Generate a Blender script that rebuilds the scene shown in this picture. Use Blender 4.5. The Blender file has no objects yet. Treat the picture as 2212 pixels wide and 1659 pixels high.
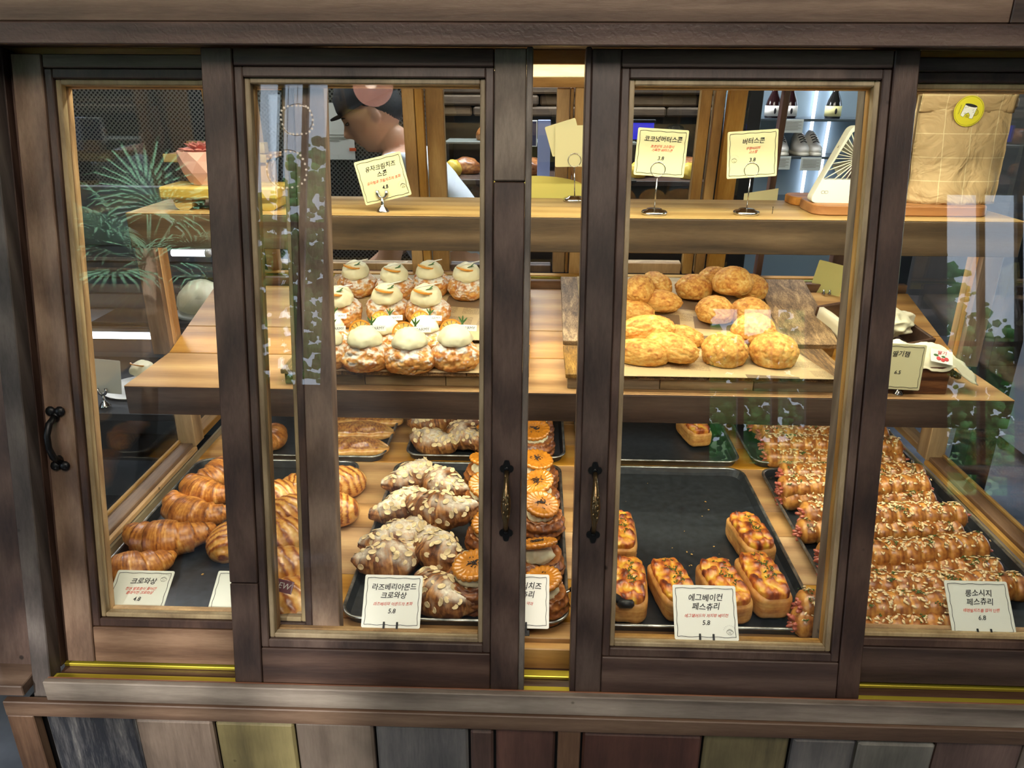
import bpy, bmesh, math, random
from mathutils import Vector, Matrix, noise
R_ = random.Random(7)
C = bpy.context.scene.collection
PI = math.pi
H0 = 1.55                                    # camera height
def V(*a): return Vector(a)

# ------------------------------------------------------------------ camera
F, CX, CY = 1660.0, 1106.0, 829.5
AX = Vector((0.9994455, 0.01626772, -0.02905263))      # world X,Y,Z written in lens axes (right, down, forward)
AY = Vector((0.03299967, -0.36757732, 0.9294073))
AZ = Vector((0.00444025, -0.92985067, -0.36791033))
cam = bpy.data.cameras.new('camera'); co = bpy.data.objects.new('camera', cam); C.objects.link(co)
cam.sensor_fit = 'HORIZONTAL'; cam.sensor_width = 36.0; cam.lens = F / 2212 * 36; cam.clip_start = 0.05; cam.clip_end = 60
# blender camera axes: right = +x, up = -down, back = -forward
co.matrix_world = Matrix(((AX[0], -AX[1], -AX[2], 0), (AY[0], -AY[1], -AY[2], 0), (AZ[0], -AZ[1], -AZ[2], H0), (0, 0, 0, 1)))
bpy.context.scene.camera = co
def ray(px, py):
    c = Vector(((px - CX) / F, (py - CY) / F, 1.0))
    return Vector((AX.dot(c), AY.dot(c), AZ.dot(c)))
def onz(px, py, z):
    d = ray(px, py); return V(0, 0, H0) + d * ((z - H0) / d.z)
def ony(px, py, y):
    d = ray(px, py); return V(0, 0, H0) + d * (y / d.y)
def onpl(px, py, p0, n):
    d = ray(px, py); o = V(0, 0, H0); return o + d * ((Vector(p0) - o).dot(n) / d.dot(n))

# ------------------------------------------------------------------ world, exposure
sc = bpy.context.scene
sc.view_settings.view_transform = 'Standard'; sc.view_settings.look = 'None'
sc.view_settings.exposure = 0.0; sc.view_settings.gamma = 1.0
sc.view_settings.use_curve_mapping = False
sc.cycles.max_bounces = 8; sc.cycles.transparent_max_bounces = 24; sc.cycles.diffuse_bounces = 3; sc.cycles.glossy_bounces = 4
sc.cycles.sample_clamp_indirect = 4.0; sc.cycles.caustics_reflective = False; sc.cycles.caustics_refractive = False
w = bpy.data.worlds.new('world'); sc.world = w; w.use_nodes = True
w.node_tree.nodes['Background'].inputs[0].default_value = (0.68, 0.8, 0.97, 1)
w.node_tree.nodes['Background'].inputs[1].default_value = 6.0
def area(name, loc, target, sx, sy, power, col):
    l = bpy.data.lights.new(name, 'AREA'); l.shape = 'RECTANGLE'; l.size = sx; l.size_y = sy; l.energy = power; l.color = col
    o = bpy.data.objects.new(name, l); C.objects.link(o); o.location = loc
    o.rotation_euler = (Vector(target) - Vector(loc)).to_track_quat('-Z', 'Y').to_euler(); return o
FRONT_W, BACK_W, LED_TOP, LED_MID, LED_LOW = 58, 170, 7.6, 2.8, 3.8
area('cafe_ceiling_light', (0.2, -0.9, 3.15), (0, 0.9, 0.9), 2.4, 1.0, FRONT_W, (1.0, 0.90, 0.77))
area('person_fill_light', (-1.7, 2.75, 2.5), (-0.5, 2.9, 1.4), 0.9, 0.5, 26, (0.95, 0.96, 1.0))  # added fill, no lamp of the kitchen: brightens the person's face
area('kitchen_ceiling_light', (-0.2, 3.3, 3.1), (0, 3.6, 0), 2.2, 0.8, BACK_W, (0.93, 0.95, 1.0))

sp_l = bpy.data.lights.new('palm_fill_spot', 'SPOT'); sp_l.energy = 5200; sp_l.color = (0.9, 0.95, 1.0); sp_l.spot_size = math.radians(38); sp_l.spot_blend = 0.5; sp_l.shadow_soft_size = 0.06  # unseen spot added to brighten the palm for its reflection in the panes
sp_o = bpy.data.objects.new('palm_fill_spot', sp_l); C.objects.link(sp_o); sp_o.location = (-1.7, 0.1, 3.0); sp_o.rotation_euler = (Vector((-2.0, -1.55, 1.95)) - Vector((-1.7, 0.1, 3.0))).to_track_quat('-Z', 'Y').to_euler()
sun = bpy.data.lights.new('daylight_sun', 'SUN'); sun.energy = 4.0; sun.color = (1.0, 0.97, 0.92); sun.angle = 0.02
so_ = bpy.data.objects.new('daylight_sun', sun); C.objects.link(so_); so_.rotation_euler = Vector((0.25, 0.85, -0.52)).to_track_quat('-Z', 'Y').to_euler()
# ------------------------------------------------------------------ materials
def newmat(name):
    m = bpy.data.materials.new(name); m.use_nodes = True
    return m, m.node_tree, m.node_tree.nodes['Principled BSDF'], m.node_tree.nodes, m.node_tree.links
def s2l(c):
    return tuple(((x / 255.0) / 12.92 if x / 255.0 <= 0.04045 else ((x / 255.0 + 0.055) / 1.055) ** 2.4) for x in c) + (1.0,)
def plain(name, rgb, rough=0.5, metal=0.0, coat=0.0, bump=0.0, bscale=80.0, vary=0.0, sheen=0.0):
    m, nt, b, N, L = newmat(name)
    b.inputs['Base Color'].default_value = s2l(rgb); b.inputs['Roughness'].default_value = rough
    b.inputs['Metallic'].default_value = metal; b.inputs['Coat Weight'].default_value = coat
    if vary or bump:
        tc = N.new('ShaderNodeTexCoord'); n = N.new('ShaderNodeTexNoise'); n.inputs['Scale'].default_value = bscale
        n.inputs['Detail'].default_value = 4; L.new(tc.outputs['Object'], n.inputs['Vector'])
        if vary:
            r = N.new('ShaderNodeValToRGB'); a = s2l([x * (1 - vary) for x in rgb]); c = s2l([min(255, x * (1 + vary)) for x in rgb])
            r.color_ramp.elements[0].color = a; r.color_ramp.elements[0].position = 0.3
            r.color_ramp.elements[1].color = c; r.color_ramp.elements[1].position = 0.7
            L.new(n.outputs['Fac'], r.inputs['Fac']); L.new(r.outputs['Color'], b.inputs['Base Color'])
        if bump:
            bp = N.new('ShaderNodeBump'); bp.inputs['Strength'].default_value = bump; bp.inputs['Distance'].default_value = 0.002
            L.new(n.outputs['Fac'], bp.inputs['Height']); L.new(bp.outputs['Normal'], b.inputs['Normal'])
    return m
def emis(name, rgb, strength):
    m, nt, b, N, L = newmat(name)
    b.inputs['Base Color'].default_value = s2l(rgb); b.inputs['Emission Color'].default_value = s2l(rgb)
    b.inputs['Emission Strength'].default_value = strength; return m
_wood = {}
def wood(key, cols, axis='X', scale=1.0, rough=0.55, bump=0.35, blotch=0.25, saw=0.0, holes=1.0, var=0.16, con=0.22, ring=0.22):
    """sawn timber: stretched grain along one axis, growth bands, stains, a few nail holes, one tone per board"""
    k = (key, axis)
    if k in _wood: return _wood[k]
    m, nt, b, N, L = newmat('%s_%s' % (key, axis))
    tc = N.new('ShaderNodeTexCoord'); oi = N.new('ShaderNodeObjectInfo')
    mul = N.new('ShaderNodeMath'); mul.operation = 'MULTIPLY'; mul.inputs[1].default_value = 53.0
    L.new(oi.outputs['Random'], mul.inputs[0])
    add = N.new('ShaderNodeVectorMath'); add.operation = 'ADD'
    L.new(tc.outputs['Object'], add.inputs[0]); L.new(mul.outputs[0], add.inputs[1])
    mp = N.new('ShaderNodeMapping'); s = [9.0 * scale] * 3; s['XYZ'.index(axis)] = 0.9 * scale
    mp.inputs['Scale'].default_value = s; L.new(add.outputs[0], mp.inputs['Vector'])
    nA = N.new('ShaderNodeTexNoise'); nA.inputs['Scale'].default_value = 2.2; nA.inputs['Detail'].default_value = 7
    nA.inputs['Roughness'].default_value = 0.62; nA.inputs['Distortion'].default_value = 0.9; L.new(mp.outputs[0], nA.inputs['Vector'])
    nB = N.new('ShaderNodeTexNoise'); nB.inputs['Scale'].default_value = 22; nB.inputs['Detail'].default_value = 5; L.new(mp.outputs[0], nB.inputs['Vector'])
    wv = N.new('ShaderNodeTexWave'); wv.wave_type = 'RINGS'; wv.inputs['Scale'].default_value = 0.9; wv.inputs['Distortion'].default_value = 6.0
    wv.inputs['Detail'].default_value = 3; wv.inputs['Detail Scale'].default_value = 1.2; L.new(mp.outputs[0], wv.inputs['Vector'])
    nB.inputs['Roughness'].default_value = 0.7
    mx = N.new('ShaderNodeMix'); mx.inputs['Factor'].default_value = 0.42; L.new(nA.outputs['Fac'], mx.inputs['A']); L.new(nB.outputs['Fac'], mx.inputs['B'])
    mx2 = N.new('ShaderNodeMix'); mx2.inputs['Factor'].default_value = ring; L.new(mx.outputs['Result'], mx2.inputs['A']); L.new(wv.outputs['Fac'], mx2.inputs['B'])
    rp = N.new('ShaderNodeValToRGB'); e = rp.color_ramp.elements
    e[0].position = 0.5 - con; e[0].color = s2l(cols[0]); e[1].position = 0.5 + con; e[1].color = s2l(cols[2])
    mid = e.new(0.5); mid.color = s2l(cols[1]); L.new(mx2.outputs['Result'], rp.inputs['Fac'])
    bl = N.new('ShaderNodeTexNoise'); bl.inputs['Scale'].default_value = 5.5; bl.inputs['Detail'].default_value = 5; L.new(add.outputs[0], bl.inputs['Vector'])
    br = N.new('ShaderNodeMapRange'); br.inputs['From Min'].default_value = 0.3; br.inputs['From Max'].default_value = 0.7
    br.inputs['To Min'].default_value = 1 - blotch; br.inputs['To Max'].default_value = 1 + blotch * 0.6; L.new(bl.outputs['Fac'], br.inputs['Value'])
    vr = N.new('ShaderNodeMapRange'); vr.inputs['To Min'].default_value = 1 - var; vr.inputs['To Max'].default_value = 1 + var; L.new(oi.outputs['Random'], vr.inputs['Value'])
    vm = N.new('ShaderNodeMath'); vm.operation = 'MULTIPLY'; L.new(br.outputs[0], vm.inputs[0]); L.new(vr.outputs[0], vm.inputs[1])
    last = vm.outputs[0]
    if holes:
        vo = N.new('ShaderNodeTexVoronoi'); vo.inputs['Scale'].default_value = 9.0; L.new(add.outputs[0], vo.inputs['Vector'])
        lt = N.new('ShaderNodeMapRange'); lt.inputs['From Min'].default_value = 0.025; lt.inputs['From Max'].default_value = 0.045
        lt.inputs['To Min'].default_value = 0.25; L.new(vo.outputs['Distance'], lt.inputs['Value'])
        m2 = N.new('ShaderNodeMath'); m2.operation = 'MULTIPLY'; L.new(last, m2.inputs[0]); L.new(lt.outputs[0], m2.inputs[1]); last = m2.outputs[0]
    hs = N.new('ShaderNodeHueSaturation'); L.new(rp.outputs['Color'], hs.inputs['Color']); L.new(last, hs.inputs['Value'])
    hr = N.new('ShaderNodeMapRange'); hr.inputs['To Min'].default_value = 0.8; hr.inputs['To Max'].default_value = 1.15
    ml = N.new('ShaderNodeMath'); ml.operation = 'FRACT'; m3 = N.new('ShaderNodeMath'); m3.operation = 'MULTIPLY'; m3.inputs[1].default_value = 7.3
    L.new(oi.outputs['Random'], m3.inputs[0]); L.new(m3.outputs[0], ml.inputs[0]); L.new(ml.outputs[0], hr.inputs['Value']); L.new(hr.outputs[0], hs.inputs['Saturation'])
    L.new(hs.outputs['Color'], b.inputs['Base Color'])
    b.inputs['Roughness'].default_value = rough
    bp = N.new('ShaderNodeBump'); bp.inputs['Strength'].default_value = bump; bp.inputs['Distance'].default_value = 0.0015
    src = mx.outputs['Result']
    if saw:
        sw = N.new('ShaderNodeTexWave'); sw.inputs['Scale'].default_value = saw; sw.inputs['Distortion'].default_value = 9.0; sw.inputs['Detail'].default_value = 4; sw.inputs['Detail Scale'].default_value = 2.5; sw.bands_direction = 'DIAGONAL'
        L.new(add.outputs[0], sw.inputs['Vector']); ms = N.new('ShaderNodeMix'); ms.inputs['Factor'].default_value = 0.22
        L.new(src, ms.inputs['A']); L.new(sw.outputs['Fac'], ms.inputs['B']); src = ms.outputs['Result']
    L.new(src, bp.inputs['Height']); L.new(bp.outputs['Normal'], b.inputs['Normal'])
    _wood[k] = m; return m
TEAK = [(80, 58, 45), (112, 86, 68), (140, 113, 92)]
DARK = [(50, 35, 31), (75, 55, 47), (99, 77, 66)]
GREY = [(80, 70, 62), (110, 98, 88), (138, 126, 114)]
PINE = [(148, 102, 50), (188, 138, 74), (212, 168, 100)]
OAK = [(128, 92, 50), (166, 126, 74), (196, 158, 102)]
RUST = [(62, 44, 26), (122, 90, 52), (200, 158, 98)]
def teak(ax): return wood('reclaimed_teak', TEAK, ax, 1.1, 0.5, 0.5, blotch=0.14, con=0.2)
def darkw(ax): return wood('dark_teak', DARK, ax, 1.1, 0.45, 0.5, blotch=0.14, con=0.2)
def greyw(ax): return wood('grey_teak', GREY, ax, 1.1, 0.6, 0.5, blotch=0.3, con=0.2)
def pine(ax): return wood('oiled_pine', PINE, ax, 0.7, 0.42, 0.15, 0.12, holes=0, var=0.08)
def oak(ax): return wood('honey_wood', OAK, ax, 1.0, 0.5, 0.25, 0.2, var=0.12)
def rust(ax): return wood('rustic_board', RUST, ax, 2.2, 0.6, 0.5, 0.3, saw=28.0, con=0.13, ring=0.03)
M = {}
M['brass'] = plain('brass_track', (214, 196, 70), 0.3, 0.7)
M['steel'] = plain('polished_steel', (205, 205, 205), 0.16, 1.0)
M['iron'] = plain('black_iron', (24, 24, 26), 0.38, 0.5, bump=0.3, bscale=120)
M['antique'] = plain('antique_bronze', (120, 100, 70), 0.3, 0.9, bump=0.3, bscale=200)
M['black'] = plain('black_paint', (16, 16, 18), 0.45)
M['tray'] = plain('nonstick_black', (40, 43, 47), 0.36, 0.1, bump=0.08, bscale=60, vary=0.22)
M['rim'] = plain('worn_steel_rim', (150, 152, 150), 0.3, 0.9, vary=0.35, bscale=40, bump=0.1)
M['white'] = plain('white_plastic', (236, 234, 226), 0.35)
M['card'] = plain('laminated_card', (226, 226, 214), 0.3, coat=0.5)
M['ink'] = plain('black_ink', (28, 26, 32), 0.6)
M['red'] = plain('red_ink', (214, 92, 78), 0.6)
M['faint'] = plain('grey_ink', (150, 148, 138), 0.7)
def glassmat(name, tint=(1, 1, 1), ior=1.45, boost=1.0, smear=0.0):
    m = bpy.data.materials.new(name); m.use_nodes = True; nt = m.node_tree; N = nt.nodes; L = nt.links; N.clear()
    o = N.new('ShaderNodeOutputMaterial'); t = N.new('ShaderNodeBsdfTransparent'); t.inputs[0].default_value = (*tint, 1)
    g = N.new('ShaderNodeBsdfGlossy'); g.inputs['Roughness'].default_value = 0.0; f = N.new('ShaderNodeFresnel'); f.inputs[0].default_value = ior
    ge = N.new('ShaderNodeNewGeometry'); mr = N.new('ShaderNodeMapRange'); mr.inputs['To Min'].default_value = ior; mr.inputs['To Max'].default_value = 1 / ior
    L.new(ge.outputs['Backfacing'], mr.inputs['Value']); L.new(mr.outputs[0], f.inputs[0])          # thin pane: same reflection on both faces
    mx = N.new('ShaderNodeMixShader'); L.new(f.outputs[0], mx.inputs[0]); L.new(t.outputs[0], mx.inputs[1]); L.new(g.outputs[0], mx.inputs[2])
    L.new(mx.outputs[0], o.inputs[0]); return m
M['glass'] = glassmat('clear_glass', (0.985, 0.99, 0.985))
M['darkglass'] = glassmat('back_glass', (0.8, 0.84, 0.84), 1.5)

# ------------------------------------------------------------------ mesh helpers
def link(name, me, mat=None, parent=None, **pr):
    o = bpy.data.objects.new(name, me); C.objects.link(o)
    if mat is not None and me is not None and len(me.materials) == 0:
        for q in (mat if isinstance(mat, (list, tuple)) else [mat]): me.materials.append(q)
    if parent is not None: o.parent = parent
    for k, v in pr.items(): o[k] = v
    return o
def smooth(me, flag=True):
    me.polygons.foreach_set('use_smooth', [flag] * len(me.polygons)); return me
class MB:
    """collects boxes, tubes, lathes and slabs and links them as one mesh"""
    def __init__(s, T=None): s.v = []; s.f = []; s.m = []; s.sm = []; s.T = T or Matrix.Identity(4); s.mi = 0
    def add(s, vs, fs, sm=False):
        k = len(s.v); s.v += [s.T @ Vector(p) for p in vs]; s.f += [tuple(i + k for i in f) for f in fs]
        s.m += [s.mi] * len(fs); s.sm += [sm] * len(fs); return s
    def box(s, x0, x1, y0, y1, z0, z1, b=0.0015, T=None):
        lo = V(min(x0, x1), min(y0, y1), min(z0, z1)); hi = V(max(x0, x1), max(y0, y1), max(z0, z1))
        b = min(b, *[(hi[i] - lo[i]) * 0.4 for i in range(3)])
        idx = {}; vs = []
        for sx in (0, 1):
            for sy in (0, 1):
                for sz in (0, 1):
                    c = V(hi.x if sx else lo.x, hi.y if sy else lo.y, hi.z if sz else lo.z); sg = (sx, sy, sz)
                    for a in range(3):                      # corner vertex lying on the face of axis a
                        p = c.copy()
                        for q in range(3):
                            if q != a: p[q] += -b if sg[q] else b
                        idx[(sg, a)] = len(vs); vs.append(T @ p if T else p)
        fs = []
        for a in range(3):
            u, w_ = [(1, 2), (0, 2), (0, 1)][a]
            for sd in (0, 1):
                q = []
                for (i, j) in ((0, 0), (1, 0), (1, 1), (0, 1)):
                    g = [0, 0, 0]; g[a] = sd; g[u] = i; g[w_] = j; q.append(idx[(tuple(g), a)])
                fs.append(q)
        for a in range(3):                                  # bevel strips along axis a
            u, w_ = [(1, 2), (0, 2), (0, 1)][a]
            for i in (0, 1):
                for j in (0, 1):
                    g0 = [0, 0, 0]; g0[u] = i; g0[w_] = j; g1 = list(g0); g1[a] = 1
                    fs.append([idx[(tuple(g0), u)], idx[(tuple(g1), u)], idx[(tuple(g1), w_)], idx[(tuple(g0), w_)]])
        for sx in (0, 1):
            for sy in (0, 1):
                for sz in (0, 1): fs.append([idx[((sx, sy, sz), a)] for a in range(3)])
        return s.add(vs, fs)
    def tube(s, pts, r, n=10, cap=True, flat=1.0, up=None):
        pts = [Vector(p) for p in pts]; rs = r if isinstance(r, (list, tuple)) else [r] * len(pts)
        vs = []; fs = []; prev = None
        for i, p in enumerate(pts):
            t = (pts[min(i + 1, len(pts) - 1)] - pts[max(i - 1, 0)]).normalized()
            if prev is None: a = (up or (V(0, 0, 1) if abs(t.z) < 0.9 else V(1, 0, 0))); a = (a - t * a.dot(t)).normalized()
            else: a = (prev - t * prev.dot(t)).normalized()
            prev = a; bb = t.cross(a)
            for k in range(n):
                w_ = 2 * PI * k / n; vs.append(p + a * math.cos(w_) * rs[i] * flat + bb * math.sin(w_) * rs[i])
        for i in range(len(pts) - 1):
            for k in range(n):
                k2 = (k + 1) % n; fs.append((i * n + k, i * n + k2, (i + 1) * n + k2, (i + 1) * n + k))
        if cap: fs += [tuple(reversed(range(n))), tuple(range((len(pts) - 1) * n, len(pts) * n))]
        return s.add(vs, fs, True)
    def lathe(s, prof, c=(0, 0, 0), n=24, T=None):
        vs = []; fs = []; c = Vector(c)
        for (r, z) in prof:
            for k in range(n):
                p = V(r * math.cos(2 * PI * k / n), r * math.sin(2 * PI * k / n), z); p = (T @ p) if T else p; vs.append(p + c)
        for i in range(len(prof) - 1):
            for k in range(n):
                k2 = (k + 1) % n; fs.append((i * n + k, i * n + k2, (i + 1) * n + k2, (i + 1) * n + k))
        fs += [tuple(reversed(range(n))), tuple(range((len(prof) - 1) * n, len(prof) * n))]
        return s.add(vs, fs, True)
    def prism(s, pts, n, d):
        """flat outline pts (3D, planar) extruded by vector n*d"""
        k = len(pts); off = Vector(n) * d; vs = [Vector(p) for p in pts] + [Vector(p) + off for p in pts]
        fs = [tuple(reversed(range(k))), tuple(range(k, 2 * k))] + [(i, (i + 1) % k, k + (i + 1) % k, k + i) for i in range(k)]
        return s.add(vs, fs)
    def ell(s, c, rx, ry, rz, n=10, m=6, T=None):
        c = Vector(c); vs = []; fs = []
        for i in range(1, m):
            th = PI * i / m
            for k in range(n):
                p = V(rx * math.sin(th) * math.cos(2 * PI * k / n), ry * math.sin(th) * math.sin(2 * PI * k / n), rz * math.cos(th)); vs.append(((T @ p) if T else p) + c)
        t = V(0, 0, rz); b = V(0, 0, -rz)
        vs += [((T @ t) if T else t) + c, ((T @ b) if T else b) + c]; a = len(vs) - 2
        for i in range(m - 2):
            for k in range(n):
                k2 = (k + 1) % n; fs.append((i * n + k, (i + 1) * n + k, (i + 1) * n + k2, i * n + k2))
        for k in range(n):
            k2 = (k + 1) % n; fs.append((k, k2, a)); fs.append(((m - 2) * n + k2, (m - 2) * n + k, a + 1))
        return s.add(vs, fs, True)
    def mesh(s, name):
        me = bpy.data.meshes.new(name); me.from_pydata([tuple(p) for p in s.v], [], s.f)
        me.polygons.foreach_set('use_smooth', s.sm); me.polygons.foreach_set('material_index', s.m)
        bm = bmesh.new(); bm.from_mesh(me); bmesh.ops.recalc_face_normals(bm, faces=bm.faces); bm.to_mesh(me); bm.free(); return me
    def build(s, name, mat, parent=None, **pr): return link(name, s.mesh(name), mat, parent, **pr)
def thing(name, label, cat, loc=(0, 0, 0), rot=(0, 0, 0), group=None):
    o = bpy.data.objects.new(name, None); C.objects.link(o); o.location = loc; o.rotation_euler = rot; o.empty_display_size = 0.05
    o['label'] = label; o['category'] = cat
    if group: o['group'] = group
    return o
def kids(o): return KID.get(o.name, [])
KID = {}
def dup(root, loc, rot=(0, 0, 0), label=None, group=None, scale=None, tree=None):
    """a copy of a thing with copies of its parts and sub-parts"""
    r = root.copy(); C.objects.link(r); r.location = loc; r.rotation_euler = rot
    if label: r['label'] = label
    if group: r['group'] = group
    if scale: r.scale = (scale,) * 3 if not isinstance(scale, (tuple, list)) else scale
    for ch in root.children:
        c = ch.copy(); C.objects.link(c); c.parent = r
        for g in ch.children:
            d = g.copy(); C.objects.link(d); d.parent = c
    return r
def bx(name, mat, parent, *a, b=0.0015, T=None, **pr): return MB(T).box(*a, b=b).build(name, mat, parent, **pr)
def z_(r): return H0 + r                       # heights measured from the lens
TSC = bpy.data.scenes.new('bench')               # scratch scene for evaluating lettering and figures, removed at the end
# lettering -----------------------------------------------------------
def text_mesh(lines, size, width=None, lead=1.15, shear=0.15, jitter=0.05, thin=-0.004, seed=1, align='CENTER'):
    """hand-lettered lines as one flat mesh in the XY plane, centred on the first line"""
    rr = random.Random(seed); allv = []; allf = []
    for li, (txt, sz) in enumerate(lines):
        cur = bpy.data.curves.new('t', 'FONT'); cur.body = txt; cur.size = sz; cur.align_x = align; cur.shear = shear
        cur.resolution_u = 2; cur.offset = thin * sz * 4
        o = bpy.data.objects.new('t', cur); TSC.collection.objects.link(o)
        TSC.view_layers[0].update(); dg = TSC.view_layers[0].depsgraph; me = bpy.data.meshes.new_from_object(o.evaluated_get(dg))
        TSC.collection.objects.unlink(o); bpy.data.objects.remove(o); bpy.data.curves.remove(cur)
        y = -sum(l[1] for l in lines[1:li + 1]) * lead; k = len(allv)
        ph = rr.random() * 6
        for v in me.vertices:
            x = v.co.x; allv.append((x + jitter * sz * 0.3 * math.sin(v.co.y * 300 + ph), v.co.y + y + jitter * sz * math.sin(x / sz * 2.1 + ph) + x * 0.02, 0))
        allf += [tuple(i + k for i in p.vertices) for p in me.polygons]; bpy.data.meshes.remove(me)
    return allv, allf
def write(name, lines, mat, parent, T, **kw):
    v, f = text_mesh(lines, 1, **kw)
    me = bpy.data.meshes.new(name); me.from_pydata([tuple(T @ Vector(p)) for p in v], [], f)
    return link(name, me, mat, parent)
# ================================================================== the room
def struct(name, mb, mat, parent=None): return mb.build(name, mat, parent, kind='structure')
M['floor'] = plain('polished_concrete', (96, 102, 112), 0.22, bump=0.05, bscale=8, vary=0.12)
M['plaster'] = plain('dark_plaster', (70, 66, 62), 0.8, vary=0.1, bscale=5)
M['logs'] = wood('split_log', [(60, 46, 36), (112, 90, 68), (150, 126, 98)], 'X', 0.8, 0.7, 0.8, 0.3)
struct('floor', MB().box(-4.5, 4.5, -4.2, 5.2, -0.1, 0, b=0), M['floor'])
struct('ceiling', MB().box(-4.5, 4.5, -4.2, 5.2, 4.2, 4.3, b=0), M['plaster'])
struct('wall_left', MB().box(-4.6, -4.5, -4.2, -2.6, 0, 4.2, b=0).box(-4.6, -4.5, -1.3, 5.2, 0, 4.2, b=0).box(-4.6, -4.5, -2.6, -1.3, 0, 0.7, b=0).box(-4.6, -4.5, -2.6, -1.3, 3.1, 4.2, b=0), M['plaster'])
# right wall with a garden window, front wall (behind the lens) with three garden windows
mb = MB(); mb.box(4.5, 4.6, -4.2, 2.2, 0, 4.2, b=0).box(4.5, 4.6, 4.6, 5.2, 0, 4.2, b=0).box(4.5, 4.6, 2.2, 4.6, 0, 0.5, b=0).box(4.5, 4.6, 2.2, 4.6, 2.7, 4.2, b=0)
struct('wall_right', mb, M['plaster'])
FW = [(-2.45, -1.8, 1.2, 4.05), (1.45, 2.3, 0.6, 2.0), (3.45, 4.4, 0.35, 3.0)]
mb = MB(); xs = [-4.5] + [x for q in FW for x in q[:2]] + [4.5]
for k in range(0, len(xs), 2): mb.box(xs[k], xs[k + 1], -4.3, -4.2, 0, 4.2, b=0)
for a, b_, c, d in FW: mb.box(a, b_, -4.3, -4.2, 0, c, b=0).box(a, b_, -4.3, -4.2, d, 4.2, b=0)
struct('wall_front', mb, M['plaster'])
def window(name, x0, x1, y, z0, z1, axis='x'):
    fr = MB(); n = 3
    def q(m, a, b_, c, d, t=0.05):
        if axis == 'x': m.box(a, b_, y - t / 2, y + t / 2, c, d)
        else: m.box(y - t / 2, y + t / 2, a, b_, c, d)
    for k in range(n + 1):
        xx = x0 + (x1 - x0) * k / n; q(fr, xx - 0.025, xx + 0.025, z0, z1)
    q(fr, x0, x1, z0, z0 + 0.05); q(fr, x0, x1, z1 - 0.05, z1); q(fr, x0, x1, (z0 + z1) / 2 - 0.02, (z0 + z1) / 2 + 0.02)
    o = struct(name, fr, M['black']); g = MB(); q(g, x0, x1, z0, z1, 0.006); g.build('glass_pane', M['glass'], o, kind='structure')
for i, (a, b_, c, d) in enumerate(FW): window('window_%d' % (i + 1), a, b_, -4.25, c, d)
window('window_5', -2.6, -1.3, -4.55, 0.7, 3.1, 'y')
window('window_4', 2.2, 4.6, 4.55, 0.5, 2.7, 'y')
# back wall of round logs, each log its own piece
bw = struct('wall_back', MB().box(-4.5, 4.5, 4.9, 5.2, 0, 4.2, b=0), M['plaster'])
# garden outside the windows
M['leafg'] = plain('garden_green', (96, 150, 84), 0.8, vary=0.6, bscale=1.6)
M['lawn'] = plain('lawn_green', (120, 160, 84), 0.9, vary=0.25, bscale=2.0)
gr = MB().box(-30, 30, -30, 30, -0.35, -0.15, b=0).build('lawn', M['lawn'], kind='structure')
def hedge(name, label, x0, x1, y0, y1, z1, n, seed):
    rr = random.Random(seed); mb = MB()
    for k in range(n):
        x = rr.uniform(x0, x1); y = rr.uniform(y0, y1); z = z1 * rr.random() ** 0.8 * (0.8 + 0.2 * math.sin(x * 1.7)); r = rr.uniform(0.03, 0.10)
        mb.ell((x, y, z), r, r, r * 0.6, 5, 3, Matrix.Rotation(rr.uniform(0, 3), 4, 'X'))
    o = mb.build(name, M['leafg'], kind='stuff'); o['label'] = label; o['category'] = 'hedge'; return o
hedge('garden_hedge', 'tall leafy green trees outside the cafe windows behind the lens, left', -9, -2.5, -8.5, -7.4, 4.6, 5200, 3)
hedge('garden_hedge', 'leafy green hedge outside the cafe windows behind the lens, right', 2.0, 9, -8.5, -7.4, 3.4, 4600, 4)
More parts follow.
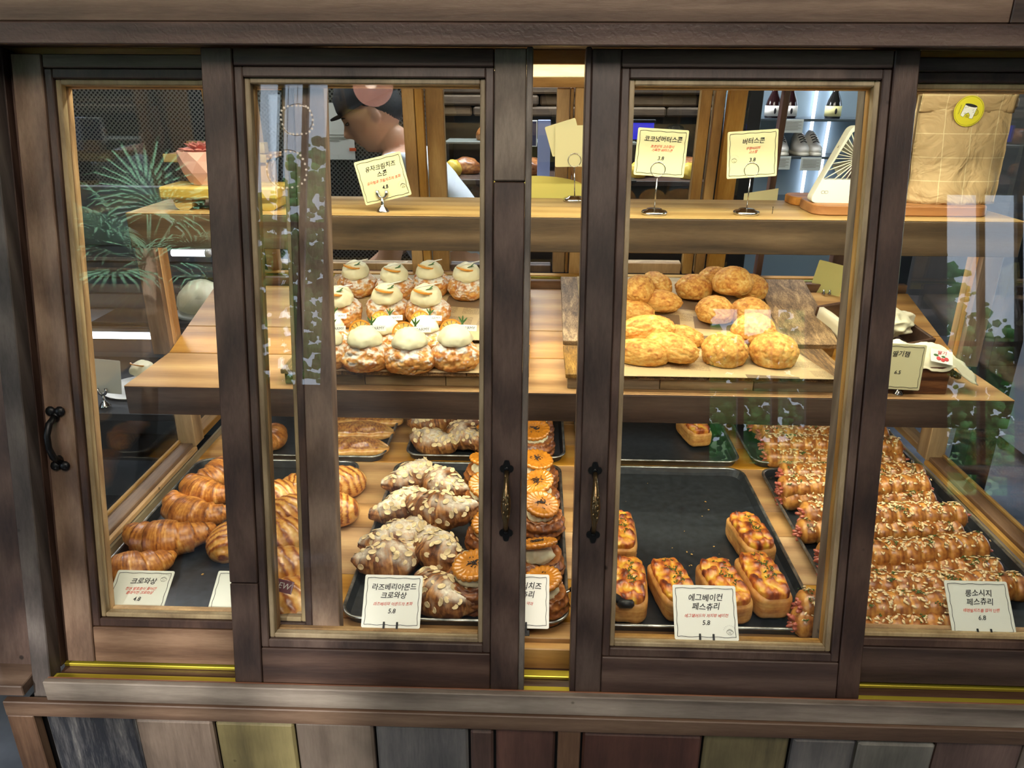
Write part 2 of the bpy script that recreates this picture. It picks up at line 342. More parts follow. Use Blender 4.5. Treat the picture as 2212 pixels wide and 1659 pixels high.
# ================================================================== display case
case = thing('display_case', 'reclaimed wood bakery display case with sliding glass front doors and lit shelves', 'display case')
SL = 0.207; Y0 = 0.98; Z0 = z_(-0.92)
AL = math.atan(SL); ca, sa = math.cos(AL), math.sin(AL)
XL, XR = -0.845, 0.957
def doorT(off):
    """door frame: u along the case, v up the leaning front, w out towards the customer"""
    o = V(0, Y0, Z0) + V(0, ca, -sa) * off
    return Matrix(((1, 0, 0, o.x), (0, sa, -ca, o.y), (0, ca, sa, o.z), (0, 0, 0, 1)))
def make_door(off, u0, u1, label, stl, str_, v0=-0.004, v1=0.982, top=0.025, bot=0.063, bead=0.02, mats=None, knob=None, split=None):
    T = doorT(off); d0, d1 = -0.028, 0.0
    wm = mats or (teak, darkw)
    dr = MB(T)                                             # inner beading, the door's own mesh
    a0, a1, c0, c1 = u0 + stl, u1 - str_, v0 + bot, v1 - top
    e = 0.001
    dr.box(a0, a0 + bead * 0.6, c0, c1, d0, -0.003).box(a1 - bead * 0.6, a1, c0, c1, d0, -0.003)
    dr.box(a0 + bead * 0.6, a1 - bead * 0.6, c0, c0 + bead * 0.7, d0, -0.003).box(a0 + bead * 0.6, a1 - bead * 0.6, c1 - bead * 0.7, c1, d0, -0.003)
    door = dr.build('door', darkw('Z'), case, label=label)
    g0, g1, h0, h1 = a0 + bead * 0.6, a1 - bead * 0.6, c0 + bead * 0.7, c1 - bead * 0.7
    gb = MB(T); t = 0.008
    for (p, q, r, s) in ((g0, g0 + t, h0, h1), (g1 - t, g1, h0, h1), (g0 + t, g1 - t, h0, h0 + t), (g0 + t, g1 - t, h1 - t, h1)): gb.box(p, q, r, s, d0 + 0.004, -0.009)
    gb.build('glazing_bead', wood('pale_bead', [(120, 98, 66), (156, 132, 92), (186, 162, 118)], 'Z', holes=0), door)
    gb = MB(T); t = 0.009
    for (p, q, r, s) in ((g0, g0 + t, h0, h1), (g1 - t, g1, h0, h1), (g0 + t, g1 - t, h0, h0 + t), (g0 + t, g1 - t, h1 - t, h1)): gb.box(p, q, r, s, d0 - 0.010, d0 + 0.003)
    gb.build('glazing_bead', oak('Z'), door)
    MB(T).box(g0 + 0.001, g1 - 0.001, h0 + 0.001, h1 - 0.001, -0.0165, -0.0125, b=0).build('glass_pane', M['glass'], door)
    def stile(p, q):
        if split:
            z = split[0] if p == u0 else split[1]
            MB(T).box(p, q, v0, z - 0.0008, d0, d1).build('stile', wm[0]('Z'), door); MB(T).box(p, q, z + 0.0008, v1, d0, d1).build('stile', (greyw if p > u0 else darkw)('Z'), door)
        else: MB(T).box(p, q, v0, v1, d0, d1).build('stile', wm[0]('Z'), door)
    stile(u0, u0 + stl - e); stile(u1 - str_ + e, u1)
    MB(T).box(u0 + stl, u1 - str_, v1 - top + e, v1, d0, d1 - 0.001).build('rail', wm[1]('X'), door)
    MB(T).box(u0 + stl, u1 - str_, v0, v0 + bot - e, d0, d1 - 0.001).build('rail', wm[1]('X'), door)
    return door, T
# behind: doors one and four on the inner track, doors two and three on the outer track
d1, T1 = make_door(0.036, -0.785, -0.318, 'inner left sliding door of brown teak', 0.047, 0.046, v0=0.005, v1=0.981, top=0.020, bot=0.064, mats=(teak, teak))
d4, T4 = make_door(0.036, 0.471, 0.925, 'inner right sliding door of grey brown teak', 0.034, 0.05, v0=0.005, v1=0.981, top=0.020, bot=0.064, mats=(greyw, darkw))
d2, T2 = make_door(0.0, -0.484, -0.0185, 'outer left sliding door with dark bottom rail', 0.046, 0.046, mats=(darkw, darkw), split=(0.17, 0.80))
d3, T3 = make_door(0.0, 0.074, 0.529, 'outer right sliding door with grey right stile', 0.042, 0.036, mats=(darkw, darkw))
# thin cover strips along the meeting stiles
MB(T2).box(-0.018, -0.009, -0.004, 0.984, -0.03, 0.001).build('cover_strip', greyw('Z'), d2)
MB(T3).box(0.065, 0.0735, -0.004, 0.984, -0.03, 0.001).build('cover_strip', darkw('Z'), d3)
# handles
def handle_bronze(T, u, v, parent):
    for s in (1, -1):
        c = v + s * 0.052; pts = []; h = MB(T)
        for k in range(24):
            a = 2 * PI * k / 24; r = 0.0105 * (0.72 + 0.3 * abs(math.cos(2 * a)) ** 0.7) * (1.25 if abs(math.sin(a)) > 0.9 else 1)
            pts.append((u + r * math.cos(a), c + r * math.sin(a), 0.0))
        h.prism(pts, (0, 0, 1), 0.003); h.ell((u, c, 0.0032), 0.0035, 0.0035, 0.0015)
        h.build('handle_plate', M['iron'], parent)
    zs = [(-0.047, 0.003, 0.004), (-0.04, 0.013, 0.0035), (-0.028, 0.02, 0.0042), (-0.012, 0.024, 0.0068), (0, 0.025, 0.0078), (0.012, 0.024, 0.007), (0.028, 0.02, 0.0046), (0.04, 0.013, 0.0035), (0.047, 0.003, 0.004)]
    g = MB(T); g.tube([(u, v + a, b_) for a, b_, c in zs], [c for a, b_, c in zs], 12)
    for s in (-1, 1):
        for k in range(3): g.ell((u + 0.003 * (-1) ** k, v + s * (0.004 + 0.006 * k), 0.0318 - 0.001 * k), 0.0026, 0.0036, 0.0022)
    g.ell((u, v, 0.0325), 0.0026, 0.007, 0.002)
    g.build('handle', M['antique'], parent, label='bronze cast pull with flower relief')
handle_bronze(T2, -0.0405, 0.318, d2); handle_bronze(T3, 0.0955, 0.318, d3)
mb = MB(T1); u, v = -0.765, 0.395
for s in (1, -1):
    c = v + s * 0.042
    mb.ell((u - 0.0075, c + s * 0.003, 0.003), 0.0085, 0.0085, 0.005); mb.ell((u + 0.0075, c + s * 0.003, 0.003), 0.0085, 0.0085, 0.005); mb.ell((u, c - s * 0.006, 0.003), 0.0065, 0.009, 0.0045)
mb.tube([(u, v + 0.036, 0.005), (u - 0.002, v + 0.027, 0.018), (u - 0.003, v + 0.01, 0.024), (u - 0.002, v - 0.01, 0.024), (u, v - 0.027, 0.018), (u + 0.001, v - 0.036, 0.005)], [0.0055, 0.0055, 0.005, 0.005, 0.0055, 0.006], 10)
mb.build('handle', M['iron'], d1, label='black iron pull handle with heart shaped ends')

# header, jambs, sill
bx('header_board', wood('saw_marked_beam', [(58, 42, 38), (98, 74, 66), (128, 104, 92)], 'X', 1.0, 0.5, 0.6, 0.3, saw=40.0), case, -1.2, 1.3, 1.135, 1.30, z_(0.0435), z_(0.0715))
bx('header_board', teak('X'), case, -1.2, 0.62, 1.142, 1.22, z_(0.0725), z_(0.20))
bx('header_board', darkw('X'), case, 0.6215, 1.3, 1.142, 1.22, z_(0.0725), z_(0.20))
bx('case_roof', oak('X'), case, XL - 0.04, XR + 0.05, 1.30, 2.12, z_(0.0715), z_(0.09))
bx('header_batten', oak('X'), case, XL, XR, 1.245, 1.262, z_(0.022), z_(0.043))
bx('inner_board', wood('cream_board', [(120, 92, 52), (164, 132, 82), (190, 160, 108)], 'X', 1.0, 0.6, 0.5, 0.2, holes=0), case, XL + 0.002, XR - 0.002, 1.40, 1.418, z_(0.004), z_(0.0714))
TS = doorT(0.0)
# left and right jambs, leaning with the doors
MB(doorT(0.004)).box(-0.8275, -0.7965, -0.05, 0.992, -0.03, 0.0).build('jamb', wood('grey_jamb', [(52, 45, 42), (84, 74, 70), (110, 100, 94)], 'Z', 1.1, 0.55), case)
MB(doorT(0.004)).box(-0.8275, -0.7965, -0.005, 0.99, -0.095, -0.0305).build('jamb', darkw('Z'), case)
MB(doorT(0.036)).box(-0.796, -0.7865, -0.002, 0.985, -0.05, -0.012).build('jamb_strip', darkw('Z'), case)
MB(doorT(0.004)).box(0.927, 0.985, -0.05, 0.992, -0.095, 0.0).build('jamb', wood('grey_jamb', [(52, 45, 42), (84, 74, 70), (110, 100, 94)], 'Z', 1.1, 0.55), case)
MB(doorT(0.03)).box(-0.90, -0.8285, -0.012, 0.99, -0.05, 0.0).build('side_trim', darkw('Z'), case)
MB(doorT(0.03)).box(0.986, 1.02, -0.03, 0.99, -0.05, 0.0).build('side_trim', darkw('Z'), case)
bx('side_ledge', teak('X'), case, -0.905, -0.829, 0.958, 1.04, z_(-0.945), z_(-0.925))
# sill with two brass tracks
bx('sill_board', darkw('X'), case, -0.796, 0.926, 0.973, 1.062, z_(-0.991), z_(-0.937))
for yy in (0.992, 1.030): bx('brass_track', M['brass'], case, -0.796, 0.925, yy - 0.010, yy + 0.006, z_(-0.9368), z_(-0.9305), b=0.001)
bx('sill_inner_strip', pine('X'), case, XL, XR, 1.045, 1.062, z_(-0.937), z_(-0.895))
bx('sill_front_board', wood('weathered_sill', [(88, 78, 70), (134, 122, 112), (168, 156, 144)], 'X', 1.0, 0.6, 0.5, 0.4), case, -0.795, 0.975, 0.9610, 0.9720, z_(-0.9555), z_(-0.9170))
bx('sill_top_strip', wood('red_edge', [(84, 50, 36), (120, 74, 50), (146, 96, 66)], 'X'), case, -0.795, 0.926, 0.9725, 0.9775, z_(-0.9368), z_(-0.9190))
bx('sill_lower_board', teak('X'), case, -0.868, 0.99, 0.9560, 0.9700, z_(-0.9860), z_(-0.9560))
# base cladding: every plank its own piece, under the base panel
base = bx('base_panel', M['black'], case, -0.86, 1.0, 0.978, 2.28, 0.03, z_(-0.99), b=0.001)
PAINT = {'grey': [(78, 76, 80), (112, 108, 106), (142, 136, 128)], 'tan': [(92, 78, 68), (126, 110, 98), (150, 134, 120)], 'yellow': [(84, 74, 48), (122, 108, 66), (142, 128, 80)],
         'rose': [(80, 58, 52), (112, 84, 74), (136, 106, 92)], 'red': [(64, 38, 32), (90, 56, 46), (112, 72, 58)], 'pale': [(110, 106, 98), (142, 138, 128), (164, 160, 150)]}
def pw(k): return wood('bark_plank', [(38, 40, 48), (92, 90, 92), (150, 146, 140)], 'Z', 2.6, 0.75, 1.0, 0.5, con=0.12) if k == 'bark' else wood('plank_' + k, PAINT[k], 'Z', 1.2, 0.62, 0.7, 0.45, var=0.1)
bx('corner_post', teak('Z'), base, -0.868, -0.823, 0.957, 0.976, 0.03, z_(-0.9865))
edges = [-0.812, -0.657, -0.524, -0.388, -0.255, -0.098, -0.056, 0.046, 0.087, 0.286, 0.428, 0.533, 0.66, 0.80, 0.94]
tint = ['bark', 'tan', 'yellow', 'tan', 'grey', 'rose', 'red', 'rose', 'red', 'yellow', 'grey', 'pale', 'rose', 'tan']
for i in range(len(edges) - 1):
    g = 0.0022; dy = R_.uniform(-0.003, 0.003) + (0.004 if i in (0, 6, 8, 9) else 0)
    if i == 7: bx('plank', teak('Z'), base, edges[i] + g, edges[i + 1] - g, 0.959, 0.976, 0.03, z_(-0.9865)); continue
    bx('plank', pw(tint[i]), base, edges[i] + g, edges[i + 1] - g, 0.963 + dy, 0.9765, 0.03, z_(-0.9875 - 0.004 * (i % 3)), b=0.004)
bx('baseboard', darkw('X'), case, -0.87, 1.0, 0.945, 0.955, 0, 0.12)
# deck: long pine boards
TZ = z_(-0.887)
deck = bx('deck', pine('X'), case, XL, XR, 1.064, 2.28, z_(-0.93), TZ - 0.016)
ys = [1.064, 1.105, 1.235, 1.40, 1.50, 1.70, 1.815, 1.945, 2.08, 2.28]
for i in range(len(ys) - 1): bx('deck_plank', pine('X'), deck, XL + 0.001, XR - 0.001, ys[i] + 0.0008, ys[i + 1] - 0.0008, TZ - 0.0155, TZ - 0.0015, b=0.001)
# middle shelf: level front plank, tilted planks behind
MZ = z_(-0.589); FY = 1.442
sh = bx('shelf', wood('shelf_front', [(56, 40, 32), (86, 65, 52), (110, 88, 70)], 'X', 1.0, 0.6, 0.4, 0.3), case, XL, XR, FY, FY + 0.018, z_(-0.652), MZ - 0.002, label='middle shelf with brown front board')
bx('shelf_plank', pine('X'), sh, XL, XR, FY, 1.648, MZ - 0.018 + 0.016, MZ + 0.0, b=0.001)
def tilt(y): return MZ + 0.268 * (y - 1.65)
TT = Matrix.Translation((0, 1.65, MZ)) @ Matrix.Rotation(math.atan(0.268), 4, 'X')
for a, b_ in ((0.001, 0.115), (0.117, 0.318)): MB(TT).box(XL, XR, a, b_, -0.016, 0.0, b=0.001).build('shelf_plank', pine('X'), sh)
bx('back_ledge', teak('X'), sh, XL, XR, 1.965, 1.985, z_(-0.55), z_(-0.487))
bx('shelf_bracket', oak('Y'), sh, XL + 0.001, XL + 0.02, 1.47, 1.96, z_(-0.635), z_(-0.60))
bx('shelf_bracket', oak('Y'), sh, XR - 0.02, XR - 0.001, 1.47, 1.96, z_(-0.635), z_(-0.60))
# top shelf
SZ = z_(-0.2565); SY = 1.565
ts = bx('shelf', wood('top_front', [(52, 38, 24), (82, 62, 40), (108, 86, 60)], 'X', 1.0, 0.6, 0.4, 0.3), case, XL + 0.002, XR + 0.012, SY, SY + 0.02, z_(-0.328), SZ - 0.002, label='narrow top shelf with brown front board')
bx('shelf_plank', wood('light_shelf', [(160, 122, 66), (192, 152, 88), (212, 178, 116)], 'X', 0.7, 0.45, 0.15, 0.15, holes=0), ts, XL + 0.002, XR + 0.012, SY, 1.70, SZ - 0.0018, SZ, b=0.0008)
bx('shelf_plank', wood('light_shelf', OAK, 'X'), ts, XL + 0.002, XR + 0.012, 1.7005, 1.832, SZ - 0.0018, SZ, b=0.0008)
bx('shelf_core', oak('X'), ts, XL + 0.004, XR + 0.01, SY + 0.021, 1.832, SZ - 0.02, SZ - 0.0022)
# side frames and their glass
for sgn, X in ((-1, XL), (1, XR)):
    o0, o1 = (X - 0.045, X - 0.001) if sgn < 0 else (X + 0.001, X + 0.045)
    def sx(a, b_): return (X - b_, X - a) if sgn < 0 else (X + a, X + b_)
    sf = bx('side_frame', teak('Y'), case, *sx(0.008, 0.045), 1.10, 1.7095, z_(-0.868), z_(-0.850))
    bx('rail', oak('Y'), sf, *sx(0.038, 0.046), 1.10, 1.7095, z_(-0.8495), z_(-0.842))
    bx('rail', wood('lit_rail', [(150, 108, 58), (188, 142, 82), (212, 170, 106)], 'Y'), sf, *sx(-0.002, 0.0075), 1.10, 1.7095, z_(-0.870), z_(-0.858))
    bx('side_board', wood('grey_side', [(104, 90, 66), (142, 126, 96), (168, 152, 120)], 'Y'), sf, *sx(-0.006, -0.0002), 1.066, 2.25, z_(-0.9295), z_(-0.8705))
    bx('rail', oak('Y'), sf, o0 + 0.004, o1 - 0.004, 1.765, 2.25, z_(-0.86), z_(-0.842))
    bx('post', oak('Z'), sf, o0, o1, 1.71, 1.76, z_(-0.86), z_(-0.60))
    # upper corner post, brown outside; lit look of inner faces put into paler pine
    pp = MB(); zt, zb = z_(-0.335), z_(-0.60)
    bx('post', teak('Z'), sf, o0, o1, 1.665, 1.683, zb, zt + 0.05)
    bx('post', pine('Z'), sf, o0, o1, 1.6835, 1.700, zb, zt + 0.05)
    bx('post', darkw('Z'), sf, o0 + 0.012, o1 - 0.012, 1.7005, 1.7055, zb, zt + 0.05)
    bx('post', pine('Z'), sf, o0 + 0.002, o1 - 0.002, 1.706, 1.730, zb, zt + 0.05)
    bx('post', oak('Z'), sf, o0, o1, 1.20, 1.225, z_(0.0), z_(0.0715))
    bx('glass_pane', M['glass'], sf, (o0 + o1) / 2 - 0.002, (o0 + o1) / 2 + 0.002, 1.10, 2.0, z_(-0.841), z_(0.068), b=0)
    bx('rail', oak('Y'), sf, o0, o1, 1.23, 2.05, z_(0.04), z_(0.0714))
# back frame: leaning wall of sliding doors
BS = 0.12
def backT(off=0.0):
    al = math.atan(BS); c, s = math.cos(al), math.sin(al)
    return Matrix(((1, 0, 0, 0), (0, -s, -c, 2.085 - off), (0, c, -s, z_(-0.50)), (0, 0, 0, 1)))
BT = backT(); BT2 = backT(-0.03)
bf = MB(BT).box(XL, XR, 0.515, 0.57, -0.03, 0.0).build('back_frame', oak('X'), case)
MB(BT).box(XL, XR, 0.487, 0.513, -0.032, 0.004).build('rail', wood('lit_rail', OAK, 'X'), bf)
def bpost(x0, x1, T=BT, m=oak, v0=0.0, v1=0.486, w0=-0.03, w1=0.0): MB(T).box(x0, x1, v0, v1, w0, w1).build('post', m('Z'), bf)
for a, b_, T, m in ((-0.845, -0.79, BT, oak), (-0.775, -0.755, BT2, teak), (-0.748, -0.715, BT, pine), (-0.342, -0.312, BT, oak), (-0.31, -0.29, BT, oak), (-0.288, -0.242, BT2, oak), (0.045, 0.078, BT2, oak), (0.0795, 0.088, BT2, oak), (0.09, 0.135, BT, oak),
                    (0.405, 0.432, BT2, oak), (0.44, 0.465, BT2, oak), (0.468, 0.512, BT, oak), (0.60, 0.615, BT, darkw), (0.80, 0.835, BT, darkw), (0.84, 0.90, BT, teak), (0.905, 0.955, BT, oak)): bpost(a, b_, T, m)
bpost(-0.845, -0.3, BT2, oak, 0.0, 0.02); bpost(-0.845, XR, BT, darkw, -0.035, -0.005, -0.03, 0.0); bpost(-0.24, 0.04, BT2, darkw, 0.0, 0.02); bpost(0.14, 0.40, BT2, oak, 0.0, 0.03)
for v in (-0.004, 0.006): MB(BT).box(XL, XR, v - 0.004, v, 0.0, 0.02).build('rail', M['brass'] if v < 0 else oak('X'), bf)
MB(backT(0.02)).box(XL, XR, -0.0215, -0.010, 0.0, 0.006).build('rail', M['brass'], bf)
MB(BT2).box(XL, 0.53, 0.02, 0.487, -0.018, -0.014, b=0).build('glass_pane', M['darkglass'], bf)
bx('back_board', teak('X'), case, XL, XR, 2.285, 2.30, z_(-0.93), z_(-0.62))
bx('back_board', darkw('X'), case, XL, XR, 2.0, 2.30, z_(-0.615), z_(-0.60))

# LED strips that light the case
def led(name, y, z, power, label, x0=XL + 0.03, x1=XR - 0.03, ang=0.0, r=0.007):
    o = thing(name, label, 'lamp'); b = MB(); b.box(x0, x1, y - 0.009, y + 0.009, z + 0.003, z + 0.012).build('channel', M['white'], o)
    MB().box(x0 + 0.01, x1 - 0.01, y - 0.006, y + 0.006, z, z + 0.0029).build('diffuser', LEDM, o)
    a = area('led_light', ((x0 + x1) / 2, y, z - 0.003), ((x0 + x1) / 2, y + math.tan(ang), z - 1), x1 - x0 - 0.04, 0.02, power, LEDC); a.parent = None
    return o
LEDC = (0.98, 0.965, 0.73); LEDM = emis('led_diffuser', (255, 250, 235), 7.0)
led('led_strip', 1.325, z_(0.0585), LED_TOP, 'slim white light strip along the inside of the header', ang=0.25)
led('led_strip', 1.475, z_(0.0585), 5.0, 'slim white light strip hidden behind the cream board above the top shelf', ang=0.35)
led('led_strip', 1.60, z_(-0.2905), LED_MID, 'slim white light strip under the narrow top shelf', ang=0.1)
led('led_strip', 1.48, z_(-0.606), LED_LOW, 'slim white light strip under the middle shelf', ang=0.35)
# ================================================================== baked goods
def nz(x, y, z, o=0.0): return noise.noise((x + o, y + o * 1.7, z - o))
def fbm(x, y, z, o=0.0): return nz(x, y, z, o) + 0.5 * nz(2.1 * x, 2.1 * y, 2.1 * z, o + 5) + 0.25 * nz(4.3 * x, 4.3 * y, 4.3 * z, o + 9)
def pastry(name, cols, rough=0.42, coat=0.25, fine=140.0, bump=0.5, sugar_rgb=(240, 236, 228)):
    """baked dough: colour runs pale -> golden -> dark with the stored crust value; icing sugar where the sugar value says so"""
    m, nt, b, N, L = newmat(name)
    at = N.new('ShaderNodeAttribute'); at.attribute_name = 'crust'
    tc = N.new('ShaderNodeTexCoord'); n = N.new('ShaderNodeTexNoise'); n.inputs['Scale'].default_value = fine; n.inputs['Detail'].default_value = 5
    L.new(tc.outputs['Object'], n.inputs['Vector'])
    n2 = N.new('ShaderNodeMath'); n2.operation = 'MULTIPLY_ADD'; n2.inputs[1].default_value = 0.7; n2.inputs[2].default_value = -0.35; L.new(n.outputs['Fac'], n2.inputs[0])
    s = N.new('ShaderNodeMath'); s.operation = 'ADD'; s.use_clamp = True; L.new(at.outputs['Fac'], s.inputs[0]); L.new(n2.outputs[0], s.inputs[1])
    r = N.new('ShaderNodeValToRGB'); e = r.color_ramp.elements; e[0].position = 0.05; e[0].color = s2l(cols[0]); e[1].position = 0.95; e[1].color = s2l(cols[-1])
    for i, c in enumerate(cols[1:-1]): q = e.new(0.05 + 0.9 * (i + 1) / (len(cols) - 1)); q.color = s2l(c)
    L.new(s.outputs[0], r.inputs['Fac'])
    sg = N.new('ShaderNodeAttribute'); sg.attribute_name = 'sugar'
    a2 = N.new('ShaderNodeMath'); a2.operation = 'ADD'; a2.use_clamp = True; L.new(sg.outputs['Fac'], a2.inputs[0])
    n3 = N.new('ShaderNodeMath'); n3.operation = 'MULTIPLY'; L.new(n2.outputs[0], n3.inputs[0]); n3.inputs[1].default_value = 3.2
    gt = N.new('ShaderNodeMath'); gt.operation = 'MULTIPLY'; L.new(n3.outputs[0], gt.inputs[0]); L.new(sg.outputs['Fac'], gt.inputs[1]); L.new(gt.outputs[0], a2.inputs[1])
    mx = N.new('ShaderNodeMix'); mx.data_type = 'RGBA'; mx.inputs['B'].default_value = s2l(sugar_rgb); L.new(a2.outputs[0], mx.inputs['Factor']); L.new(r.outputs['Color'], mx.inputs['A'])
    L.new(mx.outputs['Result'], b.inputs['Base Color'])
    b.inputs['Roughness'].default_value = rough; b.inputs['Coat Weight'].default_value = coat; b.inputs['Coat Roughness'].default_value = 0.25
    bp = N.new('ShaderNodeBump'); bp.inputs['Strength'].default_value = bump; bp.inputs['Distance'].default_value = 0.0012
    L.new(n.outputs['Fac'], bp.inputs['Height']); L.new(bp.outputs['Normal'], b.inputs['Normal']); return m
M['croissant'] = pastry('croissant_crust', [(232, 180, 104), (208, 140, 64), (168, 100, 42), (104, 54, 24)], 0.38, 0.35)
M['almondc'] = pastry('almond_croissant_crust', [(216, 170, 108), (180, 122, 66), (128, 78, 42), (78, 44, 26)], 0.55, 0.1, sugar_rgb=(236, 226, 208))
M['choco'] = pastry('striped_pastry_crust', [(236, 188, 112), (214, 148, 66), (160, 86, 34), (98, 46, 22)], 0.3, 0.5)
M['scone'] = pastry('scone_crust', [(236, 200, 122), (222, 166, 80), (190, 122, 50), (136, 78, 34)], 0.7, 0.0, 210, 1.0)
M['creamscone'] = pastry('cream_scone_crust', [(232, 188, 118), (214, 150, 74), (182, 108, 46), (130, 72, 34)], 0.65, 0.0, 170, 0.8)
M['dark'] = pastry('glazed_brown_pastry', [(206, 144, 78), (164, 100, 50), (116, 64, 34), (66, 34, 20)], 0.34, 0.35, 120, 0.9)
M['cheese'] = pastry('baked_cheese_top', [(232, 180, 62), (220, 142, 52), (186, 92, 42), (104, 44, 28)], 0.38, 0.3, 120)
M['side'] = pastry('layered_pastry_side', [(230, 178, 104), (212, 152, 80), (182, 116, 56), (130, 76, 40)], 0.5, 0.1)
M['roll'] = pastry('sausage_roll_crust', [(226, 178, 100), (204, 142, 66), (160, 96, 42), (98, 52, 26)], 0.34, 0.45)
M['cream'] = plain('whipped_cream', (234, 227, 190), 0.5, bump=0.25, bscale=60)
M['flake'] = plain('almond_flake', (232, 206, 160), 0.55, vary=0.12, bscale=60)
M['nut'] = plain('chopped_nut', (232, 206, 158), 0.45)
M['parsley'] = plain('parsley_crumb', (62, 92, 34), 0.7)
M['sausage'] = plain('pink_sausage', (176, 92, 74), 0.3, coat=0.4)
M['lemonrind'] = plain('candied_citrus_rind', (226, 150, 50), 0.4, coat=0.3)
M['lemon'] = plain('candied_citrus', (236, 190, 96), 0.35, coat=0.4)
M['leaf'] = plain('rosemary_leaf', (66, 104, 50), 0.5)
M['cookie'] = plain('honey_cookie', (192, 122, 38), 0.25, coat=0.7, vary=0.1, bscale=70)
M['sesame'] = plain('dark_seed', (40, 34, 38), 0.6)
M['crumb'] = plain('pastry_crumb', (214, 170, 96), 0.6)
def attrs(me, **kw):
    for k, v in kw.items():
        a = me.attributes.new(k, 'FLOAT', 'POINT'); a.data.foreach_set('value', v)
    return me
def grid_mesh(name, nu, nv, fn, closed_v=True, caps=True):
    """fn(i/nu, j/nv) -> (Vector, crust, sugar)"""
    vs = []; cr = []; sg = []
    for i in range(nu + 1):
        for j in range(nv):
            p, c, s = fn(i / nu, j / nv); vs.append(tuple(p)); cr.append(c); sg.append(s)
    fs = []
    for i in range(nu):
        for j in range(nv if closed_v else nv - 1):
            j2 = (j + 1) % nv; fs.append((i * nv + j, i * nv + j2, (i + 1) * nv + j2, (i + 1) * nv + j))
    if caps: fs += [tuple(range(nv - 1, -1, -1)), tuple(range(nu * nv, nu * nv + nv))]
    me = bpy.data.meshes.new(name); me.from_pydata(vs, [], fs); smooth(me); attrs(me, crust=cr, sugar=sg); return me
_ico = {}
def ico(n):
    if n not in _ico:
        bm = bmesh.new(); bmesh.ops.create_icosphere(bm, subdivisions=n, radius=1.0)
        _ico[n] = ([v.co.copy() for v in bm.verts], [tuple(v.index for v in f.verts) for f in bm.faces]); bm.free()
    return _ico[n]
def blob(name, n, fn):
    vs, fs = ico(n); P = []; cr = []; sg = []
    for d in vs:
        p, c, s = fn(d); P.append(tuple(p)); cr.append(c); sg.append(s)
    me = bpy.data.meshes.new(name); me.from_pydata(P, [], fs); smooth(me); attrs(me, crust=cr, sugar=sg); return me
def clamp(x, a=0.0, b=1.0): return max(a, min(b, x))

def croissant_mesh(seed, Ln=0.15, Rad=0.034, bend=0.95, seg=3.7, step=0.10, lump=0.0, sugar=0.0, streak=0.5, dark=0.0):
    A = Ln / 2 / math.sin(bend); rz = 0.88
    def fn(a, b):
        u = 2 * a - 1; v = 2 * PI * b; au = abs(u)
        t = u * bend; cx = A * math.sin(t); cy = A * (1 - math.cos(t)); n = V(-math.sin(t), math.cos(t), 0)
        base = Rad * (max(0.0, 1 - au ** 1.55) ** 0.85 * 0.84 + 0.16) * (1 if au < 0.985 else 0.6)
        s = au * seg + 0.22 * math.sin(v + (1 if u > 0 else 2.2) + seed) + 0.1 * nz(u * 3, math.cos(v), math.sin(v), seed)
        f = s - math.floor(s)
        r = base * (1 - step * 0.3 + step * f ** 2.5)
        if s < 1.0: r = base * (1 + step * 0.25 + 0.0 * f)
        r += lump * fbm(cx * 40, math.cos(v) * 1.6, math.sin(v) * 1.6, seed) + 0.0009 * nz(u * 46, v * 1.2, 0, seed)
        p = V(cx, cy, 0) + n * (math.cos(v) * r) + V(0, 0, math.sin(v) * r * rz)
        lowz = -Rad * 0.62
        if p.z < lowz: p.z = lowz + (p.z - lowz) * 0.12
        top = math.sin(v)
        st = 0.5 + 0.75 * nz(u * 34 + 1.2 * math.sin(v), math.cos(v) * 1.3, math.sin(v) * 1.3, seed) + 0.35 * nz(u * 80, math.cos(v) * 2, math.sin(v) * 2, seed + 6)
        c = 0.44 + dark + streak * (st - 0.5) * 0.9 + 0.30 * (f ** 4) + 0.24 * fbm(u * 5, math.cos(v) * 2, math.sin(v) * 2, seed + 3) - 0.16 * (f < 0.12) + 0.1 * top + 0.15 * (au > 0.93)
        sg = 0
        if sugar: sg = clamp((top - 0.35 + 1.1 * fbm(p.x * 26, p.y * 26, p.z * 20, seed + 8)) * 1.2) * sugar
        return p, clamp(c), sg
    me = grid_mesh('croissant_dough', 110, 34, fn)
    for v in me.vertices: v.co.z += Rad * 0.62 + 0.001
    return me
def bun_mesh(seed, rx, ry, rz, lump=0.10, fz=1.0, n=5, sugar=0.0, crack=0.0, dark=0.0, rough2=0.02, hole=None):
    def fn(d):
        f = fbm(d.x * 1.5, d.y * 1.5, d.z * 1.5, seed); g = nz(d.x * 5, d.y * 5, d.z * 5, seed + 4); h = nz(d.x * 12, d.y * 12, d.z * 12, seed + 7)
        cr = 0.0
        if crack:
            w_ = abs(nz(d.x * 2.2, d.y * 2.2, d.z * 2.2, seed + 11)); cr = math.exp(-(w_ / 0.05) ** 2) * crack
        r = 1 + lump * f + 0.035 * g + rough2 * h - cr * 0.10
        x, y, z = d.x * rx * r, d.y * ry * r, d.z * rz * r
        if z < -rz * 0.55: z = -rz * 0.55 + (z + rz * 0.55) * 0.1
        c = 0.36 + dark + 0.22 * f + 0.35 * g + 0.2 * h + 0.12 * d.z - cr * 0.3 + 0.2 * clamp(-d.z - 0.3)
        s = clamp((d.z * 0.9 - 0.3 + 1.3 * nz(d.x * 3.5, d.y * 3.5, d.z * 3.5, seed + 20) + 0.8 * nz(d.x * 13, d.y * 13, d.z * 13, seed + 21)) * 2.2) * sugar if sugar else 0
        return V(x, y, z + rz * 0.55 + 0.001), clamp(c), s
    return blob('dough', n, fn)
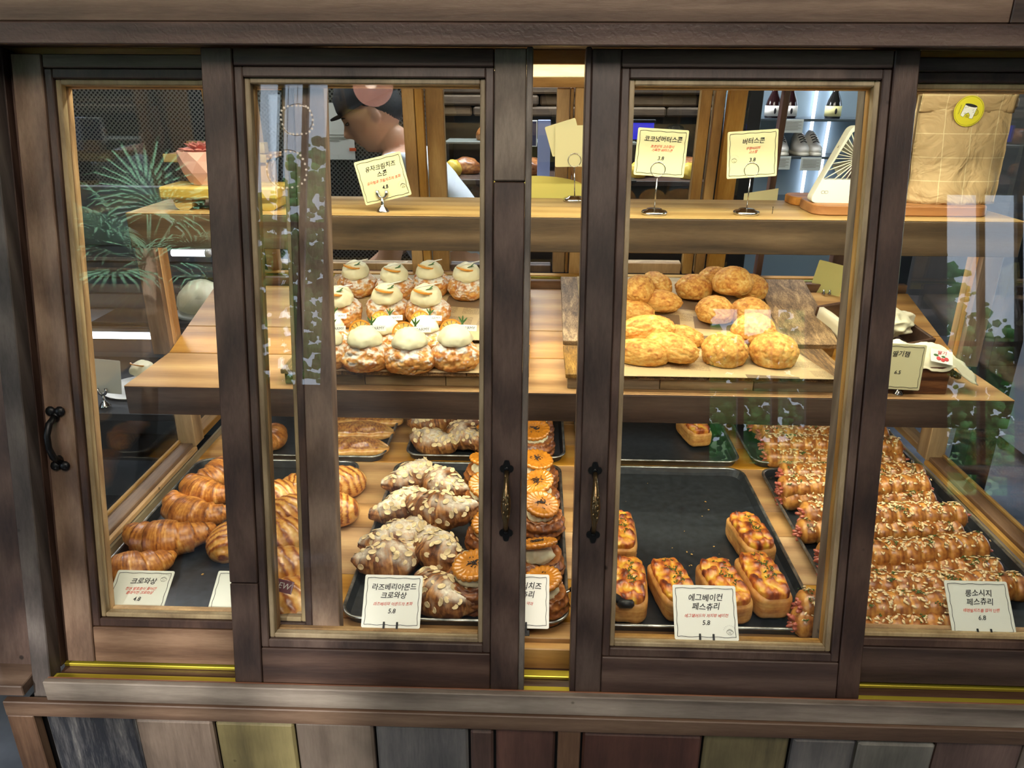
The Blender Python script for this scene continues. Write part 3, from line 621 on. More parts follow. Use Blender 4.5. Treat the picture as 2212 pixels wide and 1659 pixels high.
def cream_mesh(seed, r, h, z0, wob=0.10):
    def fn(d):
        f = fbm(d.x * 2.4, d.y * 2.4, d.z * 1.6, seed); q = 1 + wob * f + 0.03 * nz(d.x * 8, d.y * 8, d.z * 4, seed)
        z = d.z * h * q
        if d.z < 0: z = -h * 0.32 * (-d.z) + 0.0025 * nz(math.atan2(d.y, d.x) * 3, 0, 0, seed)
        return V(d.x * r * q, d.y * r * q, z0 + z), 0, 0
    return blob('cream', 4, fn)
def tube_roll(seed, Ln, Rad, n, bendy):
    def fn(a, b):
        u = 2 * a - 1; v = 2 * PI * b
        x = u * Ln / 2; y = bendy * (1 - u * u) + 0.004 * math.sin(u * 4 + seed)
        ph = a * n + 0.16 * math.cos(v + 0.6) + 0.08 * nz(u * 3, seed, 0)
        f = ph - math.floor(ph); sc_ = abs(math.sin(PI * f)) ** 0.45
        end = clamp((1 - abs(u)) / 0.05) ** 0.5
        r = Rad * (0.80 + 0.22 * sc_) * (0.55 + 0.45 * end) * (1 + 0.05 * fbm(u * 6, math.cos(v), math.sin(v), seed))
        z = math.sin(v) * r * 0.88; lo = -Rad * 0.6
        if z < lo: z = lo + (z - lo) * 0.1
        c = 0.56 - 0.36 * (1 - sc_) + 0.26 * fbm(u * 14, math.cos(v) * 2, math.sin(v) * 2, seed) + 0.22 * math.sin(v) * f + 0.08 * math.sin(u * 260)
        return V(x, y + math.cos(v) * r, z - lo + 0.001), clamp(c), 0
    return grid_mesh('roll_dough', 120, 24, fn)
def disc_mesh(name, r, t, n=8, sq=1.0, cup=0.0):
    vs = [(r * math.cos(2 * PI * k / n), r * sq * math.sin(2 * PI * k / n), cup) for k in range(n)] + [(0, 0, 0)] + \
         [(r * 0.94 * math.cos(2 * PI * k / n), r * sq * 0.94 * math.sin(2 * PI * k / n), cup + t) for k in range(n)] + [(0, 0, t)]
    fs = []
    for k in range(n):
        k2 = (k + 1) % n; fs += [(k2, k, n), (n + 1 + k, n + 1 + k2, 2 * n + 1), (k, k2, n + 1 + k2, n + 1 + k)]
    me = bpy.data.meshes.new(name); me.from_pydata(vs, [], fs); return me
FLK = [disc_mesh('almond_flake', 0.0082, 0.0007, 9, 0.68, 0.0010), disc_mesh('almond_flake', 0.0066, 0.0007, 9, 0.72, -0.0006)]
for m_ in FLK: m_.materials.append(M['flake'])
def surface_pts(me, n, seed, zmin=0.3, test=None, sep=0.0):
    rr = random.Random(seed); c = [v for v in me.vertices if v.normal.z > zmin and (test is None or test(v.co))]; out = []
    for _ in range(n * 6):
        if len(out) >= n or not c: break
        v = rr.choice(c)
        if sep and any((v.co - o[0]).length < sep for o in out): continue
        out.append((v.co.copy(), v.normal.copy()))
    return out
def scatter(parts, pts, mesh_list, parent, name, seed, lift=0.0006, tiltj=0.35):
    rr = random.Random(seed)
    for p, nn in pts:
        q = (nn + V(rr.gauss(0, tiltj), rr.gauss(0, tiltj), abs(rr.gauss(0, 0.1)))).normalized().to_track_quat('Z', 'Y')
        o = bpy.data.objects.new(name, rr.choice(mesh_list)); C.objects.link(o); o.parent = parent
        o.rotation_mode = 'QUATERNION'; o.rotation_quaternion = q @ Vector((0, 0, 1)).rotation_difference(Vector((0, 0, 1))) @ Matrix.Rotation(rr.uniform(0, 6.28), 3, 'Z').to_quaternion()
        o.location = p + nn * lift
def bits(pts, seed, sx, sy, sz, lift=0.0008, n=3):
    """tiny chopped pieces joined in one mesh"""
    rr = random.Random(seed); mb = MB()
    for p, nn in pts:
        for _ in range(n):
            q = Matrix.Rotation(rr.uniform(0, 6.28), 3, 'Z').to_4x4(); t = nn.to_track_quat('Z', 'Y').to_matrix().to_4x4()
            s = rr.uniform(0.6, 1.3); off = V(rr.gauss(0, sx * 1.2), rr.gauss(0, sx * 1.2), 0)
            mb.ell(p + t @ off + nn * lift, sx * s, sy * s, sz * s, 5, 3, (t @ q))
    return mb

# ---------- trays
def tray_mesh(L_, W_):
    def loop(ins, z, r):
        pts = []; x0, x1, y0, y1 = -W_ / 2 + ins, W_ / 2 - ins, -L_ / 2 + ins, L_ / 2 - ins; r = max(r - ins, 0.004)
        for cx, cy, a0 in ((x1 - r, y1 - r, 0), (x0 + r, y1 - r, 90), (x0 + r, y0 + r, 180), (x1 - r, y0 + r, 270)):
            for k in range(7): a = math.radians(a0 + 15 * k); pts.append(V(cx + r * math.cos(a), cy + r * math.sin(a), z))
        return pts
    def strip(prof):
        vs = []; fs = []; n = 28
        for ins, z in prof: vs += loop(ins, z, 0.038)
        for i in range(len(prof) - 1):
            for k in range(n): k2 = (k + 1) % n; fs.append((i * n + k, i * n + k2, (i + 1) * n + k2, (i + 1) * n + k))
        return vs, fs, n
    vs, fs, n = strip([(0.010, 0.0), (0.003, 0.016), (0.0035, 0.0165), (0.006, 0.017), (0.013, 0.0025), (0.016, 0.0015)])
    m0 = len(vs) - n; fs.append(tuple(range(m0, m0 + n))); fs.append(tuple(range(n - 1, -1, -1)))
    body = bpy.data.meshes.new('pan'); body.from_pydata([tuple(p) for p in vs], [], fs)
    vs, fs, n = strip([(0.006, 0.0175), (0.0045, 0.0192), (0.0022, 0.0198), (0.0, 0.0185), (-0.0005, 0.0165), (0.0015, 0.0150), (0.0035, 0.0155), (0.006, 0.0175)])
    rim = bpy.data.meshes.new('rim'); rim.from_pydata([tuple(p) for p in vs], [], fs); smooth(rim); return body, rim
tb, tr_ = tray_mesh(0.592, 0.402)
tray = thing('baking_tray', 'x', 'tray', group='black sheet pans on the case deck'); link('pan', tb, M['tray'], tray); link('rim', tr_, M['rim'], tray)
TF = TZ + 0.0030
TR = {}
tlist = [('T1', -0.620, 1.372, 'black sheet pan of croissants and striped pastries, front row at the left'),
         ('T2', -0.133, 1.376, 'black sheet pan of almond croissants and cookie topped cream pastries, front row'),
         ('T3', 0.304, 1.374, 'nearly empty black sheet pan with a few egg and bacon pastries, front row'),
         ('T4', 0.745, 1.376, 'black sheet pan heaped with long sausage pastries, front row at the right'),
         ('T5', -0.570, 1.985, 'black sheet pan with glazed boat shaped pies, back row at the left'),
         ('T6', -0.120, 2.000, 'black sheet pan with almond croissants, back row beneath the middle shelf'),
         ('T7', 0.312, 1.995, 'black sheet pan holding one last egg pastry, back row'),
         ('T8', 0.740, 1.995, 'black sheet pan of sausage pastries, back row at the right')]
for i, (k, x, y, lab) in enumerate(tlist):
    t = tray if i == 0 else dup(tray, (0, 0, 0)); t.location = (x, y, TZ); t['label'] = lab; TR[k] = t
def place(proto, used, loc, rz=0.0, rx=0.0, ry=0.0, label=None, scale=1.0, group=None):
    rot = (rx, ry, rz)
    if not used[0]:
        used[0] = True; proto.location = loc; proto.rotation_euler = rot; proto.scale = (scale,) * 3
        if label: proto['label'] = label
        if group: proto['group'] = group
        return proto
    return dup(proto, loc, rot, label, group, scale)

# ---------- plain croissants
G = 'butter croissants on the left tray'
cr = []
for s in (1, 2, 3):
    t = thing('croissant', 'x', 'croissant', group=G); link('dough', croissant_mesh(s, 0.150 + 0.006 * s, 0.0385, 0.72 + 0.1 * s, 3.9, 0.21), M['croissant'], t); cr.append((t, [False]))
for i, (px, py, h, rz, rx, s, lab) in enumerate([
        (280, 1238, 0.020, 22, 0, 1.0, 'butter croissant behind the leftmost price card, partly hidden by it'),
        (357, 1170, 0.022, 4, 8, 1.08, 'large butter croissant above the leftmost card, both tips showing'),
        (413, 1112, 0.028, -22, 14, 1.0, 'butter croissant in the left row, second behind the leftmost card'),
        (440, 1065, 0.036, -30, 10, 0.96, 'butter croissant with a pinched peak, third in the left row'),
        (482, 1025, 0.030, 70, 0, 1.02, 'butter croissant at the far end of the left row, half behind the door stile'),
        (590, 948, 0.02, 84, 0, 0.85, 'small butter croissant standing lengthwise on the back left tray')]):
    p = onz(px, py, TF + h); p.z = TF + (h - 0.020 if h > 0.02 else 0)
    place(cr[i % 3][0], cr[i % 3][1], p, math.radians(rz), math.radians(rx), 0, lab, s, G)

# ---------- almond croissants
G = 'almond croissants dusted with sugar'
ac = []
for s in (11, 12, 13, 14):
    me = croissant_mesh(s, 0.142, 0.042, 0.75 + 0.12 * (s % 3), 3.0, 0.09, 0.0055, 0.75, 0.35, 0.08)
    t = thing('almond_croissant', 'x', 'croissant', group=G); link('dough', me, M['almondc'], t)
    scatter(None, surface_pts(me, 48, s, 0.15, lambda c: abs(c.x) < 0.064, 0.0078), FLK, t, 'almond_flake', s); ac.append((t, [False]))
for i, (px, py, h, rz, rx, s, lab) in enumerate([
        (893, 1035, 0.022, 55, 0, 1.0, 'almond croissant at the back left of its tray, pale with sugar'),
        (958, 1050, 0.036, -48, 6, 1.0, 'almond croissant with a curled tip leaning on the back left one'),
        (872, 1100, 0.026, 50, 0, 1.02, 'almond croissant in the second rank, left of the big flaky one'),
        (948, 1108, 0.048, -14, 8, 1.08, 'almond croissant lying across the pile with the most almond flakes'),
        (865, 1170, 0.030, 40, 0, 1.05, 'heavily sugared almond croissant in the third rank at the left'),
        (848, 1215, 0.022, 22, 0, 1.05, 'almond croissant directly behind its price card, dark tip at the left'),
        (945, 1195, 0.034, -52, 4, 1.05, 'brown almond croissant with folded ridge in the third rank'),
        (945, 1290, 0.022, -42, 0, 1.02, 'frontmost almond croissant beside the right edge of its price card'),
        (935, 960, 0.020, -20, 0, 1.0, 'almond croissant at the front of the back tray'),
        (1000, 945, 0.028, -55, 0, 1.0, 'almond croissant behind and right of the front one on the back tray'),
        (940, 918, 0.022, 15, 0, 1.0, 'almond croissant half hidden under the middle shelf, back tray'),
        (1040, 925, 0.022, 40, 0, 0.95, 'almond croissant touching the dark pastries on the back tray')]):
    p = onz(px, py, TF + h); p.z = TF + (h - 0.020)
    place(ac[i % 4][0], ac[i % 4][1], p, math.radians(rz), math.radians(rx), 0, lab, s * 0.95, G)

# ---------- striped chocolate pastries
def striped_mesh(s):
    def fn(d):
        f = fbm(d.x * 1.6, d.y * 1.6, d.z * 1.6, s)
        w_ = math.sin(d.x * 21 + 9 * d.y + 1.6 * d.z + 3.2 * nz(d.x * 1.6, d.y * 2, d.z, s)); r = 1 + 0.05 * f + 0.028 * w_ * clamp(d.z + 0.6)
        z = d.z * 0.038 * r
        if z < -0.020: z = -0.020 + (z + 0.020) * 0.1
        c = 0.24 + 0.16 * f + (0.48 * clamp(w_ * 2 - 0.4) if d.z > -0.25 else 0) + 0.15 * clamp(-d.z)
        return V(d.x * 0.058 * r, d.y * 0.043 * r, z + 0.021), clamp(c), 0
    return blob('dough', 5, fn)
G = 'striped chocolate pastries'
st_ = []
for s in (21, 22):
    t = thing('striped_pastry', 'x', 'pastry', group=G); link('dough', striped_mesh(s), M['choco'], t); st_.append((t, [False]))
for i, (px, py, h, rz, s, lab) in enumerate([
        (500, 1170, 0.02, 80, 1.0, 'striped pastry peeping out left of the dark door stile, beside the croissants'),
        (598, 1075, 0.02, 20, 1.0, 'dark glazed striped pastry at the back of the narrow pane gap'),
        (655, 1060, 0.02, -30, 1.0, 'striped pastry mostly behind the inner door stile, back of the tray'),
        (628, 1105, 0.045, 35, 0.95, 'striped pastry resting on the others in the narrow pane gap'),
        (590, 1135, 0.024, 10, 1.0, 'striped pastry with pale bands in the middle of the narrow pane gap'),
        (622, 1165, 0.028, 15, 1.1, 'striped pastry with dark diagonal bands, third from the front in the gap'),
        (618, 1235, 0.030, 5, 1.15, 'large striped pastry with fine lines, second from the front in the gap'),
        (632, 1305, 0.025, 10, 1.15, 'frontmost striped pastry at the foot of the narrow pane gap'),
        (735, 1045, 0.022, 25, 1.05, 'round striped pastry right of the inner stile, nearer the tray corner'),
        (722, 1100, 0.022, -20, 1.0, 'round striped pastry right of the inner stile, lower of the pair')]):
    p = onz(px, py, TF + h); p.z = TF + max(0, h - 0.022); place(st_[i % 2][0], st_[i % 2][1], p, math.radians(rz), 0, 0, lab, s, G)

# ---------- boat shaped pies on the back left tray
def boat_mesh(s):
    def fn(a, b):
        u = 2 * a - 1; v = 2 * PI * b; pr = max(0.0, 1 - abs(u) ** 2.3) ** 0.6
        r = 0.004 + 0.034 * pr; dip = clamp(math.sin(v) * 2 - 0.9) * 0.010 * pr
        y = math.cos(v) * r * 1.15 + 0.016 * (1 - u * u); z = math.sin(v) * r * 0.62 + 0.003 * nz(u * 4, math.cos(v) * 2, 0, s) - dip
        z = max(z, -0.012) + 0.0125
        top = math.sin(v) > 0.62
        c = 0.22 + 0.2 * fbm(u * 6, math.cos(v) * 3, math.sin(v), s) + 0.05 * math.sin(v * 14) + (0.22 + 0.5 * nz(u * 40, v * 8, 0, s) if top and abs(u) < 0.75 else 0)
        return V(u * 0.098, y, z), clamp(c), 0
    return grid_mesh('dough', 60, 32, fn)
G = 'boat shaped pies on the back left tray'
t = thing('boat_pie', 'x', 'pie', group=G); link('dough', boat_mesh(31), M['choco'], t); us = [False]
for px, py, rz, lab in ((752, 970, 6, 'front boat shaped pie with pale folded sides on the back left tray'), (768, 935, 4, 'glossy boat shaped pie behind the front one on the back left tray'), (790, 908, 2, 'boat shaped pie farthest back, cut off by the middle shelf')):
    p = onz(px, py, TF + 0.015); p.z = TF; place(t, us, p, math.radians(rz), 0, 0, lab, 1.05, G)

# ---------- pastries with cream and a scalloped honey cookie
def cookie_mesh():
    def prof(a, b):
        pass
    n = 80; vs = []; fs = []
    rings = [(0.0, 0.0), (0.9, 0.0), (1.0, 0.003), (1.0, 0.0065), (0.93, 0.0095), (0.80, 0.0098), (0.66, 0.0082), (0.55, 0.0095), (0.3, 0.0092), (0.0, 0.0092)]
    for (r, z) in rings:
        for k in range(n):
            a = 2 * PI * k / n; sc_ = 1 + (0.065 * abs(math.cos(10 * a)) - 0.03 if r > 0.85 else 0); zz = z + (0.0016 * abs(math.cos(10 * a)) - 0.0006 if r > 0.6 and z > 0.005 else 0)
            vs.append((0.0365 * r * sc_ * math.cos(a), 0.0365 * r * sc_ * math.sin(a), zz))
    for i in range(len(rings) - 1):
        for k in range(n): k2 = (k + 1) % n; fs.append((i * n + k, i * n + k2, (i + 1) * n + k2, (i + 1) * n + k))
    me = bpy.data.meshes.new('cookie'); me.from_pydata(vs, [], fs); smooth(me); return me
def swirl_mesh(s):
    def fn(d):
        th = math.atan2(d.y, d.x); f = fbm(d.x * 2, d.y * 2, d.z * 2, s); g = nz(d.x * 7, d.y * 7, d.z * 9, s)
        r = 1 + 0.06 * f + 0.05 * g + 0.04 * math.sin(d.z * 16 + th + s)
        rr_ = math.sqrt(d.x ** 2 + d.y ** 2); z = d.z * 0.040 * r
        if d.z > 0.45: z = 0.016 + 0.006 * g + 0.012 * math.exp(-((rr_ - 0.72) / 0.2) ** 2)
        if z < -0.024: z = -0.024
        rad = 0.050 * r * (1 if abs(d.z) > 0.75 else (1.0 / max(rr_, 0.75)) * rr_ ** 0.5)
        return V(d.x * rad, d.y * rad, z + 0.0245), clamp(0.5 + 0.35 * g + 0.2 * f - 0.1 * math.sin(d.z * 16 + th + s)), 0
    return blob('dough', 5, fn)
G = 'honey cookie cream pastries'
yk = []
ck = cookie_mesh(); ck.materials.append(M['cookie'])
for s in (41, 42, 43):
    t = thing('cookie_cream_pastry', 'x', 'pastry', group=G); link('dough', swirl_mesh(s), M['dark'], t)
    link('cream', cream_mesh(s, 0.031, 0.024, 0.050, 0.16), M['cream'], t)
    c = link('cookie', ck, None, t); c.location = (0.0, -0.002, 0.069); c.rotation_euler = (math.radians(12 + 6 * (s % 3)), math.radians(4 * (s % 2)), s)
    rr = random.Random(s); b = MB()
    for _ in range(40): b.ell((rr.gauss(0, 0.006), rr.gauss(0.002, 0.006), 0.0105), 0.0030, 0.0008, 0.0008, 4, 3, Matrix.Rotation(rr.uniform(0, 6), 4, 'Z'))
    b.build('seeds', M['sesame'], c, kind='stuff'); yk.append((t, [False]))
for i, (px, py, rz, s, lab) in enumerate([
        (1160, 1218, 0, 1.03, 'honey cookie cream pastry nearest the front but one in the open gap, cookie tipped forward'),
        (1170, 1292, 40, 0.95, 'honey cookie cream pastry behind the cut off price card in the open gap'),
        (1166, 1128, 80, 1.0, 'honey cookie cream pastry in the open gap, third from the front'),
        (1160, 1078, 120, 0.98, 'honey cookie cream pastry in the open gap, fourth from the front'),
        (1158, 1030, 150, 1.0, 'honey cookie cream pastry at the far end of the front tray in the open gap'),
        (1155, 962, 30, 1.0, 'honey cookie cream pastry at the front of the back tray, cookie nearly level'),
        (1155, 925, 200, 1.0, 'honey cookie cream pastry just under the middle shelf board'),
        (1022, 1268, 70, 1.05, 'honey cookie cream pastry in the left file, next to the frontmost almond croissant'),
        (1058, 1165, 10, 0.98, 'honey cookie cream pastry in the left file with its cookie behind the door stile'),
        (1048, 1085, 190, 0.98, 'honey cookie cream pastry in the left file, third from the front'),
        (1048, 1028, 230, 0.96, 'honey cookie cream pastry in the left file, farthest back of the front tray'),
        (1062, 950, 260, 0.96, 'honey cookie cream pastry on the back tray beside the door stile')]):
    p = onz(px, py, TF + 0.030); p.z = TF; place(yk[i % 3][0], yk[i % 3][1], p, math.radians(rz), 0, 0, lab, s, G)

# ---------- egg and bacon pastries
def box_round(d, hx, hy, hz, k=5.0):
    m = (abs(d.x) ** k + abs(d.y) ** k + abs(d.z) ** k) ** (-1 / k); return V(d.x * m * hx, d.y * m * hy, d.z * m * hz)
def egg_meshes(s):
    def side(d):
        p = box_round(d, 0.032, 0.066, 0.024); g = nz(p.x * 60, p.y * 60, p.z * 60, s); lay = nz(p.z * 420, p.x * 14, p.y * 14, s) * 1.3
        p = p * (1 + 0.03 * g); p.x *= 1 + 0.10 * clamp(d.z); return V(p.x, p.y, p.z + 0.0245), clamp(0.35 + 0.22 * lay + 0.3 * g), 0
    def top(d):
        p = box_round(d, 0.029, 0.062, 0.014, 4); f = nz(p.x * 70, p.y * 70, 0, s); g = fbm(p.x * 120, p.y * 120, 1, s + 2)
        z = p.z * (1 + 0.5 * f + 0.35 * g) if d.z > 0 else p.z * 0.5
        return V(p.x * (1 + 0.05 * g), p.y * (1 + 0.04 * f), z + 0.046), clamp(0.46 + 1.0 * f + 0.6 * g - 6 * (0.02 - abs(p.x)) * 0.3), 0
    return blob('dough', 5, side), blob('cheese_top', 5, top)
G = 'egg and bacon pastries'
eg = []
for s in (51, 52, 53):
    a, b = egg_meshes(s); t = thing('egg_pastry', 'x', 'pastry', group=G); link('dough', a, M['side'], t); link('cheese_top', b, M['cheese'], t)
    bits(surface_pts(b, 26, s, 0.3, lambda c: abs(c.x - 0.004) < 0.009 and abs(c.y - 0.01) < 0.036), s, 0.0016, 0.0011, 0.0006, 0.001, 4).build('parsley', M['parsley'], t, kind='stuff'); eg.append((t, [False]))
for i, (px, py, rz, s, lab) in enumerate([
        (1646, 1262, 6, 1.06, 'egg pastry nearest the right rim of its tray, bright parsley on top'),
        (1620, 1162, 8, 1.0, 'egg pastry standing end to end behind the rightmost front one'),
        (1562, 1275, 10, 1.04, 'egg pastry half behind the right edge of its price card'),
        (1452, 1270, 10, 1.0, 'egg pastry half behind the left edge of its price card'),
        (1355, 1272, -4, 1.05, 'egg pastry above the black tongs knob, beside the handle stile'),
        (1338, 1160, -2, 1.0, 'egg pastry cut off by the handle stile, second from the front there'),
        (1498, 925, 12, 0.95, 'single egg pastry left on the back tray under the shelf')]):
    p = onz(px, py, TF + 0.03); p.z = TF; place(eg[i % 3][0], eg[i % 3][1], p, math.radians(rz), 0, 0, lab, s, G)

# ---------- long sausage pastries
G = 'long sausage pastries'
sp = []
for s in (61, 62, 63, 64):
    me = tube_roll(s, 0.335, 0.0285, 11, 0.006 * (s % 3 - 1)); t = thing('sausage_pastry', 'x', 'pastry', group=G); link('dough', me, M['roll'], t)
    tp = surface_pts(me, 210, s, 0.6, lambda c: abs(c.x) < 0.155)
    bits(tp, s, 0.0050, 0.0024, 0.0013, 0.0012, 1).build('chopped_nuts', M['nut'], t, kind='stuff')
    bits(surface_pts(me, 26, s + 9, 0.75, lambda c: math.sin(c.x * 60 + s) > 0.1), s, 0.0019, 0.0011, 0.0007, 0.0024, 7).build('parsley', M['parsley'], t, kind='stuff')
    for e_, (sgn, n_) in enumerate(((-1, 9), (1, 3))):
        rr = random.Random(s + e_); mb = MB()
        for k in range(n_):
            a = 2 * PI * k / n_ + rr.random(); q = V(sgn * (0.164 + rr.uniform(0, 0.008)), math.cos(a) * 0.012, 0.018 + math.sin(a) * 0.010)
            dr = V(sgn * 1.0, math.cos(a) * 0.9, math.sin(a) * 0.7).normalized(); mb.ell(q, 0.0048, 0.0036, 0.0085, 7, 5, dr.to_track_quat('Z', 'Y').to_matrix().to_4x4())
        mb.build('sausage_end', M['sausage'], t, kind='stuff')
    sp.append((t, [False]))
rows = [(1925, 1348, 0.018, 1, 'frontmost sausage pastry, running under the rightmost price card'),
        (1935, 1312, 0.040, 2, 'second sausage pastry from the front, its end left of the price card top'),
        (2010, 1262, 0.024, 0, 'sausage pastry level with the top of the rightmost price card'),
        (1965, 1228, 0.020, 1, 'low sausage pastry tucked between two higher ones, third gap from the front'),
        (1952, 1192, 0.046, 8, 'fat sausage pastry lying on top of the heap, bent up at its right end'),
        (1900, 1150, 0.022, 3, 'sausage pastry below and behind the fat topmost one'),
        (1905, 1112, 0.044, 2, 'sausage pastry with pale nuts in the middle of the heap, red ends at the left'),
        (1850, 1078, 0.022, 1, 'low sausage pastry two from the back on the front tray'),
        (1845, 1052, 0.046, 4, 'sausage pastry with a torn pink end sticking up at the right'),
        (1840, 1025, 0.024, 2, 'sausage pastry farthest back on the front tray'),
        (1800, 990, 0.020, 0, 'frontmost sausage pastry of the back tray'),
        (1795, 962, 0.044, -1, 'sausage pastry on top at the back tray, thick with nuts'),
        (1778, 940, 0.022, 1, 'sausage pastry second from the shelf edge on the back tray'),
        (1760, 922, 0.030, 0, 'sausage pastry just under the middle shelf board at the right')]
for i, (px, py, h, rz, lab) in enumerate(rows):
    p = onz(px, py, TF + h); p.z = TF + h - 0.018; place(sp[i % 4][0], sp[i % 4][1], p, math.radians(rz), 0, 0, lab, 1.0, G)
# crumbs on the trays
rr = random.Random(5); mb = MB()
for (x, y, sx_, sy_, n_) in ((-0.565, 1.30, 0.05, 0.05, 14), (0.30, 1.35, 0.12, 0.15, 26), (-0.18, 1.2, 0.05, 0.05, 10), (0.86, 1.35, 0.03, 0.18, 26), (0.60, 1.45, 0.02, 0.16, 12)):
    for _ in range(n_):
        s = rr.uniform(0.0007, 0.0032); mb.ell((clamp(rr.gauss(x, sx_), x - 0.09, x + 0.09), rr.gauss(y, sy_), TF + s * 0.5), s, s * 0.6, s * 0.5, 5, 4, Matrix.Rotation(rr.uniform(0, 6), 4, 'Z'))
mb.build('pastry_crumbs', M['crumb'], None, kind='stuff', label='loose golden pastry crumbs scattered on the black pans', category='crumbs')
# ================================================================== crates, paper and scones on the middle shelf
def newsprint():
    m, nt, b, N, L = newmat('printed_paper')
    tc = N.new('ShaderNodeTexCoord'); mp = N.new('ShaderNodeMapping'); mp.inputs['Rotation'].default_value = (0, 0, 0.12); L.new(tc.outputs['UV'], mp.inputs['Vector'])
    bl = N.new('ShaderNodeTexBrick'); bl.inputs['Scale'].default_value = 1.0; bl.inputs['Brick Width'].default_value = 0.9; bl.inputs['Row Height'].default_value = 0.52; bl.inputs['Mortar Size'].default_value = 0.07
    bl.inputs['Color1'].default_value = (1, 1, 1, 1); bl.inputs['Color2'].default_value = (0, 0, 0, 1); bl.inputs['Mortar'].default_value = (0, 0, 0, 1); bl.inputs['Bias'].default_value = 0.1; L.new(mp.outputs[0], bl.inputs['Vector'])
    sep = N.new('ShaderNodeSeparateXYZ'); L.new(mp.outputs[0], sep.inputs[0])
    ln = N.new('ShaderNodeMath'); ln.operation = 'MULTIPLY'; ln.inputs[1].default_value = 19.0; L.new(sep.outputs['Y'], ln.inputs[0])
    fr = N.new('ShaderNodeMath'); fr.operation = 'FRACT'; L.new(ln.outputs[0], fr.inputs[0])
    g = N.new('ShaderNodeMath'); g.operation = 'GREATER_THAN'; g.inputs[1].default_value = 0.5; L.new(fr.outputs[0], g.inputs[0])
    nn = N.new('ShaderNodeTexNoise'); nn.inputs['Scale'].default_value = 40; L.new(mp.outputs[0], nn.inputs['Vector'])
    g2 = N.new('ShaderNodeMath'); g2.operation = 'GREATER_THAN'; g2.inputs[1].default_value = 0.44; L.new(nn.outputs['Fac'], g2.inputs[0])
    a = N.new('ShaderNodeMath'); a.operation = 'MULTIPLY'; L.new(g.outputs[0], a.inputs[0]); L.new(g2.outputs[0], a.inputs[1])
    bg = N.new('ShaderNodeMath'); bg.operation = 'GREATER_THAN'; bg.inputs[1].default_value = 0.35; L.new(bl.outputs['Color'], bg.inputs[0]); c = N.new('ShaderNodeMath'); c.operation = 'MULTIPLY'; L.new(a.outputs[0], c.inputs[0]); L.new(bg.outputs[0], c.inputs[1])
    sc2 = N.new('ShaderNodeMath'); sc2.operation = 'MULTIPLY'; sc2.inputs[1].default_value = 0.62; L.new(c.outputs[0], sc2.inputs[0])
    # a few dark printed picture blocks
    vo = N.new('ShaderNodeTexBrick'); vo.inputs['Scale'].default_value = 1.0; vo.inputs['Brick Width'].default_value = 1.3; vo.inputs['Row Height'].default_value = 0.9; vo.offset = 0.37
    vo.inputs['Color1'].default_value = (0, 0, 0, 1); vo.inputs['Color2'].default_value = (1, 1, 1, 1); vo.inputs['Mortar'].default_value = (0, 0, 0, 1); vo.inputs['Bias'].default_value = -0.25; vo.inputs['Mortar Size'].default_value = 0.16; L.new(mp.outputs[0], vo.inputs['Vector'])
    pk = N.new('ShaderNodeMath'); pk.operation = 'GREATER_THAN'; pk.inputs[1].default_value = 0.62; L.new(vo.outputs['Color'], pk.inputs[0])
    mxx = N.new('ShaderNodeMath'); mxx.operation = 'MAXIMUM'; L.new(sc2.outputs[0], mxx.inputs[0]); 
    p2 = N.new('ShaderNodeMath'); p2.operation = 'MULTIPLY'; p2.inputs[1].default_value = 0.75; L.new(pk.outputs[0], p2.inputs[0]); L.new(p2.outputs[0], mxx.inputs[1])
    mx = N.new('ShaderNodeMix'); mx.data_type = 'RGBA'; mx.inputs['A'].default_value = s2l((196, 170, 126)); mx.inputs['B'].default_value = s2l((84, 54, 44)); L.new(mxx.outputs[0], mx.inputs['Factor'])
    L.new(mx.outputs['Result'], b.inputs['Base Color']); b.inputs['Roughness'].default_value = 0.6; return m
M['paper'] = newsprint()
def paper(name, label, cf, nu, nv, uvs):
    vs = [tuple(cf(i / nu, j / nv)) for i in range(nu + 1) for j in range(nv + 1)]
    fs = [(i * (nv + 1) + j, (i + 1) * (nv + 1) + j, (i + 1) * (nv + 1) + j + 1, i * (nv + 1) + j + 1) for i in range(nu) for j in range(nv)]
    me = bpy.data.meshes.new(name); me.from_pydata(vs, [], fs); smooth(me)
    uv = me.uv_layers.new(name='UVMap'); 
    for p in me.polygons:
        for li in p.loop_indices:
            vi = me.loops[li].vertex_index; uv.data[li].uv = (vi // (nv + 1) / nu * uvs[0] + uvs[2], vi % (nv + 1) / nv * uvs[1] + uvs[3])
    o = link(name, me, M['paper']); o['label'] = label; o['category'] = 'paper'; o['group'] = 'printed paper liners under the scones'
    so = o.modifiers.new('thickness', 'SOLIDIFY'); so.thickness = 0.0004; return o
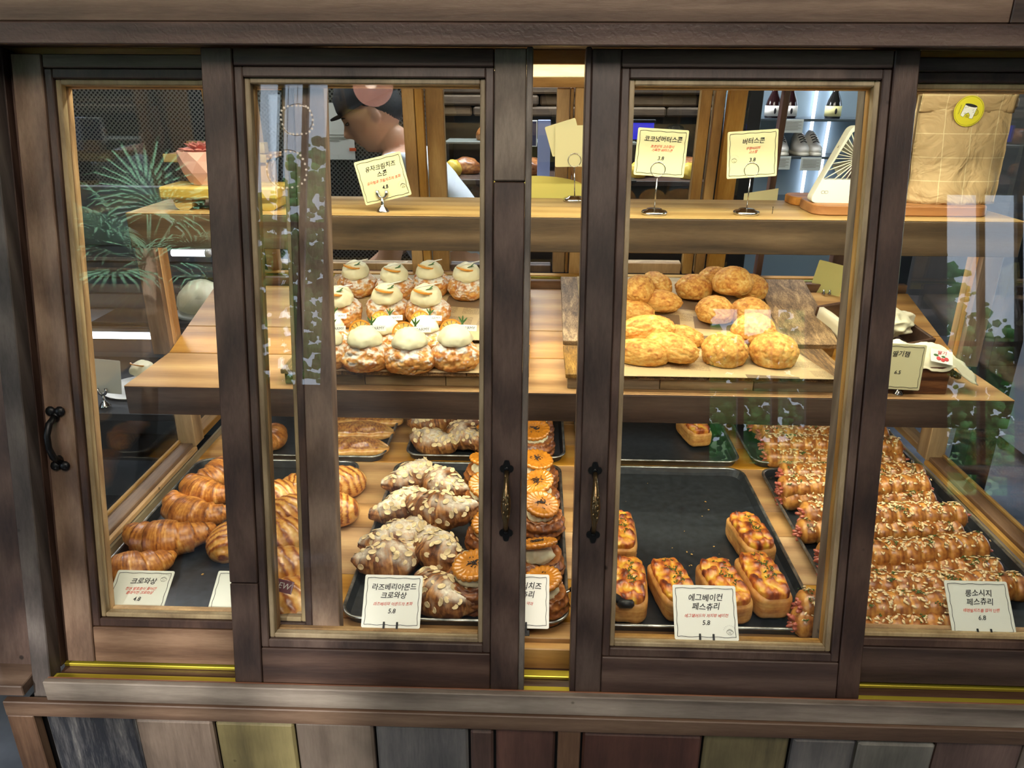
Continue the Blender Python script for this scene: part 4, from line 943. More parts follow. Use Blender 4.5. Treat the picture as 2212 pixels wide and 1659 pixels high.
# crates: slatted top on a low box; front crates level, rear crates follow the tilt of the shelf
FT = z_(-0.553)
def crate(name, label, x0, x1, y0, y1, T, zt, thick, zb, n, front_gap=0.0):
    t = thing(name, label, 'crate', group='rustic wooden display crates'); w_ = (x1 - x0) / n
    for k in range(n):
        MB(T).box(x0 + k * w_ + 0.0012, x0 + (k + 1) * w_ - 0.0012, y0, y1, zt - thick, zt, b=0.0012).build('slat', rust('Y') if k % 2 else wood('rustic_board2', [(74, 54, 32), (140, 106, 62), (208, 168, 106)], 'Y', 2.4, 0.6, 0.6, 0.3, saw=34, con=0.14, ring=0.03), t)
    fz0, fz1 = zb, zt - thick - 0.0004
    nb = 3; ww = (x1 - x0 - 0.01) / nb
    for k in range(nb): MB(T).box(x0 + 0.005 + k * ww + 0.0006, x0 + 0.005 + (k + 1) * ww - 0.0006, y0 + 0.010, y0 + 0.022, fz0, fz1, b=0.001).build('front_board', wood('crate_side', [(100, 82, 56), (146, 122, 86), (182, 156, 116)], 'X', 1.2), t)
    MB(T).box(x0 + 0.006, x0 + 0.018, y0 + 0.0225, y1 - 0.01, fz0, fz1, b=0.001).build('side_board', oak('Y'), t)
    MB(T).box(x1 - 0.018, x1 - 0.006, y0 + 0.0225, y1 - 0.01, fz0, fz1, b=0.001).build('side_board', oak('Y'), t)
    return t
I4 = Matrix.Identity(4)
crate('display_crate', 'low rustic crate in front on the middle shelf, under the cream scones', -0.522, -0.010, 1.458, 1.640, I4, FT, 0.010, MZ + 0.0006, 4)
crate('display_crate', 'low rustic crate in front on the middle shelf, under the butter scones', 0.062, 0.640, 1.458, 1.640, I4, FT, 0.010, MZ + 0.0006, 4)
crate('display_crate', 'tilted rustic crate at the back of the shelf, under the lemon topped scones', -0.522, -0.012, 0.012, 0.312, TT, 0.041, 0.012, 0.0006, 4)
crate('display_crate', 'tilted rustic crate at the back with a knotty bare board at its right', 0.062, 0.682, 0.012, 0.312, TT, 0.041, 0.012, 0.0006, 5)
def TTp(x, y, z): return TT @ V(x, y, z)
def wrink(u, v, s): return 0.0007 * (1 + nz(u * 5, v * 4, 0, s))
paper('printed_paper', 'printed brown paper covering the left tilted crate under the lemon topped scones', lambda u, v: TTp(-0.470 + 0.440 * u, 0.006 + 0.300 * v, 0.0418 + wrink(u, v, 1)), 24, 16, (4.4, 3.4, 0, 0))
paper('printed_paper', 'printed brown paper on the left front crate, its front edge hanging level', lambda u, v: V(-0.455 + 0.435 * u, 1.452 + 0.185 * v, FT + 0.0006 + wrink(u, v, 2)), 24, 10, (4.4, 1.9, 3, 5))
paper('printed_paper', 'printed greyish paper covering the right tilted crate under the butter scones', lambda u, v: TTp(0.105 + (0.462 - 0.03 * v) * u, 0.004 + 0.306 * v, 0.0418 + wrink(u, v, 3)), 24, 16, (4.4, 3.4, 7, 1))
paper('printed_paper', 'printed greyish paper on the right front crate, corner pointing right', lambda u, v: V(0.100 + (0.470 + 0.035 * (1 - v)) * u, 1.448 + 0.190 * v, FT + 0.0006 + wrink(u, v, 4)), 24, 10, (4.8, 1.9, 11, 7))
PT0 = TTp(0, 0, 0.043); PTN = (TT.to_3x3() @ V(0, 0, 1))
def on_rear(px, py, h=0.03): 
    p = onpl(px, py, PT0 + PTN * h, PTN); return p - PTN * h
def on_front(px, py, h=0.03):
    p = onz(px, py, FT + 0.002 + h); p.z -= h; return p
# cream scones ---------------------------------------------------------
tagv = text_mesh([('YEASTARMY', 0.0078)], 1, shear=0.0, jitter=0.0, thin=0.0)
def citrus(T, r=0.021, full=False):
    mb = MB(T); n = 18; sp_ = 2 * PI if full else PI
    def arc(rad, z, k=n): return [V(rad * math.cos(sp_ * i / k), rad * math.sin(sp_ * i / k), z) for i in range(k + 1)]
    o, i_ = arc(r, 0), arc(r * 0.86, 0)
    mb.prism(o + list(reversed(i_)), (0, 0, 1), 0.0032); return mb
def cream_scone(seed, kind):
    t = thing('cream_scone', 'x', 'scone'); me = bun_mesh(seed, 0.049, 0.046, 0.034, 0.10, sugar=0.9, crack=1.0, dark=0.02, rough2=0.03); link('dough', me, M['creamscone'], t)
    link('cream', cream_mesh(seed + 1, 0.034, 0.030, 0.052, 0.09), M['cream'], t)
    if kind == 0:       # citrus slice lying on the cream with a white stick and a leaf
        T = Matrix.Translation((-0.004, -0.012, 0.074)) @ Matrix.Rotation(math.radians(12), 4, 'Y') @ Matrix.Rotation(math.radians(-16), 4, 'X') @ Matrix.Rotation(PI, 4, 'Z')
        c = citrus(T, 0.021).build('citrus_slice', M['lemonrind'], t)
        mb = MB(T)
        for k in range(6):
            a0, a1 = PI * k / 6 + 0.06, PI * (k + 1) / 6 - 0.06
            mb.prism([V(0.001 * math.cos((a0 + a1) / 2), 0.001 * math.sin((a0 + a1) / 2), 0.0003)] + [V(0.0178 * math.cos(a), 0.0178 * math.sin(a), 0.0003) for a in (a0, (a0 + a1) / 2, a1)], (0, 0, 1), 0.0025)
        mb.build('segments', M['lemon'], c)
        MB().tube([(-0.02, -0.004, 0.078), (0.034, 0.004, 0.088)], 0.0013, 6).build('stick', M['white'], t)
        lf = MB(); lf.ell((0.010, -0.014, 0.0815), 0.0085, 0.0022, 0.0012, 8, 5, Matrix.Rotation(-0.25, 4, 'Y')); lf.ell((0.014, -0.011, 0.084), 0.006, 0.002, 0.0012, 8, 5, Matrix.Rotation(-0.5, 4, 'Y') @ Matrix.Rotation(0.6, 4, 'Z')); lf.build('leaf', M['leaf'], t)
    else:               # upright slice, leaf and a white name tag behind the cream
        T = Matrix.Translation((-0.010, 0.016, 0.066)) @ Matrix.Rotation(math.radians(74), 4, 'X')
        c = citrus(T, 0.023).build('citrus_slice', M['lemonrind'], t); mb = MB(T)
        for k in range(6):
            a0, a1 = PI * k / 6 + 0.06, PI * (k + 1) / 6 - 0.06
            mb.prism([V(0.001 * math.cos((a0 + a1) / 2), 0.001 * math.sin((a0 + a1) / 2), 0.0003)] + [V(0.0195 * math.cos(a), 0.0195 * math.sin(a), 0.0003) for a in (a0, (a0 + a1) / 2, a1)], (0, 0, 1), 0.0025)
        mb.build('segments', M['lemon'], c)
        lf = MB()
        for a in (-0.5, 0.1, 0.7): lf.ell((0.012 + 0.005 * a, 0.014, 0.086 + 0.003 * (1 - abs(a))), 0.0018, 0.0012, 0.010, 7, 5, Matrix.Rotation(a, 4, 'Y'))
        lf.build('leaf', M['leaf'], t)
        TG = Matrix.Translation((0.016, 0.006, 0.076)) @ Matrix.Rotation(math.radians(-4 + seed % 9), 4, 'Y') @ Matrix.Rotation(math.radians(62), 4, 'X')
        tg = MB(TG).box(-0.0255, 0.0255, -0.006, 0.006, -0.0005, 0.0005, b=0.0002).build('name_tag', M['white'], t, label='white tag lettered YEASTARMY')
        me2 = bpy.data.meshes.new('lettering'); me2.from_pydata([tuple(TG @ V(p[0] + 0.001, p[1] - 0.0028, 0.0008)) for p in tagv[0]], [], tagv[1]); link('lettering', me2, M['ink'], tg)
        MB(TG).box(-0.002, 0.002, -0.03, -0.006, -0.0004, 0.0004, b=0.0001).build('pick', M['white'], t)
    return t
G = 'lemon cream scones on the left crates'
A = [(cream_scone(s, 0), [False]) for s in (71, 72, 73)]; B = [(cream_scone(s, 1), [False]) for s in (74, 75, 76)]
k = 0
for px, py, rz, s, lab in ((770, 606, 0, 0.98, 'lemon cream scone at the back left corner of the tilted crate'), (852, 614, 20, 1.0, 'lemon cream scone second from the left in the back row'),
                       (930, 606, -15, 0.98, 'lemon cream scone third in the back row, cream dripping at its right'), (1008, 612, 10, 1.0, 'lemon cream scone at the right end of the back row'),
                       (735, 668, -10, 1.05, 'lemon cream scone in the second row, cut by the door edge at the left'), (835, 662, 25, 1.05, 'lemon cream scone with a tall leaf in the middle of the second row'),
                       (922, 666, 0, 1.08, 'lemon cream scone at the right of the second row with an angled stick')):
    p = on_rear(px, py); a = place(A[k % 3][0], A[k % 3][1], p, math.radians(rz), 0, 0, lab, s, G); a.rotation_euler = (math.atan(0.268) * 0.9, 0, math.radians(rz) * 0.4); k += 1
k = 0
for px, py, rz, s, lab, rear in ((832, 733, 5, 0.95, 'tagged cream scone tucked behind the two front left ones', 2), (916, 732, -6, 0.95, 'tagged cream scone tucked between the front middle and right ones', 2), (712, 728, 3, 0.95, 'tagged cream scone behind the leftmost front one, half behind the door edge', 2),
                           (790, 766, 0, 1.06, 'tagged cream scone in the front row with a sugared right side', 0), (886, 770, 8, 1.06, 'tagged cream scone in the front row with the smooth domed cream', 0),
                           (984, 764, -5, 1.06, 'tagged cream scone at the right end of the front row', 0), (706, 762, 0, 1.0, 'tagged cream scone at the left end of the front row, mostly behind the door frame', 0)):
    p = on_front(px, py, 0.026); place(B[k % 3][0], B[k % 3][1], p, math.radians(rz), 0, 0, lab, s, G); k += 1
# coconut scones (oblong) and butter scones (round) -----------------------
G = 'coconut butter scones'
cs = []
for s in (81, 82, 83):
    t = thing('coconut_scone', 'x', 'scone', group=G); link('dough', bun_mesh(s, 0.060, 0.034, 0.030, 0.06, crack=0.5, rough2=0.045, dark=0.02), M['scone'], t); cs.append((t, [False]))
for i, (px, py, h, rz, rx, s, lab, rear) in enumerate([
        (1375, 625, 0.050, 68, 30, 1.05, 'coconut scone leaning upright at the back, nearest the handle stile', 1), (1415, 612, 0.025, 100, 20, 1.0, 'coconut scone standing behind the leaning upright one', 1),
        (1418, 652, 0.020, -16, 0, 1.0, 'coconut scone with a darker seam lying right of the back pair', 1), (1362, 674, 0.020, -25, 0, 1.0, 'coconut scone lying low beside the handle stile, back crate', 1),
        (1398, 708, 0.052, 14, 4, 1.06, 'coconut scone perched on top of the front three', 2), (1385, 762, 0.020, -14, 0, 1.05, 'coconut scone at the front left of the right crate', 2),
        (1448, 750, 0.030, -42, 0, 1.1, 'coconut scone lying diagonally at the front, right of its neighbours', 2), (1470, 722, 0.022, -30, 0, 0.9, 'coconut scone peeping out behind the diagonal one', 2)]):
    p = on_rear(px, py, h) if rear == 1 else on_front(px, py, h)
    lift = max(0, h - 0.022); p.z += lift; a = place(cs[i % 3][0], cs[i % 3][1], p, math.radians(rz), math.radians(rx), 0, lab, s, G)
G = 'round butter scones'
bs = []
for s in (91, 92, 93, 94):
    t = thing('butter_scone', 'x', 'scone', group=G); link('dough', bun_mesh(s, 0.047, 0.044, 0.037, 0.07, crack=0.9, rough2=0.02, dark=0.02), M['scone'], t); bs.append((t, [False]))
for i, (px, py, h, rz, s, lab, rear) in enumerate([
        (1500, 622, 0.024, 0, 0.95, 'round butter scone at the back left of the bunch', 1), (1586, 612, 0.052, 40, 1.06, 'round butter scone raised on top at the back of the bunch', 1),
        (1622, 622, 0.024, 80, 0.95, 'round butter scone half hidden behind the raised one', 1), (1546, 672, 0.024, 120, 0.98, 'round butter scone alone in the middle of the tilted crate', 1), (1545, 604, 0.022, 10, 0.9, 'round butter scone behind the raised one at its left', 1),
        (1622, 674, 0.026, 160, 0.98, 'round butter scone at the right of the tilted crate, above the stacked one', 1), (1628, 708, 0.056, 200, 1.0, 'round butter scone stacked on top of the front pair', 2),
        (1566, 756, 0.026, 240, 1.1, 'large round butter scone at the front left of the bunch', 2), (1672, 758, 0.026, 290, 1.1, 'large round butter scone at the front right, lobed sides', 2), (1648, 728, 0.024, 30, 0.85, 'round butter scone wedged behind the front right one', 2)]):
    p = on_rear(px, py, h) if rear == 1 else on_front(px, py, h); p.z += max(0, h - 0.026); place(bs[i % 4][0], bs[i % 4][1], p, math.radians(rz), 0, 0, lab, s, G)
# ================================================================== price cards and their stands
ctex = {}
M['cream_card'] = plain('cream_card', (222, 214, 168), 0.35, coat=0.5)
def card(name, label, T, w_, h_, lines, red=None, price=None, stamp=None, mat=None, tsize=0.0125, border=True, rsize=0.0062, ty=None, corner=0.003, group='handwritten price cards'):
    """T: x right, y up, z towards the reader; origin at the card's centre"""
    t = thing(name, label, 'price card', group=group)
    pts = []
    for sx, sy, a0 in ((1, 1, 0), (-1, 1, 90), (-1, -1, 180), (1, -1, 270)):
        for k in range(4): a = math.radians(a0 + 30 * k); pts.append(V(sx * (w_ / 2 - corner) + corner * math.cos(a), sy * (h_ / 2 - corner) + corner * math.sin(a), -0.0007))
    MB(T).prism(pts, (0, 0, 1), 0.0012).build('card', mat or M['card'], t)
    if border:
        b = MB(T); m = 0.005; n = 16
        def wob(i, s): return 0.0006 * math.sin(i * 1.3 + s)
        for (p, q, s) in (((-1, -1), (1, -1), 0), ((1, -1), (1, 1), 1), ((1, 1), (-1, 1), 2), ((-1, 1), (-1, -1), 3)):
            P = [V(p[0] * (w_ / 2 - m), p[1] * (h_ / 2 - m), 0.0009).lerp(V(q[0] * (w_ / 2 - m), q[1] * (h_ / 2 - m), 0.0009), i / n) for i in range(n + 1)]
            P = [v_ + (V(0, wob(i, s), 0) if p[1] == q[1] else V(wob(i, s), 0, 0)) for i, v_ in enumerate(P)]; b.tube(P, 0.0004, 4)
        b.build('border_line', M['ink'], t)
    def put(nm, ln, mt, y, jit, sd, shear=0.18, thin=0.0035, x=0.0):
        v, f = text_mesh(ln, 1, shear=shear, jitter=jit, thin=thin, seed=sd)
        me = bpy.data.meshes.new(nm); me.from_pydata([tuple(T @ V(p[0] + x, p[1] + y, 0.00095)) for p in v], [], f); link(nm, me, mt, t)
    y = ty if ty is not None else h_ * 0.5 - 0.012 - tsize
    if lines: put('title', [(l, tsize) for l in lines], M['ink'], y, 0.05, len(lines[0]), x=0.001)
    y -= tsize * 1.15 * max(0, len(lines) - 1) + 0.012
    if red: put('description', [(l, rsize) for l in red], M['red'], y, 0.07, 5, 0.3, x=0.001)
    if price: put('price', [(price, 0.0105)], M['ink'], -h_ * 0.5 + (0.031 if len(lines) < 2 else 0.0235), 0.04, 3)
    if stamp:
        cx, cy = stamp; s = MB(T)
        s.tube([V(cx + 0.0052 * math.cos(a) * (1 + 0.1 * math.cos(4 * a)), cy + 0.0046 * math.sin(a), 0.0009) for a in [2 * PI * k / 14 for k in range(15)]], 0.00025, 4)
        s.tube([V(cx - 0.004, cy + 0.0015, 0.0009), V(cx, cy + 0.0035, 0.0009), V(cx + 0.004, cy + 0.0012, 0.0009)], 0.0004, 4)
        s.tube([V(cx - 0.002, cy - 0.004, 0.0009), V(cx - 0.0015, cy - 0.0005, 0.0009), V(cx + 0.001, cy - 0.0005, 0.0009), V(cx + 0.0015, cy - 0.004, 0.0009)], 0.0003, 4)
        for k, ch in enumerate('YEASTARMY'):
            a = math.radians(160 - k * 17); cur = text_mesh([(ch, 0.0026)], 1, shear=0, jitter=0, thin=0.0)
            s.add([V(0, 0, 0.00095) + V(cx + 0.0092 * math.cos(a), cy + 0.0092 * math.sin(a), 0) + Matrix.Rotation(a - PI / 2, 3, 'Z') @ V(*p) for p in cur[0]], cur[1])
        s.build('stamp_logo', M['faint'], t)
    return t
def upT(c, roll=0.0, lean=0.0, yaw=0.0):
    """card frame standing up facing the lens: lean back, then roll in its own plane"""
    return Matrix.Translation(c) @ Matrix.Rotation(math.radians(yaw), 4, 'Z') @ Matrix.Rotation(PI / 2 - math.radians(lean), 4, 'X') @ Matrix.Rotation(math.radians(roll), 4, 'Z')
def ring_stand(label, px, py, pyring, rr_=0.0145, wob=0.0):
    b = onz(px, py, SZ + 0.004); t = thing('card_stand', label, 'card stand', (b.x, b.y, SZ), group='round based wire card stands')
    MB().lathe([(0.0, 0.0), (0.0255, 0.0), (0.0265, 0.002), (0.0265, 0.006), (0.024, 0.008), (0.017, 0.009), (0.015, 0.012), (0.006, 0.013), (0.0, 0.013)], n=40).build('base', M['steel'], t)
    c = ony(px + wob, pyring, b.y); zc = c.z - SZ; dx = c.x - b.x
    MB().tube([(0, 0, 0.012), (dx, 0, zc - rr_)], 0.0013, 8).build('rod', M['steel'], t)
    for dy in (-0.0012, 0.0032): MB().tube([(dx + rr_ * math.cos(a), dy, zc + rr_ * math.sin(a)) for a in [2 * PI * k / 30 - PI / 2 for k in range(31)]], 0.0009, 6).build('ring', M['steel'], t)
    return b.y
yB = ring_stand('round steel card stand holding two blank cards in the gap between the doors', 1241, 431, 346)
yC = ring_stand('round steel card stand holding the coconut scone card', 1413, 459, 366, wob=8)
yD = ring_stand('round steel card stand holding the butter scone card', 1612, 459, 367, wob=11)
card('price_card', 'cream card lettered in black and red for coconut butter scones on a ring stand', upT(ony(1428, 330, yC + 0.001), -3, 3), 0.101, 0.091, ['코코넛버터스콘'], ['코코넛의 고소함이', '가득한 버터스콘'], '3.8', mat=M['cream_card'], tsize=0.0118)
card('price_card', 'cream card for butter scones with a grey stamp at its left, on a ring stand', upT(ony(1625, 333, yD + 0.001), 4, 3), 0.100, 0.091, ['버터스콘'], ['무염버터의', '고소함'], '3.8', stamp=(-0.036, -0.010), mat=M['cream_card'], tsize=0.0122)
card('blank_card', 'blank cream card held upright in the ring stand between the doors', upT(ony(1237, 316, yB + 0.0012), 1, 2), 0.078, 0.088, [], border=False, mat=M['cream_card'], group='blank backs of cards')
card('blank_card', 'blank card tilted behind the upright one between the doors', upT(ony(1218, 297, yB + 0.006), 17, 2), 0.070, 0.066, [], border=False, mat=M['cream_card'], group='blank backs of cards')
# two pronged stand with the citrus cream cheese scone card
b = onz(827, 455, SZ + 0.003); t = thing('card_stand', 'small two pronged steel stand holding the tilted citrus scone card', 'card stand', (b.x, b.y, SZ))
def prong_stand(t):
    MB().lathe([(0, 0), (0.0125, 0), (0.013, 0.002), (0.0105, 0.004), (0.0105, 0.006), (0.0075, 0.008), (0.0075, 0.0095), (0.004, 0.012), (0.003, 0.018), (0.003, 0.030), (0, 0.030)], n=28).build('base', M['steel'], t)
    for s in (-1, 1): MB().tube([(0, 0, 0.027), (s * 0.006, 0, 0.031), (s * 0.0095, 0, 0.036), (s * 0.0095, 0, 0.044)], [0.0028, 0.003, 0.0034, 0.0034], 10).build('prong', M['steel'], t)
prong_stand(t)
card('price_card', 'cream card for citrus cream cheese scones, tilted to the left on a two pronged stand', upT(ony(827, 386, b.y + 0.004), 13.5, 2), 0.099, 0.088, ['유자크림치즈', '스콘'], ['유자청과 크림치즈의 조화'], '4.8', stamp=(0.037, -0.022), mat=M['cream_card'], tsize=0.0118, rsize=0.0068)
# cards standing at the front rims of the trays, with black clips
def tray_card(label, px, py, lean, lines, red, price, w_=0.100, h_=0.085, roll=0.0, stamp=None, tsize=0.0125, rsize=0.0062, clip=None, lift=0.040):
    b = onz(px, py, TZ + lift); c = b + V(0, math.sin(math.radians(lean)) * h_ / 2, math.cos(math.radians(lean)) * h_ / 2)
    T = upT(c, roll, lean); card('price_card', label, T, w_, h_, lines, red, price, stamp=stamp, tsize=tsize, rsize=rsize)
    if clip:
        k = thing('card_clip', clip, 'card clip', group='black card clips on the tray rims'); Tb = upT(b, 0, lean)
        MB(Tb).box(-0.017, 0.017, -0.012 if lean < 50 else -0.004, -0.003, -0.003, 0.003, b=0.0006).build('bar', M['iron'], k)
        for s in (-1, 1): MB(Tb).box(s * 0.011 - 0.0016, s * 0.011 + 0.0016, -0.008, 0.010, 0.0012, 0.0030, b=0.0006).build('prong', M['iron'], k)
tray_card('white price card for croissants lying back at the lower left corner', 281, 1336, 60, ['크로와상'], ['천연 발효종이 들어간', '클래식한 크로와상'], '4.8', 0.103, 0.088, stamp=(0.036, 0.028), clip='black clip at the foot of the leftmost price card', lift=0.024)
tray_card('white price card for striped chocolate pastries, cut off by the door stile', 507, 1338, 60, ['쇼콜라'], ['진한 초콜릿이', '가득한 페스츄리'], '4.8', 0.103, 0.088, clip='black clip at the foot of the card cut off by the door stile', lift=0.024)
tray_card('white price card for raspberry almond croissants, glare on its lower half', 843, 1357, 42, ['라즈베리아몬드', '크로와상'], ['라즈베리와 아몬드의 조화'], '5.8', 0.098, 0.086, tsize=0.0118, clip='black clip with light bar below the almond croissant card')
tray_card('white price card for cookie cream pastries, its right half showing in the open gap', 1122, 1357, 42, ['약과크림치즈', '페스츄리'], ['크림치즈와 약과'], None, 0.098, 0.088, tsize=0.0125, clip='black clip below the card in the open gap')
tray_card('white price card for egg bacon pastries with a faint round stamp', 1527, 1383, 42, ['에그베이컨', '페스츄리'], ['에그샐러드와 저지방 베이컨'], '5.8', 0.104, 0.087, stamp=(0.038, -0.030), tsize=0.0125, clip='black clip below the egg bacon pastry card')
tray_card('white price card for long sausage pastries at the lower right', 2127, 1372, 42, ['롱소시지', '페스츄리'], ['에멘탈치즈를 얹어 단짠'], '6.8', 0.104, 0.087, tsize=0.0122, clip='black clip at the foot of the rightmost card')
# maroon tag over the striped pastries
b = onz(612, 1266, TF + 0.086); TG = upT(b, -12, 35)
t = thing('name_tag', 'small maroon tag lettered NEW among the striped pastries', 'tag'); MB(TG).box(-0.030, 0.017, -0.0105, 0.0105, -0.0008, 0.0008, b=0.0003).build('plate', plain('maroon_tag', (122, 72, 82), 0.35, coat=0.4), t)
v, f = text_mesh([('NEW', 0.014)], 1, shear=0.2, jitter=0.03, thin=0.0); me = bpy.data.meshes.new('lettering'); me.from_pydata([tuple(TG @ V(p[0] - 0.004, p[1] - 0.0045, 0.0011)) for p in v], [], f); link('lettering', me, M['white'], t)
MB(TG).box(-0.008, -0.005, -0.05, -0.0106, -0.0006, 0.0006).build('pick', M['white'], t)
# tongs: black handled tongs over the cookie pastries, and a black knob end on the egg pastry tray
t = thing('serving_tongs', 'black handled serving tongs resting on the rim between two trays', 'tongs')
a, c = onz(1170, 1300, TF + 0.020), onz(1262, 1262, TF + 0.060)
MB().tube([a, a.lerp(c, 0.45), a.lerp(c, 0.7)], [0.0022, 0.0035, 0.005], 8, flat=0.4).build('arm', M['steel'], t)
MB().tube([a.lerp(c, 0.68), a.lerp(c, 0.85), c], [0.006, 0.008, 0.0085], 12, flat=0.6).build('grip', M['black'], t)
kx = onz(1352, 1304, TF + 0.050)
MB().tube([c, c.lerp(kx, 0.5) + V(0, 0, 0.006), kx], [0.007, 0.0075, 0.009], 12, flat=0.7).build('grip', M['black'], t)
MB(Matrix.Translation(kx) @ Matrix.Rotation(math.radians(-35), 4, 'X')).lathe([(0.004, -0.007), (0.011, -0.007), (0.0145, -0.003), (0.0145, 0.003), (0.011, 0.007), (0.004, 0.007), (0.0035, 0.002), (0.0, 0.002)], n=24).build('knob', M['black'], t)

# ================================================================== things on the top shelf
YB_ = wood('yellow_bench', [(160, 130, 66), (190, 160, 88), (210, 184, 118)], 'X', 0.8, 0.4, 0.2, 0.1, holes=0)
t = thing('small_bench', 'small yellow wooden bench carrying the pink pot', 'bench')
b = onz(470, 452, SZ); by = b.y; xa = ony(348, 425, by - 0.02).x; xb = ony(602, 430, by - 0.02).x
MB().box(xa, xb, by - 0.03, by + 0.075, SZ + 0.024, SZ + 0.049, b=0.004).build('top', YB_, t)
for px in (405, 585):
    x = ony(px, 445, by).x; MB().prism([V(x - 0.022, by - 0.018, SZ + 0.0236), V(x + 0.020, by - 0.018, SZ + 0.0236), V(x + 0.017, by - 0.018, SZ + 0.006), V(x + 0.010, by - 0.018, SZ + 0.0005), V(x - 0.008, by - 0.018, SZ + 0.0005), V(x - 0.016, by - 0.018, SZ + 0.006)], (0, 1, 0), 0.07).build('leg', YB_, t)
t = thing('flower_pot', 'pink faceted plant pot on the yellow bench', 'plant pot', (ony(437, 408, by + 0.02).x + 0.008, by + 0.022, SZ + 0.0495))
n = 9; mb = MB(); R0 = [(0.028, 0.0), (0.043, 0.026), (0.049, 0.050), (0.050, 0.068), (0.046, 0.068), (0.042, 0.058)]
vs = []; fs = []
for i, (r, z) in enumerate(R0):
    for k in range(n): a = 2 * PI * (k + 0.5 * (i % 2)) / n; vs.append(V(r * math.cos(a), r * math.sin(a), z))
for i in range(len(R0) - 1):
    for k in range(n):
        k2 = (k + 1) % n; A_, B_, C_, D_ = i * n + k, i * n + k2, (i + 1) * n + k2, (i + 1) * n + k
        fs += ([(A_, B_, C_), (A_, C_, D_)] if i % 2 else [(A_, B_, D_), (B_, C_, D_)])
fs += [tuple(range(n - 1, -1, -1)), tuple(range((len(R0) - 1) * n, len(R0) * n))]
mb.add(vs, fs); mb.build('pot', plain('pink_ceramic', (214, 164, 150), 0.5), t)
pl = thing('succulent', 'dusty pink succulent growing in the pink pot', 'plant', (t.location.x, t.location.y, t.location.z + 0.058))
for ring, (cnt, el, ln_) in enumerate(((9, 18, 0.046), (8, 38, 0.040), (6, 58, 0.032), (4, 76, 0.024))):
    for k in range(cnt):
        a = 2 * PI * (k + 0.5 * ring) / cnt; e_ = math.radians(el); d = V(math.cos(a) * math.cos(e_), math.sin(a) * math.cos(e_), math.sin(e_))
        pts = [d * (ln_ * q) + V(0, 0, 0.004 * math.sin(q * PI)) for q in (0.05, 0.3, 0.6, 0.85, 1.0)]
        MB().tube(pts, [0.004, 0.008, 0.009, 0.005, 0.0008], 8, flat=0.35, up=V(0, 0, 1)).build('leaf', M.setdefault('succ', plain('succulent_pink', (190, 118, 112), 0.45, vary=0.15, bscale=60)), pl)
t = thing('wooden_stand', 'small honey coloured wooden stand with a raised slab behind the pink pot', 'stand'); y0 = by + 0.085
x0, x1 = ony(352, 345, y0).x, ony(578, 345, y0).x; zt = ony(450, 345, y0).z
MB().box(x0, x1, y0, y0 + 0.10, zt, zt + 0.010).build('slab', oak('X'), t); MB().box(x0 + 0.002, x1 - 0.002, y0 - 0.004, y0 - 0.0002, zt - 0.006, zt + 0.012).build('front_lip', YB_, t)
MB().box(x1 - 0.045, x1 - 0.002, y0 + 0.004, y0 + 0.06, SZ + 0.0005, zt - 0.0065).build('leg', oak('Z'), t); MB().box(x0 + 0.09, x0 + 0.11, y0 + 0.03, y0 + 0.07, SZ + 0.0005, zt - 0.0065).build('leg', darkw('Z'), t)
xh = ony(410, 310, y0).x; mb = MB()
for a, b_, c, d in ((-0.026, 0.026, 0.026, 0.030), (-0.026, -0.022, 0.0, 0.0258), (0.022, 0.026, 0.0, 0.0258)): mb.box(xh + a, xh + b_, y0 + 0.02, y0 + 0.05, zt + 0.0102 + c, zt + 0.0102 + d, b=0.0006)
MB().box(xh - 0.0215, xh + 0.0215, y0 + 0.03, y0 + 0.045, zt + 0.0104, zt + 0.036, b=0.001).build('block', oak('X'), t)
MB().box(x1 - 0.050, x1 - 0.012, y0 + 0.02, y0 + 0.05, zt + 0.0104, zt + 0.034, b=0.002).build('block', YB_, t)
# cutting boards, fan, paper bag
def rounded_board(name, label, x0, x1, y0, y1, z0, z1, r, mat, grp=None):
    pts = []
    for cx, cy, a0 in ((x1 - r, y1 - r, 0), (x0 + r, y1 - r, 90), (x0 + r, y0 + r, 180), (x1 - r, y0 + r, 270)):
        for k in range(9): a = math.radians(a0 + 11.25 * k); pts.append(V(cx + r * math.cos(a), cy + r * math.sin(a), z0))
    o = MB().prism(pts, (0, 0, 1), z1 - z0).build(name, mat, None); bv = o.modifiers.new('b', 'BEVEL'); bv.width = 0.002; bv.limit_method = 'ANGLE'
    o['label'] = label; o['category'] = 'board'; return o
ob = wood('cutting_board', [(150, 92, 44), (186, 124, 66), (206, 148, 88)], 'X', 0.8, 0.45, 0.15, 0.1, holes=0)
f0 = onz(1758, 463, SZ + 0.002); f1 = ony(2135, 455, f0.y + 0.01)
fb = rounded_board('wooden_board', 'rounded orange brown board under the fan and the paper bag', f0.x, f1.x, f0.y - 0.005, f0.y + 0.12, SZ + 0.0004, SZ + 0.0205, 0.03, ob)
g0 = onz(1724, 449, SZ + 0.002); rounded_board('wooden_board', 'second rounded board behind, showing left of the fan', g0.x, g0.x + 0.13, f0.y + 0.1215, f0.y + 0.21, SZ + 0.0004, SZ + 0.0185, 0.028, ob)
BZ = SZ + 0.0209
t = thing('desk_fan', 'white rechargeable desk fan with radial spokes standing on the rounded board', 'fan'); fy = f0.y + 0.045
M['fan'] = plain('fan_white', (240, 238, 220), 0.4)
def FP(px, py, dy=0.0): q = ony(px, py, fy); return V(q.x, fy + dy, q.z)
bl, br_ = FP(1762, 436), FP(1930, 436); top = FP(1850, 276); hub = FP(1853, 342)
bl.z = br_.z = BZ; W2 = (br_.x - bl.x) / 2; cxm = hub.x
